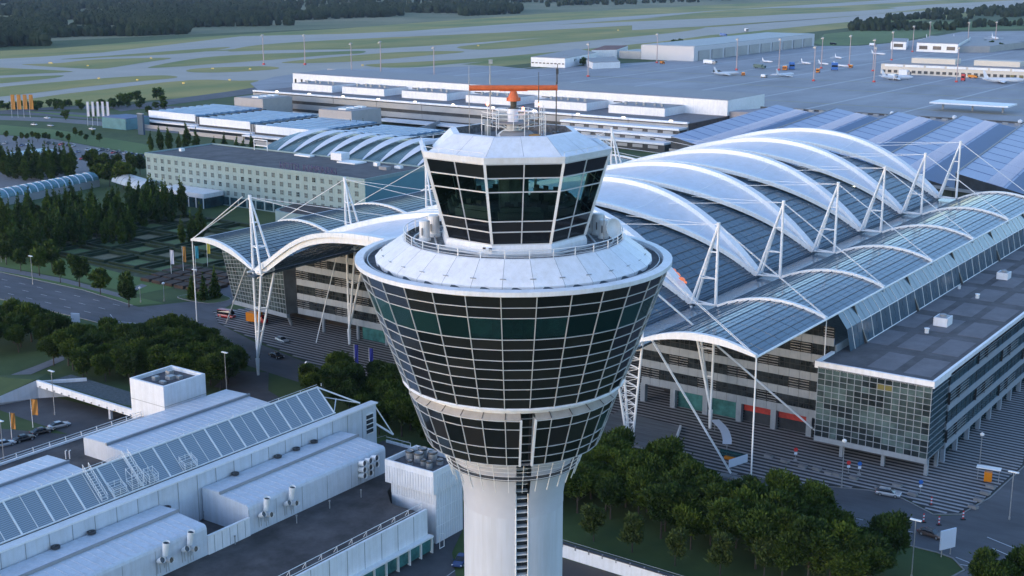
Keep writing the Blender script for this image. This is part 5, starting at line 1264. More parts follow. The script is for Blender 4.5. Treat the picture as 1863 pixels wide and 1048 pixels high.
ob('pit', M().box((160, 60, .03), (169, 112, .05)).mesh('pit', SPAN2), t)

# ================================================================== apron buildings, masts, far things
def simple_building(name, label, pts, h, m, cat='building', roofm=GREYB, win=None, z0=0):
    t = thing(name, label, cat, (0, 0, 0)); 
    ob('wall', M().prism(pts, z0, h).mesh('wall', m), t)
    cx = sum(p[0] for p in pts) / len(pts); cy = sum(p[1] for p in pts) / len(pts)
    ob('roof', M().prism([(cx + (x - cx) * .985, cy + (y - cy) * .985) for x, y in pts], h, h + .4).mesh('roof', roofm), t)
    if win:
        (a, b, n_, z1, z2) = win; a = Vector((*pts[a], 0)); b = Vector((*pts[b], 0)); d = (b - a); nn = Vector((d.y, -d.x, 0)).normalized()
        if (a + nn - Vector((cx, cy, 0))).length < (a - Vector((cx, cy, 0))).length: nn = -nn
        for i in range(n_):
            p, q = a + d * (i + .2) / n_ + nn * .15, a + d * (i + .8) / n_ + nn * .15
            ob('window', M().bar((p.x, p.y, (z1 + z2) / 2), (q.x, q.y, (z1 + z2) / 2), .3, z2 - z1).mesh('window', DARKW), t)
    return t
A0, A1 = Vector((*GP(1262, 112), 0)), Vector((*GP(1481, 84), 0)); dd = (A1 - A0).normalized(); nn = Vector((-dd.y, dd.x, 0))
hp = [tuple((A0)[:2]), tuple((A1)[:2]), tuple((A1 + nn * 62)[:2]), tuple((A0 + nn * 62)[:2])]
hg = simple_building('maintenance_hangar', 'long low maintenance hangar with grey sliding doors beyond the apron', hp, 15, mat('hangar_wall', (.55, .54, .55), .7), 'hangar', GREYM)
for k in range(10):
    p, q = A0.lerp(A1, .03 + k * .096), A0.lerp(A1, .03 + k * .096 + .078); o_ = -nn * .5
    ob('hangar_door', M().bar(p + o_ + Vector((0, 0, 5.5)), q + o_ + Vector((0, 0, 5.5)), .6, 10).mesh('hangar_door', GREYM), hg)
ob('annex', M().prism([tuple((A0 - dd * .5 + nn * 62)[:2]), tuple((A0 - dd * .5 + nn * 88)[:2]), tuple((A0 + dd * 40 + nn * 88)[:2]), tuple((A0 + dd * 40 + nn * 62)[:2])], 0, 8).mesh('annex', hg.children[0].data.materials[0] if hg.children else WHITE), hg)
P0, P1 = Vector((*GP(1602, 134), 0)), Vector((*GP(2000, 152), 0)); dd = (P1 - P0).normalized(); nn = Vector((-dd.y, dd.x, 0)) * -1
if nn.x < 0: nn = -nn
pts = [tuple(P0[:2]), tuple(P1[:2]), tuple((P1 + nn * 55)[:2]), tuple((P0 + nn * 55)[:2])]
pr = simple_building('cargo_terminal', 'long cream cargo building with small square openings on the apron', pts, 9, mat('cream_wall', (.62, .56, .48), .7), 'building', GREYB, (0, 1, 34, 1.5, 4.0))
for k in range(10):
    p = P0.lerp(P1, .02 + k * .1); ob('fascia_panel', M().bar(p - nn * .4 + Vector((0, 0, 8)), P0.lerp(P1, .11 + k * .1) - nn * .4 + Vector((0, 0, 8)), .6, 2).mesh('fascia_panel', WHITE), pr)
for k in (.22, .52, .8):
    p = P0.lerp(P1, k) + nn * 20; ob('roof_house', M().box((p.x, p.y - 20, 9.4), (p.x + 16, p.y + 20, 14)).mesh('roof_house', mat('cream_wall', (.62, .56, .48), .7) if k == .22 else bpy.data.materials['cream_wall']), pr)
for k in range(9):
    p = P0.lerp(P1, .62 + k * .04) - nn * .7; ob('lit_window', M().box((p.x - .3, p.y - 2, 2), (p.x, p.y + 1, 4)).mesh('lit_window', WARM), pr)
simple_building('cargo_hall', 'white cargo hall with dark door openings behind the cream building', GPS([(1667, 94), (1742, 97), (1765, 82), (1690, 80)]), 10, WHITE, win=(0, 1, 3, 3, 7))
simple_building('cargo_hall', 'small white hall left of the larger cargo hall', GPS([(1620, 90), (1648, 91), (1652, 84), (1625, 83)]), 9, WHITE, win=(0, 1, 1, 3, 7))
simple_building('cargo_hall', 'blue-grey hall at the right of the white cargo hall', GPS([(1745, 96), (1800, 96), (1863, 88), (1775, 80)]), 7, GREYM)
simple_building('airside_building', 'white two-storey airside building beyond the taxiway underpass', GPS([(966, 121), (1028, 124), (1085, 112), (1050, 104)]), 9, WHITE, win=(0, 1, 9, 3.4, 4.4))
simple_building('airside_building', 'small white airside hall right of the two-storey building', GPS([(1078, 126), (1128, 124), (1118, 114), (1062, 118)]), 6, WHITE)
simple_building('airside_building', 'white airside building with reddish roof near the hangar', GPS([(1076, 107), (1122, 106), (1142, 98), (1100, 98)]), 9, WHITE, roofm=mat('red_brown_roof', (.16, .06, .05), .8))
simple_building('gatehouse', 'small teal-roofed glass pavilion beside the service road', [(510, 646), (528, 646), (528, 668), (510, 668)], 6.5, SHADE, roofm=BLUED)
t = thing('sign_pylon', 'dark blue sign pylon standing beside the service road', 'sign', (501.5, 621.3, 0)); ob('slab', M().box((-.6, -2.4, 0), (.6, 2.4, 12)).mesh('slab', mat('dark_blue_slab', (.03, .07, .12), .4)), t); ob('cap', M().box((-.7, -2.5, 12), (.7, 2.5, 12.4)).mesh('cap', GREYM), t)
t = thing('boarding_canopy', 'small white canopy beyond the pinkish roof band at the right', 'canopy', (0, 0, 0))
q = GP(1770, 203); ob('roof', M().box((q[0] - 12, q[1] - 26, 5), (q[0] + 10, q[1] + 26, 6)).mesh('roof', WHITE), t)
for s_ in (-20, 0, 20): ob('column', M().box((q[0], q[1] + s_, 0), (q[0] + 1, q[1] + s_ + 1, 5)).mesh('column', GREYM), t)

# apron light masts (one built, the rest copied)
def light_mast():
    t = thing('apron_light_mast', '', 'light mast', (0, 0, 0), 0, 'tall floodlight masts on the apron')
    ob('pole', M().tube((0, 0, 0), (0, 0, 30), .55, 8, r2=.3).mesh('pole', mat('mast_paint', (.42, .33, .32), .6)), t)
    ob('lamp_ring', M().lathe([(.4, 29), (1.3, 29.2), (1.3, 29.8), (.4, 30)], 8).mesh('lamp_ring', GALV), t)
    ob('lamp_head', M().box((-1.8, -1.2, 28.2), (-1.0, 1.2, 29.0)).mesh('lamp_head', GALV), t)
    ob('foot', M().box((-1, -1, 0), (1, 1, 1.6)).mesh('foot', SIGNR), t)
    return t
lm = light_mast(); kd = kidset(lm)
mp = [(1195, 115), (1340, 128), (1417, 128), (1494, 125), (1545, 120), (1588, 130), (1622, 110), (1660, 95), (1070, 140), (1760, 85), (1480, 148), (1740, 150), (1690, 84), (1590, 150), (1810, 84)]
mp2 = [(640, 140), (693, 136), (790, 150), (480, 118), (555, 118)]
for i, q in enumerate(sorted(mp + mp2)):
    x, y = GP(*q); o = lm if i == 0 else dup(lm, (x, y, 0), kids=kd)
    o.location = (x, y, 0); o['label'] = f'slender floodlight mast on the airfield, number {i + 1} counting from the left'
    o['label'] = ('pale slender floodlight mast beyond the terminal, ' if i < 5 else 'pinkish floodlight mast on the aircraft apron, ') + ['leftmost', 'second from left', 'third from left', 'fourth from left', 'fifth from left', 'sixth from left', 'seventh from left', 'eighth from left', 'ninth from left', 'tenth from left', 'eleventh from left', 'twelfth from left', 'thirteenth from left', 'fourteenth from left', 'fifteenth from left', 'sixteenth from left', 'seventeenth from left', 'fourth from right', 'third from right', 'rightmost'][i] + ' of them all'
# aircraft
def plane(loc, rz, label, s=1., tail=WHITE, jet=True):
    t = thing('aircraft', label, 'aircraft', (*loc, 0), rz); L = 17
    prof = [(-L, .15), (-L + 1, .8), (-L + 3, 1.5), (-L + 6, 1.9), (L * .4, 1.9), (L * .75, 1.2), (L, .25)]
    g = M(); n = 12; k = []
    for x, r in prof: g.v += [(x * s, r * cos(2 * pi * i / n) * s, (2.8 + r * sin(2 * pi * i / n) + (max(0, x - 6) * .08)) * s) for i in range(n)]
    for j in range(len(prof) - 1):
        for i in range(n): g.f.append((j * n + i, j * n + (i + 1) % n, (j + 1) * n + (i + 1) % n, (j + 1) * n + i)); g.m.append(0)
    ob('fuselage', g.mesh('fuselage', WHITE2, True), t)
    for sg in (-1, 1):
        ob('wing', M().prism([(-2 * s, sg * 1.2 * s), (4 * s, sg * 1.2 * s), (6.5 * s, sg * 16 * s), (5 * s, sg * 16 * s)], 2.0 * s, 2.35 * s).mesh('wing', WHITE), t)
        ob('tailplane', M().prism([(12.5 * s, sg * .5 * s), (15.5 * s, sg * .5 * s), (16.5 * s, sg * 6 * s), (15.3 * s, sg * 6 * s)], 4 * s, 4.2 * s).mesh('tailplane', WHITE), t)
        ob('engine', M().tube((-1.5 * s, sg * 5.2 * s, 1.4 * s), (2.2 * s, sg * 5.2 * s, 1.4 * s), .95 * s, 10, r2=.7 * s).mesh('engine', GREYM), t)
        ob('main_wheel', M().tube((2 * s, sg * 2.4 * s, .5 * s), (2 * s, sg * 3 * s, .5 * s), .5 * s, 8).mesh('main_wheel', TYRE), t)
    ob('tail_fin', M().idx([(11.5 * s, -.15 * s, 4.2 * s), (15.5 * s, -.15 * s, 4.5 * s), (17.3 * s, -.15 * s, 10.4 * s), (15.6 * s, -.15 * s, 10.4 * s), (11.5 * s, .15 * s, 4.2 * s), (15.5 * s, .15 * s, 4.5 * s), (17.3 * s, .15 * s, 10.4 * s), (15.6 * s, .15 * s, 10.4 * s)],
        [(0, 1, 2, 3), (7, 6, 5, 4), (0, 4, 5, 1), (1, 5, 6, 2), (2, 6, 7, 3), (3, 7, 4, 0)]).mesh('tail_fin', tail), t)
    ob('nose_wheel', M().tube((-11 * s, -.3 * s, .4 * s), (-11 * s, .3 * s, .4 * s), .4 * s, 8).mesh('nose_wheel', TYRE), t)
    return t
for q, rz, s, lb, tl in (((1322, 138), 2.6, .8, 'white airliner parked left on the apron among service vehicles', WHITE), ((1428, 140), 2.9, .75, 'white airliner parked beside orange ground equipment', WHITE), ((1632, 146), 2.4, .9, 'airliner before the left end of the cream cargo building', WHITE),
        ((1825, 152), 2.2, 1.05, 'large airliner parked at the right edge of the apron', WHITE), ((1396, 114), 1.2, .45, 'leftmost small white jet parked on the apron near the hangar', WHITE), ((1466, 117), 1.0, .5, 'small white jet in the middle of the apron', WHITE),
        ((1525, 107), .8, .5, 'small white jet furthest back on the apron', WHITE), ((1498, 118), 1.1, .45, 'small white jet just right of the middle one', WHITE), ((1530, 122), 1.4, .5, 'small white jet near the pinkish masts', WHITE), ((1598, 100), 1.5, .5, 'small white jet left of the cargo halls', WHITE),
        ((1690, 75), .6, .8, 'white airliner behind the white cargo hall', WHITE), ((1740, 75), .6, .8, 'white airliner right of the one behind the cargo hall', WHITE), ((1810, 72), .6, .8, 'white airliner at the far right behind the cargo halls', WHITE)):
    plane(GP(*q), rz, lb, s, tl)
plane((780, 532), 2.4, 'airliner hidden behind the terminal, only its dark and yellow tail showing', 1.15, mat('airline_tail', (.03, .035, .06), .5))
sheet('car_park', GPS([(1780, 92), (2000, 92), (2000, 76), (1800, 76)]), .28, TARM)

# vehicles ---------------------------------------------------------------
def loft(secs, mi=0):
    """secs: (x, half width, z0, z1, top inset)"""
    g = M(); n = 8
    for x, hw, z0, z1, ti in secs:
        zm = z0 + (z1 - z0) * .55
        g.v += [(x, -hw * .92, z0), (x, -hw, zm * .6 + z0 * .4), (x, -hw, zm), (x, -hw + ti, z1), (x, hw - ti, z1), (x, hw, zm), (x, hw, zm * .6 + z0 * .4), (x, hw * .92, z0)]
    for j in range(len(secs) - 1):
        for i in range(n): g.f.append((j * n + i, (j + 1) * n + i, (j + 1) * n + (i + 1) % n, j * n + (i + 1) % n)); g.m.append(mi)
    g.f.append(tuple(range(n))); g.m.append(mi); k = (len(secs) - 1) * n; g.f.append(tuple(range(k + n - 1, k - 1, -1))); g.m.append(mi)
    return g
def make_car(paint, kind='saloon'):
    if kind == 'estate': cab_ = [(-1.15, .72, .80, .84, .02), (-.45, .72, .80, 1.40, .16), (1.7, .72, .82, 1.40, .16), (2.2, .70, .82, .92, .06)]; roof = [(-.38, .57, 1.38, 1.43, .05), (1.65, .57, 1.38, 1.44, .05)]
    elif kind == 'van': cab_ = [(-1.9, .8, .95, 1.0, .02), (-1.2, .8, .95, 1.9, .12), (2.3, .82, .95, 1.95, .1), (2.4, .82, .95, 1.2, .06)]; roof = [(-1.15, .72, 1.86, 1.98, .05), (2.3, .74, 1.86, 2.0, .05)]
    else: cab_ = [(-1.05, .72, .78, .82, .02), (-.35, .72, .78, 1.34, .16), (.95, .72, .80, 1.34, .16), (1.75, .70, .80, .88, .06)]; roof = [(-.28, .56, 1.32, 1.37, .05), (.9, .56, 1.32, 1.38, .05)]
    body = [(-2.25, .72, .35, .62, .10), (-2.1, .84, .25, .70, .10), (-1.2, .90, .22, .82, .10), (0, .90, .22, .84, .10), (1.5, .90, .22, .86, .10), (2.15, .86, .28, .82, .10), (2.28, .76, .38, .70, .10)]
    t = thing('parked_car', 'car', 'car')
    ob('body', loft(body).mesh('body', CARP[paint], False), t)
    ob('cabin_glass', loft(cab_).mesh('cabin_glass', CARG), t); ob('roof', loft(roof).mesh('roof', CARP[paint]), t)
    for x in (-1.38, 1.38):
        for s_ in (-1, 1):
            w_ = ob('wheel', M().tube((x, s_ * .70, .32), (x, s_ * .92, .32), .32, 14).mesh('wheel', TYRE), t)
            ob('rim', M().tube((x, s_ * .90, .32), (x, s_ * .93, .32), .2, 10).mesh('rim', GALV), w_)
    for s_ in (-1, 1):
        ob('headlight', M().box((-2.22, s_ * .72 - .14, .52), (-2.08, s_ * .72 + .14, .66)).mesh('headlight', LAMPW), t)
        ob('tail_light', M().box((2.14, s_ * .72 - .12, .6), (2.30, s_ * .72 + .12, .76)).mesh('tail_light', LAMPR), t)
        ob('mirror', M().box((-.8, s_ * .98 - .08, .82), (-.66, s_ * .98 + .08, .94)).mesh('mirror', CARP[paint]), t)
        for k in (-.30, .55): ob('pillar', M().bar((k, s_ * .66, .82), (k, s_ * .575, 1.34), .07, .05).mesh('pillar', CARP[paint]), t)
    return t
protos = {}
def car(x, y, rz, paint, kind, label, group=None, name='parked_car', z=ROADZ + .03, s=1.):
    key = (paint, kind)
    if key not in protos: protos[key] = o = make_car(paint, kind); protos[key + ('k',)] = kidset(o)
    else: o = dup(protos[key], (0, 0, 0), kids=protos[key + ('k',)])
    o.name = name; o.location = (x, y, z); o.rotation_euler = (0, 0, rz); o.scale = (s, s, s); o['label'] = label
    if group: o['group'] = group
    elif 'group' in o: del o['group']
    return o
q = GP(1325 * 1.0, 905); q = GP(1616, 902); car(q[0], q[1], R(100), 'silver', 'estate', 'silver estate car driving along the forecourt road at the right', name='moving_car')
q = GP(1694, 976); car(q[0], q[1], R(80), 'bronze', 'saloon', 'dark bronze saloon car beside the tilted white billboard', name='moving_car')
q = GP(1218, 842); car(q[0], q[1], R(95), 'black', 'saloon', 'black car half hidden by treetops on the road behind the grove', name='moving_car')
q = GP(513, 622); car(q[0], q[1], R(75), 'silver', 'saloon', 'silver car on the striped forecourt right of the front-left mast')
q = GP(503, 651); car(q[0], q[1], R(80), 'black', 'saloon', 'black car on the road behind the front-left mast')
q = GP(838, 1025); car(q[0], q[1], R(20), 'blue', 'saloon', 'dark blue car parked beside the foot of the tower shaft')
for i, (px, py, c) in enumerate(((8, 812, 'silver'), (44, 802, 'black'), (76, 789, 'black'), (108, 778, 'silver'))):
    q = GP(px, py); car(q[0], q[1], R(168), c, 'saloon', ['silver car at the left edge of the small lower left car park', 'black car right of the silver one in the small car park', 'black car parked between black and silver cars in the small car park', 'silver car at the right end of the small lower left car park'][i], 'cars in the small lower left car park')
# delivery vehicles
q = GP(418, 577); car(q[0] - 1, q[1], R(100), 'red', 'van', 'red delivery van parked on the stripes left of the orange van', z=.12, s=1.15)
t = thing('delivery_van', 'orange box van with red cab parked under the left office corner', 'van', (*GP(469, 589), .12), R(100))
ob('cab', loft([(-2.9, .8, .4, 1.0, .05), (-2.7, .95, .35, 1.3, .08), (-1.9, .98, .35, 2.2, .15), (-1.0, .98, .35, 2.3, .12)]).mesh('cab', CARP['red']), t)
ob('windscreen', M().face([(-2.68, -.8, 1.32), (-2.68, .8, 1.32), (-1.98, .75, 2.12), (-1.98, -.75, 2.12)]).mesh('windscreen', CARG), t)
ob('cargo_box', M().box((-.95, -1.1, .6), (3.1, 1.1, 3.0)).mesh('cargo_box', CARP['orange']), t)
for x in (-2.0, 2.0):
    for s_ in (-1, 1): ob('wheel', M().tube((x, s_ * .8, .4), (x, s_ * 1.05, .4), .4, 12).mesh('wheel', TYRE), t)
# far car park rows
cols = ['silver', 'blue', 'white', 'black', 'grey', 'red', 'black', 'silver', 'blue']
n_ = 0
for px, py in [(10, 262), (40, 266), (52, 264), (88, 262), (100, 263), (112, 264), (124, 266), (133, 267), (142, 278), (160, 274), (166, 277), (176, 276), (186, 274), (196, 275), (206, 279), (216, 278), (228, 280), (238, 282), (248, 284), (256, 285), (168, 287), (204, 286), (134, 282), (150, 290), (57, 292), (70, 300), (84, 296), (20, 300), (36, 290), (8, 290)]:
    q = GP(px, py); c = cols[n_ % len(cols)] if (px, py) != (168, 287) else 'red'; n_ += 1
    car(q[0], q[1], R(20 + (n_ * 37) % 20), c, 'saloon', f'{c if c != "red" else "dark red"} car in the far left car park, among others of its row', 'cars in the far left car park', z=.07)
for i, (px, py, c) in enumerate(((62, 228, 'white'), (92, 230, 'silver'), (168, 236, 'white'), (86, 216, 'white'), (410, 250, 'silver'))):
    q = GP(px, py); car(q[0], q[1], R(95), c, 'saloon', f'{["first", "second", "third", "fourth", "fifth"][i]} distant {c} car from the left on the service road', name='moving_car')
# apron service vehicles
def service(px, py, m, L, wd, h, label, cat='truck', rz=0.):
    q = GP(px, py); t = thing('service_vehicle', label, cat, (q[0], q[1], .25), rz)
    ob('body', M().box((-L / 2 + L * .25, -wd / 2, .8), (L / 2, wd / 2, h)).mesh('body', m), t)
    ob('cab', M().box((-L / 2, -wd / 2, .6), (-L / 2 + L * .22, wd / 2, h * .75)).mesh('cab', GREYM if m is WHITE else m), t)
    ob('windscreen', M().box((-L / 2 - .05, -wd / 2 + .2, h * .45), (-L / 2, wd / 2 - .2, h * .7)).mesh('windscreen', CARG), t)
    for x in (-L * .3, L * .3):
        for s_ in (-1, 1): ob('wheel', M().tube((x, s_ * wd * .4, .6), (x, s_ * wd * .52, .6), .6, 8).mesh('wheel', TYRE), t)
BL = CARP['blue']; OR = CARP['orange']; GRN = mat('bus_green', (.02, .09, .09), .4); BRT = mat('bright_blue_truck', (.04, .14, .42), .4)
for a in ((1292, 117, WHITE, 14, 4, 4.2, 'long striped bus at the left of the apron', 'bus', 1.5), (1382, 125, GRN, 12, 3.5, 4, 'dark green bus on the apron', 'bus', 1.5), (1352, 138, OR, 6, 3, 3, 'orange loader beside the leftmost airliner', 'loader', .5), (1440, 127, BRT, 8, 5, 7, 'blue catering truck behind the second airliner', 'truck', .5),
          (1428, 128, OR, 8, 4, 4, 'orange loader next to the blue catering truck', 'loader', .3), (1518, 128, BRT, 9, 6, 7, 'tall blue loader truck in the middle of the apron', 'truck', .4), (1488, 133, OR, 5, 3, 4, 'orange tug left of the tall blue loader', 'tug', .2), (1548, 124, OR, 8, 3, 3, 'orange vehicle near the pinkish masts', 'truck', .2),
          (1692, 137, BRT, 9, 6, 7, 'tall blue loader before the cream cargo building', 'truck', .5), (1646, 140, WHITE, 10, 4, 6, 'white container truck before the cargo building', 'truck', 1.6), (1624, 146, WHITE, 8, 4, 5, 'white truck beside the airliner at the cargo building', 'truck', 1.6), (1390, 142, WHITE, 5, 3, 3, 'small white van between two airliners', 'van', 1.5),
          (1305, 134, CARP['black'], 8, 3, 3, 'dark tug train left of the first airliner', 'tug', 1.3), (1516, 82, CARP['black'], 8, 3, 3, 'dark blue van beside the hangar end', 'van', 1.5), (1588, 84, WHITE, 8, 3, 3.5, 'white bus right of the hangar', 'bus', 1.5), (1752, 148, SIGNR, 3, 3, 6, 'red and white floodlight trolley near the right airliner', 'trolley', 0), (1316, 66, BRT, 10, 3.5, 4, 'blue bus on the road behind the hangar', 'bus', 1.5),
          (1770, 143, OR, 8, 3, 3, 'orange baggage carts left of the large airliner', 'cart', 1.5), (1205, 117, OR, 5, 3, 3, 'small orange vehicle before the hangar annex', 'tug', 1), (1358, 58, WHITE, 5, 4, 5, 'small white box beyond the hangar roof', 'van', 1)): service(*a)

# ================================================================== TREES AND PLANTS
def crown_mesh(name, h0, h1, rx, n, size, m, shape='round', seed=1, lobes=9):
    """many leaf-cluster faces filling an uneven, lobed crown volume"""
    rnd = random.Random(seed); L = []
    hc, hh = (h0 + h1) / 2, (h1 - h0) / 2
    if shape == 'round':
        for i in range(lobes):
            a = rnd.random() * 2 * pi; q = rnd.random() ** .5
            zz = rnd.uniform(-.65, .75); rr = (1 - zz * zz * .8) ** .5 * q * .68
            L.append((rx * rr * cos(a), rx * rr * sin(a), hc + hh * zz, rx * rnd.uniform(.34, .58), hh * rnd.uniform(.28, .50)))
        L.append((0, 0, hc, rx * .62, hh * .7))
    elif shape == 'column':
        for i in range(lobes):
            t = i / (lobes - 1); r = rx * (.55 + .45 * sin(pi * min(1, t * 1.15 + .12))) * (1 - .75 * max(0, t - .6) / .4)
            a = rnd.random() * 6.28
            L.append((rx * .18 * cos(a), rx * .18 * sin(a), h0 + (h1 - h0) * (.08 + .88 * t), r * rnd.uniform(.8, 1.05), (h1 - h0) / lobes * 1.1))
    else:  # cone
        for i in range(lobes):
            t = i / (lobes - 1); L.append((0, 0, h0 + (h1 - h0) * (.05 + .9 * t), rx * (1.02 - .9 * t), (h1 - h0) / lobes * .9))
    v = []; f = []
    tot = sum(l[3] ** 2 * l[4] ** .6 for l in L)
    for lx, ly, lz, lr, lh in L:
        for k in range(int(n * lr ** 2 * lh ** .6 / tot)):
            d = Vector((rnd.gauss(0, 1), rnd.gauss(0, 1), rnd.gauss(0, 1))).normalized(); q = rnd.random() ** .45
            if rnd.random() < .14: q *= rnd.uniform(1.05, 1.45)
            c = Vector((lx + d.x * lr * q, ly + d.y * lr * q, lz + d.z * lh * q))
            nrm = (d + Vector((rnd.gauss(0, .55), rnd.gauss(0, .55), rnd.gauss(0, .55) + .25))).normalized()
            a = (d + Vector((rnd.gauss(0, .35), rnd.gauss(0, .35), .55 + rnd.gauss(0, .3)))).normalized() * 1.25; b = nrm.cross(a)
            b = (b.normalized() if b.length > .01 else a.orthogonal().normalized())
            s = size * rnd.uniform(.6, 1.25); k0 = len(v)
            v += [c - a * s, c + b * s * .55 + nrm * s * .15, c + a * s, c - b * s * .55 - nrm * s * .1]
            f.append((k0, k0 + 1, k0 + 2, k0 + 3))
    me = bpy.data.meshes.new(name); me.from_pydata([tuple(q) for q in v], [], f); me.materials.append(m); me.update(); return me
def trunk_mesh(h, r, spread, n=5, seed=1):
    rnd = random.Random(seed); g = M(); g.tube((0, 0, 0), (0, 0, h * .5), r, 7, r2=r * .75).tube((0, 0, h * .5), (.05, 0, h * .95), r * .75, 6, r2=r * .25)
    for i in range(n):
        a = i * 2 * pi / n + rnd.random(); z0 = h * rnd.uniform(.35, .6)
        g.tube((0, 0, z0), (spread * cos(a), spread * sin(a), z0 + spread * rnd.uniform(.6, 1.1)), r * .4, 5, r2=r * .12)
    return g.mesh('trunk', BARK)
BRO = [(crown_mesh('crown', 2.0, 8.2, 3.3, 10500, .225, LEAF, seed=s, lobes=9), trunk_mesh(5.6, .17, 2.0, seed=s)) for s in (1, 2, 3, 4)]
BRI = [(crown_mesh('crown', 2.0, 7.0, 2.5, 3200, .27, LEAFB, seed=s, lobes=10), trunk_mesh(5, .13, 1.5, seed=s)) for s in (11, 12)]
BRO2 = [(crown_mesh('crown', 2.6, 9, 3.1, 1800, .5, LEAF, seed=s + 20, lobes=9), trunk_mesh(6, .17, 1.6, seed=s)) for s in (1, 2, 3)]
POP = [(crown_mesh('crown', .8, 15, 2.4, 2600, .45, LEAFC, 'column', seed=s, lobes=9), trunk_mesh(11, .2, .7, seed=s)) for s in (1, 2, 3)]
POPB = [(crown_mesh('crown', .8, 13, 1.5, 1500, .42, LEAF, 'column', seed=s + 5, lobes=9), trunk_mesh(9, .2, .7, seed=s)) for s in (1,)]
CON = [(crown_mesh('crown', .3, 7.5, 1.5, 1300, .32, LEAFC, 'cone', seed=s, lobes=8), trunk_mesh(5, .12, .3, seed=s)) for s in (1, 2)]
FART = [(crown_mesh('crown', 1.5, 11, 5, 420, 1.1, LEAFC, seed=s + 40, lobes=8), trunk_mesh(6, .3, 2, seed=s)) for s in (1, 2, 3)]
def zone(pts):
    P = []
    for x, y in pts:
        X, Y = x * sin(HEAD) - y * cos(HEAD), x * cos(HEAD) + y * sin(HEAD); P.append((X / Y, Y))
    if not P: return lambda p: ''
    xs = sorted(p[0] for p in P); ys = sorted(p[1] for p in P); n = len(P)
    def f(p):
        x, y = p; X, Y = x * sin(HEAD) - y * cos(HEAD), x * cos(HEAD) + y * sin(HEAD)
        a = 'left' if X / Y < xs[n // 3] else ('right' if X / Y > xs[2 * n // 3] else 'middle')
        b = 'front' if Y < ys[n // 3] else ('back' if Y > ys[2 * n // 3] else 'centre')
        return f'{b} {a}'
    return f
def tree(x, y, kind, label, group, s=1., z=0., name='broadleaf_tree', sz=None):
    cm, tm = random.choice(kind); rz = random.random() * 6.28
    t = thing(name, label, 'tree', (x, y, z), rz, group); k = s * random.uniform(.80, 1.2); t.scale = (k, k, (sz or k))
    ob('trunk', tm, t); ob('crown', cm, t); return t
def scatter(poly, n, dmin, rnd):
    xs = [p[0] for p in poly]; ys = [p[1] for p in poly]; out = []; tries = 0
    while len(out) < n and tries < n * 60:
        tries += 1; p = (rnd.uniform(min(xs), max(xs)), rnd.uniform(min(ys), max(ys)))
        if inside(p, poly) and all((p[0] - q[0]) ** 2 + (p[1] - q[1]) ** 2 > dmin ** 2 for q in out): out.append(p)
    return out
rnd = random.Random(5)
# grove right of the tower, between low wall and forecourt road
GR = [(172, 59), (174, 100), (180, 128), (200, 136), (204, 122), (205, 62)]
pts_ = scatter([(182, 63), (183, 90), (186, 108), (184, 130), (201, 136), (203, 115), (200, 90), (197, 72), (196, 62)], 70, 3.1, rnd); zf = zone(pts_)
for x, y in pts_:
    tree(x, y, BRO, 'dark green tree at the ' + zf((x, y)) + ' of the grove right of the tower shaft', 'trees of the grove right of the tower', 1.16)
for k, (px, py) in enumerate(((1080, 985), (1150, 1005), (1228, 1030), (1310, 1045), (1390, 1052), (1480, 1060))):
    x, y = GP(px, py); tree(x, y, BRI, ['leftmost small tree on the lawn right of the tower shaft', 'second small tree from the left on the lawn below the grove', 'third small tree from the left on the lawn below the grove', 'bright green small tree in the middle of the lawn edge', 'small tree right of the bright green one at the bottom edge', 'rightmost small tree at the bottom edge of the grove'][k], None, 1.05)
for px, py in ((1830, 1085), (1870, 1080), (1790, 1100)):
    x, y = GP(px, py); tree(x, y, BRO, 'tree cut off by the bottom right corner of the photo', 'trees in the bottom right corner', .95)
# groves left of the tower
pts_ = scatter(GPS([(90, 662), (190, 642), (330, 636), (385, 655), (432, 684), (412, 722), (300, 714), (160, 697)]), 66, 3.1, rnd); zf = zone(pts_)
for x, y in pts_:
    tree(x, y, BRO, 'dark green tree at the ' + zf((x, y)) + ' of the grove below the front-left mast', 'trees of the grove left of the tower', 1.05)
pts_ = scatter(GPS([(540, 728), (610, 712), (700, 722), (780, 745), (790, 815), (705, 800), (640, 765)]), 24, 3.8, rnd); zf = zone(pts_)
for x, y in pts_:
    tree(x, y, BRO, 'dark tree at the ' + zf((x, y)) + ' of the clump just left of the tower head', 'trees of the clump behind the tower', 1.0)
for x, y in scatter(GPS([(-60, 612), (50, 604), (112, 618), (90, 640), (-60, 662)]), 17, 3.8, rnd):
    tree(x, y, BRO, 'dark tree of the clump at the left edge below the four-lane road', 'trees of the clump at the left edge', 1.1)
for x, y in scatter([(184, 138), (182, 150), (206, 160), (208, 140)], 9, 4.0, rnd):
    tree(x, y, BRO, 'dark tree hidden behind the tower shaft', 'trees behind the tower shaft', .95)
# row of street trees along the park
for k, (px, py) in enumerate(((12, 490), (38, 502), (72, 510), (110, 523), (145, 530), (183, 545), (235, 567), (20, 470), (95, 500))):
    x, y = GP(px, py - 8); tree(x, y, BRO2, ['first', 'second', 'third', 'fourth', 'fifth', 'sixth', 'seventh', 'inner first', 'inner second'][k] + ' round-crowned tree from the left in the row along the park path', 'round trees along the park path', 1.0)
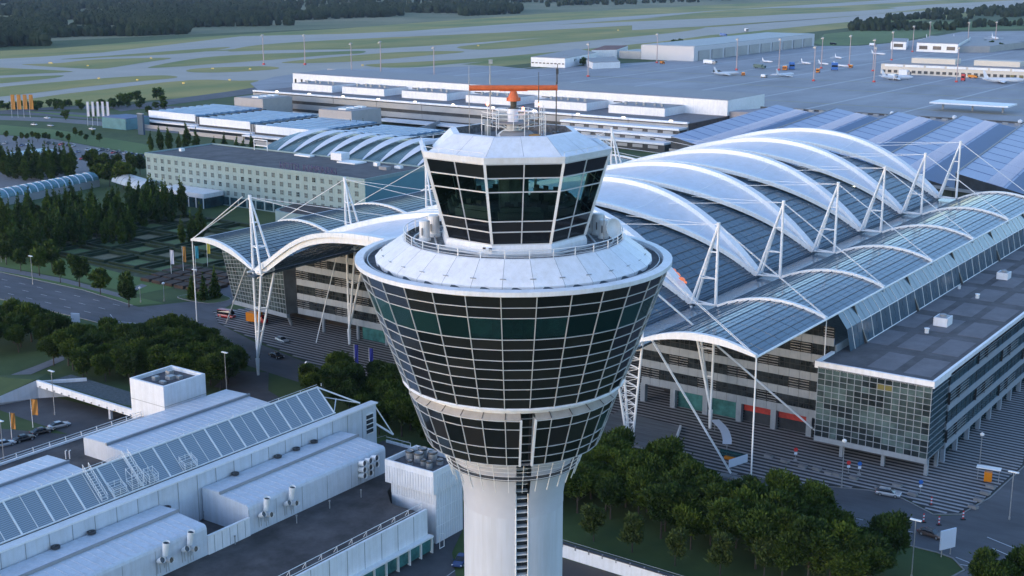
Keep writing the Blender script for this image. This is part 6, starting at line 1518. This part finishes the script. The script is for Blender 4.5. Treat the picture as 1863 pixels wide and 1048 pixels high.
# dark poplars in the park
k = 0
PK = GPS([(-40, 478), (80, 478), (150, 446), (240, 420), (330, 405), (348, 388), (300, 378), (250, 376), (170, 388), (-40, 404)])
pts_ = scatter(PK, 105, 4.4, rnd); zf = zone(pts_)
for x, y in pts_:
    tree(x, y, POP if rnd.random() < .6 else random.choice([POPB, BRO2]), 'dark park tree at the ' + zf((x, y)) + ' of the dense hotel park stand', 'trees in the hotel park', .80, name='park_tree')
for k, (px, py) in enumerate(((122, 428), (150, 436), (192, 430), (206, 430), (222, 432), (238, 428), (332, 432), (350, 430), (366, 420))):
    x, y = GP(px, py + 14); tree(x, y, POP if k % 3 else POPB, ['first', 'second', 'third', 'fourth', 'fifth', 'sixth', 'seventh', 'eighth', 'ninth'][k] + ' poplar from the left standing alone on the hedge garden edge', 'single poplars on the hedge garden edge', .72, name='poplar_tree')
for k, (px, py) in enumerate(((270, 395), (290, 398), (312, 400), (300, 390), (250, 398))):
    x, y = GP(px, py); tree(x, y, POP, 'dark poplar before the left end of the hotel', 'poplars before the hotel', .8, name='poplar_tree')
for k, (px, py) in enumerate(((350, 538), (371, 540), (392, 536))):
    x, y = GP(px, py + 6); tree(x, y, CON, ['left', 'middle', 'right'][k] + ' cone-shaped conifer on the small lawn beside the left office corner', 'conifers beside the left office corner', 1.2, name='conifer')
for k, (px, py) in enumerate(((275, 262), (292, 262), (308, 262), (326, 262), (340, 263), (358, 266), (410, 272), (432, 276), (444, 278), (460, 279), (390, 268))):
    x, y = GP(px, py + 12); tree(x, y, POP, ['first', 'second', 'third', 'fourth', 'fifth', 'sixth', 'eighth', 'ninth', 'tenth', 'eleventh', 'seventh'][k] + ' dark cypress-like tree from the left behind the hotel roof', 'dark trees behind the hotel roof', .95 if k in (4, 5) else .75, name='poplar_tree')
for px in range(595, 670, 11):
    x, y = GP(px, 248); tree(x, y, POP, f'small slim tree before the curved ramp, at {["the left end", "second place", "third place", "fourth place", "fifth place", "sixth place", "the right end"][(px - 595) // 11]} of the row', 'slim trees before the curved ramp', .6, name='poplar_tree')
for k in range(15):
    px = 0 + k * 9.4; x, y = GP(px, 318 + rnd.uniform(-6, 12)); tree(x, y, POP, 'tall dark tree screening the far left car park', 'trees screening the far car park', .95, name='poplar_tree')
for px, py in ((170, 318), (190, 322), (215, 320), (240, 322), (180, 335), (200, 340), (225, 345), (255, 318), (235, 335)):
    x, y = GP(px, py); tree(x, y, BRO2, 'broad dark tree left of the hotel end wall', 'broad trees left of the hotel', 1.25)
for k in range(16):
    x, y = GP(15 + k * 11 + rnd.uniform(-3, 3), 266 - rnd.uniform(5, 18)); tree(x, y, BRO2, 'bush-like young tree on the green bank above the far car park', 'young trees on the green bank', .55)
for k in range(44):
    px = rnd.uniform(-10, 300); x, y = GP(px, 195 + rnd.uniform(0, 10) - px * .02 if k < 40 else 212 + rnd.uniform(-6, 8)); tree(x, y, FART, 'dark roadside tree between the service road and the taxiway', 'trees beside the taxiway service road', .5)
for px, py in ((285, 180), (292, 179), (250, 186), (236, 188), (222, 190)):
    x, y = GP(px, py); tree(x, y, FART, 'round tree on the edge of the airfield grass left of the terminal', 'round trees on the airfield edge', .7)
for k in range(12):
    x, y = GP(1172 + k * 6, 108 - k * 2.5 + rnd.uniform(-3, 3)); tree(x, y, FART, 'dark tree behind the long maintenance hangar', 'trees behind the hangar', .8)
for px, py in ((1025, 118), (1040, 120), (1060, 120), (1805, 88), (1822, 92), (1790, 84), (1835, 84)):
    x, y = GP(px, py); tree(x, y, FART, 'dark tree among the airside halls', 'trees among the airside halls', .8)
for k in range(0):
    px = rnd.uniform(1535, 1900); x, y = GP(px, 52 - (px - 1535) * .01 + rnd.uniform(-5, 3)); tree(x, y, FART, 'dark tree in the belt beyond the apron at the right', 'tree belt beyond the apron', 1.15)
for k in range(0):
    px = rnd.uniform(1640, 1900); x, y = GP(px, 34 - (px - 1640) * .045 + rnd.uniform(-8, 6)); tree(x, y, FART, 'dark tree in the wood at the upper right corner', 'wood at the upper right', 1.35)
# far forest: crowns that merge into one mass
def far_forest(name, polys, n, hmin, hmax, seed):
    rn = random.Random(seed); v = []; f = []
    base = []
    nr, ns = 4, 7
    for poly, cnt in polys:
        P = GPS(poly)
        xs = [p[0] for p in P]; ys = [p[1] for p in P]; c = 0; tr = 0
        while c < cnt and tr < cnt * 80:
            tr += 1; p = (rn.uniform(min(xs), max(xs)), rn.uniform(min(ys), max(ys)))
            if not inside(p, P): continue
            if noise.noise(Vector((p[0] / 160, p[1] / 160, 3))) < -.06: continue
            c += 1; h = rn.uniform(hmin, hmax); r = rn.uniform(.30, .5) * h; k0 = len(v); ph_ = rn.random()
            for i in range(nr):
                th = (i + .35) / (nr - .3) * pi * .62; rr, zz = r * sin(th + .2), h * (.55 + .45 * cos(th * 1.35))
                for j in range(ns):
                    a = 2 * pi * (j + ph_) / ns; q = rr * rn.uniform(.7, 1.25); v.append((p[0] + q * cos(a), p[1] + q * sin(a), max(.1, zz * rn.uniform(.9, 1.08))))
            for i in range(nr - 1):
                for j in range(ns): f.append((k0 + i * ns + j, k0 + i * ns + (j + 1) % ns, k0 + (i + 1) * ns + (j + 1) % ns, k0 + (i + 1) * ns + j))
            f.append(tuple(range(k0 + ns - 1, k0 - 1, -1)))
            b = k0 + (nr - 1) * ns
            k1 = len(v)
            for j in range(ns): a = 2 * pi * j / ns; v.append((p[0] + r * .7 * cos(a), p[1] + r * .7 * sin(a), 0))
            for j in range(ns): f.append((b + j, b + (j + 1) % ns, k1 + (j + 1) % ns, k1 + j))
    me = bpy.data.meshes.new(name); me.from_pydata(v, [], f)
    me.materials.append(mat('forest_leaf', (.012, .022, .012), .95, col2=(.034, .048, .022), vs=.02, spec=.1)); me.update()
    o = ob(name, me, kind='stuff'); o['label'] = 'far dark woods beyond the runway'; o['category'] = 'forest'; return o
far_forest('forest', [([(-80, 92), (30, 84), (85, 84), (84, 76), (150, 76), (155, 70), (340, 62), (352, 48), (300, 40), (-80, 48)], 1700),
                      ([(100, 50), (345, 50), (450, 48), (560, 46), (566, 34), (500, 20), (200, 26), (60, 34)], 1500), ([(-80, 34), (300, 26), (560, 20), (560, 2), (-80, 0)], 1300),
                      ([(560, 44), (690, 36), (945, 25), (950, 16), (800, 12), (560, 18)], 1100), ([(560, 14), (950, 10), (1100, 4), (1100, -8), (560, -8)], 700), ([(960, 14), (1240, 6), (1400, -4), (1100, -10)], 300), ([(-80, -2), (600, -8), (600, -14), (-80, -14)], 600)], 0, 10, 17, 4)
o_ = far_forest('tree_belt', [([(1535, 60), (1560, 45), (1640, 44), (1900, 46), (1900, 54), (1640, 56)], 150), ([(1600, 38), (1700, 24), (1920, 10), (1920, 28), (1700, 38)], 260)], 0, 8, 14, 6); o_['label'] = 'dark tree belt beyond the apron at the upper right'

# ------------------------------------------------------------------ hedge garden
HG = thing('hedge_garden', 'formal garden of low green hedges framing square lawns before the hotel', 'garden', (0, 0, 0))
LAWN1 = mat('garden_lawn_green', (.09, .14, .05), .95, var=.2, vs=.5)
LAWN2 = mat('garden_lawn_brown', (.14, .13, .075), .95, var=.2, vs=.5)
def hedge(x0, y0, x1, y1, h=1.1, m=HEDGE, par=None, nm='hedge'):
    return ob(nm, M().box((x0, y0, 0), (x1, y1, h)).mesh(nm, m), par or HG)
ob('garden_ground', M().box((258, 300, .02), (345, 405, .04)).mesh('garden_ground', mat('garden_soil', (.045, .06, .03), .95, var=.3, vs=.3)), HG)
for i in range(5):
    for j in range(6):
        x, y = 268 + i * 15, 309 + j * 15.5
        if x < 276 and y < 320: continue
        for a in ((x, y, x + 12.4, y + .9), (x, y + 12.2, x + 12.4, y + 13.1), (x, y + .9, x + .9, y + 12.2), (x + 11.5, y + .9, x + 12.4, y + 12.2)): hedge(*a)
        ob('garden_lawn', M().box((x + 2, y + 2, .04), (x + 10.4, y + 11, .10)).mesh('garden_lawn', LAWN2 if (i + j) % 3 == 0 else LAWN1), HG)
        hedge(x - 2.4, y - 1.6, x - 1.6, y + 13.8, .8)
HR = thing('copper_hedges', 'dark reddish hedge blocks beside the flag poles near the left office corner', 'hedge', (0, 0, 0))
for i in range(4):
    for j in range(6):
        x, y = 259 + i * 5.5, 296 + j * 5.2 + i * 1.5
        ob('hedge_block', M().box((x, y, 0), (x + 4.3, y + 4.1, 1.0)).mesh('hedge_block', HEDGER), HR)
# bank and verge
sheet('green_bank', GPS([(-60, 222), (100, 236), (260, 262), (290, 272), (280, 284), (90, 252), (-60, 240)]), .08, GRASSL)
# tubular glass canopy left of the hotel
t = thing('tube_canopy', 'long half-round glazed walkway roof left of the hotel', 'canopy', (0, 0, 0))
a, b = Vector((*GP(-40, 362, 4), 0)), Vector((*GP(168, 322, 4), 0)); d = (b - a) / 16; nn = Vector((-d.y, d.x, 0)).normalized()
for k in range(16):
    p = a + d * k
    ob('glass_segment', M().grid(lambda u, v: p + d * (u * .96) + nn * (4 * cos(pi * v)) + Vector((0, 0, 3 + 3.2 * sin(pi * v) + .3 * sin(pi * u))), 2, 8).mesh('glass_segment', SHADE), t)
    g = M()
    for i in range(8):
        f_ = lambda v: p + nn * (4.1 * cos(pi * v)) + Vector((0, 0, 3 + 3.4 * sin(pi * v)))
        g.bar(f_(i / 8), f_((i + 1) / 8), .4, .25)
    ob('hoop', g.mesh('hoop', SIGNW), t); ob('side_wall', M().bar(p + nn * 4 + Vector((0, 0, 1.5)), p + d + nn * 4 + Vector((0, 0, 1.5)), .2, 3).bar(p - nn * 4 + Vector((0, 0, 1.5)), p + d - nn * 4 + Vector((0, 0, 1.5)), .2, 3).mesh('side_wall', GREYM), t)
t = thing('tube_canopy', 'short pale vaulted walkway roof touching the hotel left end', 'canopy', (0, 0, 0))
a, b = Vector((*GP(222, 322, 5), 0)), Vector((*GP(275, 338, 5), 0)); d = (b - a) / 6; nn = Vector((-d.y, d.x, 0)).normalized()
for k in range(6):
    p = a + d * k
    ob('glass_segment', M().grid(lambda u, v: p + d * (u * .94) + nn * (5 * cos(pi * v)) + Vector((0, 0, 3.5 + 3.4 * sin(pi * v))), 1, 8).mesh('glass_segment', mat('pale_canopy', (.40, .44, .48), .4) if k == 0 else bpy.data.materials['pale_canopy']), t)
t = thing('car_park_canopy', 'long pale flat canopy in the far left car park', 'canopy', (0, 0, 0))
a, b = Vector((*GP(-30, 288, 4), 0)), Vector((*GP(88, 272, 4), 0)); ob('roof', M().bar(a + Vector((0, 0, 4)), b + Vector((0, 0, 4)), 11, .5).mesh('roof', mat('canopy_metal', (.28, .40, .44), .4)), t)
for k in range(6): p = a.lerp(b, k / 5); ob('column', M().tube(p, p + Vector((0, 0, 4)), .3).mesh('column', GREYM), t)
t = thing('curved_ramp', 'curved blue-grey ramp wall and forecourt before the terminal', 'ramp', (0, 0, 0))
pts = smooth_loop(GPS([(640, 240), (700, 248), (760, 246), (800, 232)]), 6, False)
for p, q in zip(pts, pts[1:]): ob('ramp_wall', M().bar((*p, 2.2), (*q, 2.2), .8, 4.4).mesh('ramp_wall', GREYM), t)
sheet('forecourt_slab', GPS([(560, 250), (800, 268), (900, 262), (830, 230), (640, 226)]), .07, PATH)
# ------------------------------------------------------------------ street furniture
def lamp(px, py, h, label, head=STEEL, z=0, ball=False, rz=0):
    x, y = GP(px, py); t = thing('street_lamp', label, 'street lamp', (x, y, z), rz)
    ob('pole', M().tube((0, 0, 0), (0, 0, h), .11, 8, r2=.07).mesh('pole', GALV), t)
    if ball: ob('lamp_head', M().lathe([(.01, h), (.4, h + .2), (.45, h + .5), (.01, h + .8)], 10).mesh('lamp_head', head), t)
    else: ob('lamp_head', M().box((-.25, -.9, h - .05), (.25, .9, h + .1)).mesh('lamp_head', head), t)
    ob('base', M().tube((0, 0, 0), (0, 0, .6), .18, 8).mesh('base', GALV), t); return t
lamp(60, 518, 9, 'street lamp beside the park path near the left edge'); lamp(357, 545, 9, 'street lamp on the small lawn by the conifers')
lamp(413, 722, 10.5, 'street lamp standing in the left grove near the white cube'); lamp(1531, 888, 9, 'street lamp with ball head before the glazed office front', ball=True)
lamp(1658, 1052, 10, 'tall street lamp on the lawn left of the white billboard'); lamp(1836, 946, 9, 'street lamp with pale head at the right edge junction')
lamp(1782, 846, 6, 'slender lamp beside the blue-shaded office side at the right', ball=True); lamp(100, 755, 10, 'grey street lamp beside the small lower left car park')
lamp(7, 835, 8, 'short lamp at the left edge beside the car park'); lamp(299, 548, 5, 'small ball lamp beside the forecourt entry', ball=True); lamp(559, 700, 5, 'small ball lamp right of the front-left mast foot', ball=True)
lamp(256, 558 - 8, 4, 'low ball lamp at the road corner by the park', ball=True)
def flag(px, py, h, m, label, w_=1.0, fl=4.5):
    x, y = GP(px, py); t = thing('flag', label, 'flag', (x, y, 0), R(-55))
    ob('pole', M().tube((0, 0, 0), (0, 0, h), .08, 8, r2=.05).mesh('pole', STEEL), t)
    ob('cloth', M().grid(lambda u, v: (.1 + w_ * u, .14 * sin(u * 7 + v * 5), h - .2 - fl * v), 6, 10).mesh('cloth', m, True), t); return t
flag(312, 502, 8.5, BAN_W, 'faded lilac flag, leftmost on the poles beside the copper hedges'); flag(334, 498, 9, BAN_O, 'orange flag on the pole beside the copper hedges', 1, 5)
flag(357, 500, 9.5, BAN_T, 'turquoise flag under the left wing roof tip', 1, 4); flag(378, 485, 9, BAN_Y, 'yellow flag, rightmost beside the left wing roof tip')
flag(645, 665, 5.5, BAN_B, 'left dark blue flag beside the grove behind the tower rim', .9, 4.8); flag(672, 668, 5, BAN_B, 'right dark blue flag beside the grove behind the tower rim', .9, 4.2)
flag(22, 800, 6, BAN_O, 'left orange banner above the small lower left car park', .9, 3.5); flag(60, 778, 6.5, BAN_O, 'right orange banner above the small lower left car park', 1.3, 3.5)
for k in range(4): flag(22 + k * 11, 214, 15, BAN_O, ['leftmost', 'second', 'third', 'rightmost'][k] + ' of four big orange flags at the upper left edge', 2.6, 9.5)
for k in range(5): flag(160 + k * 9, 229, 15, BAN_W, ['leftmost', 'second', 'third', 'fourth', 'rightmost'][k] + ' of five tall white flags beside the service road', 1.4, 9)
def board(px, py, w_, h_, z0, rz, label, m=SIGNW):
    x, y = GP(px, py); t = thing('billboard', label, 'billboard', (x, y, 0), rz)
    ob('panel', M().box((-.12, -w_ / 2, z0), (.12, w_ / 2, z0 + h_)).mesh('panel', m), t)
    for s_ in (-1, 1): ob('post', M().tube((.2, s_ * w_ * .3, 0), (.2, s_ * w_ * .3, z0 + h_ * .5), .1).mesh('post', GALV), t)
    return t
board(1722, 1012, 3.3, 3.4, 1.4, R(62), 'white billboard beside the bronze car at the right junction'); board(139, 600, 2.6, 2.4, 2.2, R(20), 'pale blue billboard above the four-lane road')
board(6, 478, 3.0, 2.8, 2.4, R(20), 'white and blue billboard at the left edge by the park'); 
# forecourt details: low kerb stones, signs, barriers, construction stuff
for k, (px, py) in enumerate(((1398, 832), (1428, 842), (1460, 851), (1486, 856), (1508, 863), (1522, 866), (1553, 872), (1600, 892), (1660, 902), (1632, 885), (1780, 912), (1792, 900), (1802, 888), (1770, 925))):
    x, y = GP(px, py); t = thing('stone_planter', ['first', 'second', 'third', 'fourth', 'fifth', 'sixth', 'seventh', 'eighth', 'ninth', 'tenth', 'eleventh', 'twelfth', 'thirteenth', 'fourteenth'][k] + ' low pale concrete block along the striped forecourt edge', 'concrete block', (x, y, .09), R(80), 'low concrete blocks along the forecourt edge')
    ob('block', M().prism([(-.9, -.45), (.9, -.45), (.8, .45), (-.8, .45)], 0, .5).mesh('block', KERB), t); ob('top', M().box((-.7, -.3, .5), (.7, .3, .56)).mesh('top', PATH), t)
def rsign(px, py, m, label, h=2.3):
    x, y = GP(px, py); t = thing('traffic_sign', label, 'traffic sign', (x, y, .09), R(35))
    ob('post', M().tube((0, 0, 0), (0, 0, h), .05).mesh('post', GALV), t); ob('disc', M().tube((-.05, 0, h - .1), (.03, 0, h - .1), .42, 16).mesh('disc', m), t)
    ob('lower_plate', M().box((-.05, -.3, h - 1.1), (0, .3, h - .65)).mesh('lower_plate', SIGNW), t); ob('foot', M().box((-.3, -.3, 0), (.3, .3, .15)).mesh('foot', GREYM), t)
rsign(1447, 838, SIGNR, 'red round sign on the stripes before the right office columns'); rsign(1543, 862, SIGNR, 'red round sign left of the blue one before the glazed box'); rsign(1563, 864, SIGNB, 'blue round sign before the glazed office box'); rsign(1674, 898, SIGNB, 'blue round sign below the office box corner')
for k, (px, py) in enumerate(((1680, 951), (1708, 956), (1752, 946), (1694, 920))):
    x, y = GP(px, py); t = thing('traffic_beacon', ['left', 'middle', 'right', 'upper'][k] + ' red and white striped barrier beacon near the bronze car', 'barrier beacon', (x, y, .09), R(40))
    ob('foot', M().box((-.25, -.4, 0), (.25, .4, .15)).mesh('foot', SPAN2), t)
    for i in range(5): ob('stripe', M().box((-.03, -.13, .15 + i * .3), (.03, .13, .45 + i * .3)).mesh('stripe', SIGNR if i % 2 == 0 else SIGNW), t)
x, y = GP(1797, 876); t = thing('ticket_booth', 'small orange booth with white canopy bar on the stripes at the right', 'booth', (x, y, .09), R(10))
ob('body', M().box((-.5, -.7, 0), (.5, .7, 1.9)).mesh('body', CARP['orange']), t); ob('canopy', M().box((-.8, -2.2, 2.6), (.8, 2.2, 2.75)).mesh('canopy', STEEL), t); ob('post', M().tube((0, -1.9, 0), (0, -1.9, 2.6), .06).tube((0, 1.9, 0), (0, 1.9, 2.6), .06).mesh('post', GALV), t)
x, y = GP(1330, 835); t = thing('glass_shelter', 'low glass shelter with teal screens by the guy cable foot', 'shelter', (x, y, .09), R(0))
ob('screen', M().box((0, -3.5, .1), (.1, 2.5, 1.6)).mesh('screen', TEAL), t); ob('side_wall', M().bar((0, -3.5, .9), (-5, -2.0, .9), .2, 1.6).mesh('side_wall', SIGNW), t); ob('bench', M().box((-1, -2, 0), (-.4, 1, .6)).mesh('bench', CARP['orange']), t)
t = thing('glass_walkway', 'curved glass walkway roof beside the slender V column', 'walkway', (0, 0, 0))
pts = smooth_loop([(239, 117.5), (235, 113.5), (230.5, 110.5), (227.5, 109)], 4, False)
for p, q in zip(pts, pts[1:]): ob('roof_pane', M().bar((*p, 2.5), (*q, 2.5), 1.8, .12).mesh('roof_pane', SIGNW), t); 
for p in pts[::3]: ob('post', M().tube((*p, 0), (*p, 2.5), .07).mesh('post', GALV), t)
t = thing('lower_court', 'sunken court with grey slab roof before the right office block', 'court', (0, 0, 0))
ob('slab', M().prism([(221, 118), (222, 140), (238, 140), (236, 124)], .09, .45).mesh('slab', mat('court_slab', (.16, .17, .18), .8, var=.25, vs=.9, stretch=(1.5, .2, 1))), t)
ob('side_wall', M().bar((221, 118, .4), (236, 124, .4), .4, 1).mesh('side_wall', WHITE), t)
# road island stones between the two forecourt lanes
t = thing('median_wall', 'low pale stone kerb wall between forecourt lanes and the grove', 'wall', (0, 0, 0))
for k in range(34): ob('stone', M().box((217.0 if k < 18 else 216.4, 196 - k * 3.0, .03), (217.7, 198.8 - k * 3.0, .38)).mesh('stone', KERB), t) if not 118 < 196 - k * 3.0 < 122 else None
# airfield signs
for k, (px, py) in enumerate(((92, 116), (275, 107), (160, 121), (180, 144), (250, 147), (334, 153), (455, 127), (418, 147), (387, 126), (606, 128), (660, 120), (870, 84), (1040, 112), (1125, 56))):
    x, y = GP(px, py); t = thing('airfield_sign', ['first', 'second', 'third', 'fourth', 'fifth', 'sixth', 'seventh', 'eighth', 'ninth', 'tenth', 'eleventh', 'twelfth', 'thirteenth', 'fourteenth'][k] + ' small yellow taxiway sign, counted from the left on the airfield grass', 'airfield sign', (x, y, .2), 0, 'yellow signs on the airfield grass')
    ob('board', M().box((-.3, -3.2 if k == 0 else -1.4, .3), (.3, 3.2 if k == 0 else 1.4, 1.1)).mesh('board', mat('yellow_board', (.7, .5, .08), .5) if k == 0 else bpy.data.materials['yellow_board']), t)
    ob('foot', M().box((-.2, -1.5, 0), (.2, 1.5, .3)).mesh('foot', GREYM), t)
# orange reflection on the roof glass, modelled as faintly glowing patches
t = thing('orange_reflection', 'orange reflection, painted as glowing patches, on the glass roof just right of the tower rim', 'reflection_glow', (0, 0, 0))
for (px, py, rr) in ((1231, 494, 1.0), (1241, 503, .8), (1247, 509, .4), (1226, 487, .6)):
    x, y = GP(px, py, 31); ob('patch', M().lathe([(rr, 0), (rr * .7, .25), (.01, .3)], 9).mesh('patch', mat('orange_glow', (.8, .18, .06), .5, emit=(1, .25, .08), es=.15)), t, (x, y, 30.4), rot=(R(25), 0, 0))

# haze: closed box of thin air round everything
hz = ob('haze', M().box((-300, -6500, -1), (9200, 9200, 130)).mesh('haze', []), kind='stuff')
hm = bpy.data.materials.new('haze'); hm.use_nodes = True; ht = hm.node_tree; ht.nodes.clear()
pv = ht.nodes.new('ShaderNodeVolumePrincipled'); pv.inputs['Color'].default_value = (.62, .74, .95, 1); pv.inputs['Density'].default_value = .000032; pv.inputs['Anisotropy'].default_value = 0.2
mo = ht.nodes.new('ShaderNodeOutputMaterial'); ht.links.new(pv.outputs[0], mo.inputs['Volume']); hz.data.materials.append(hm)
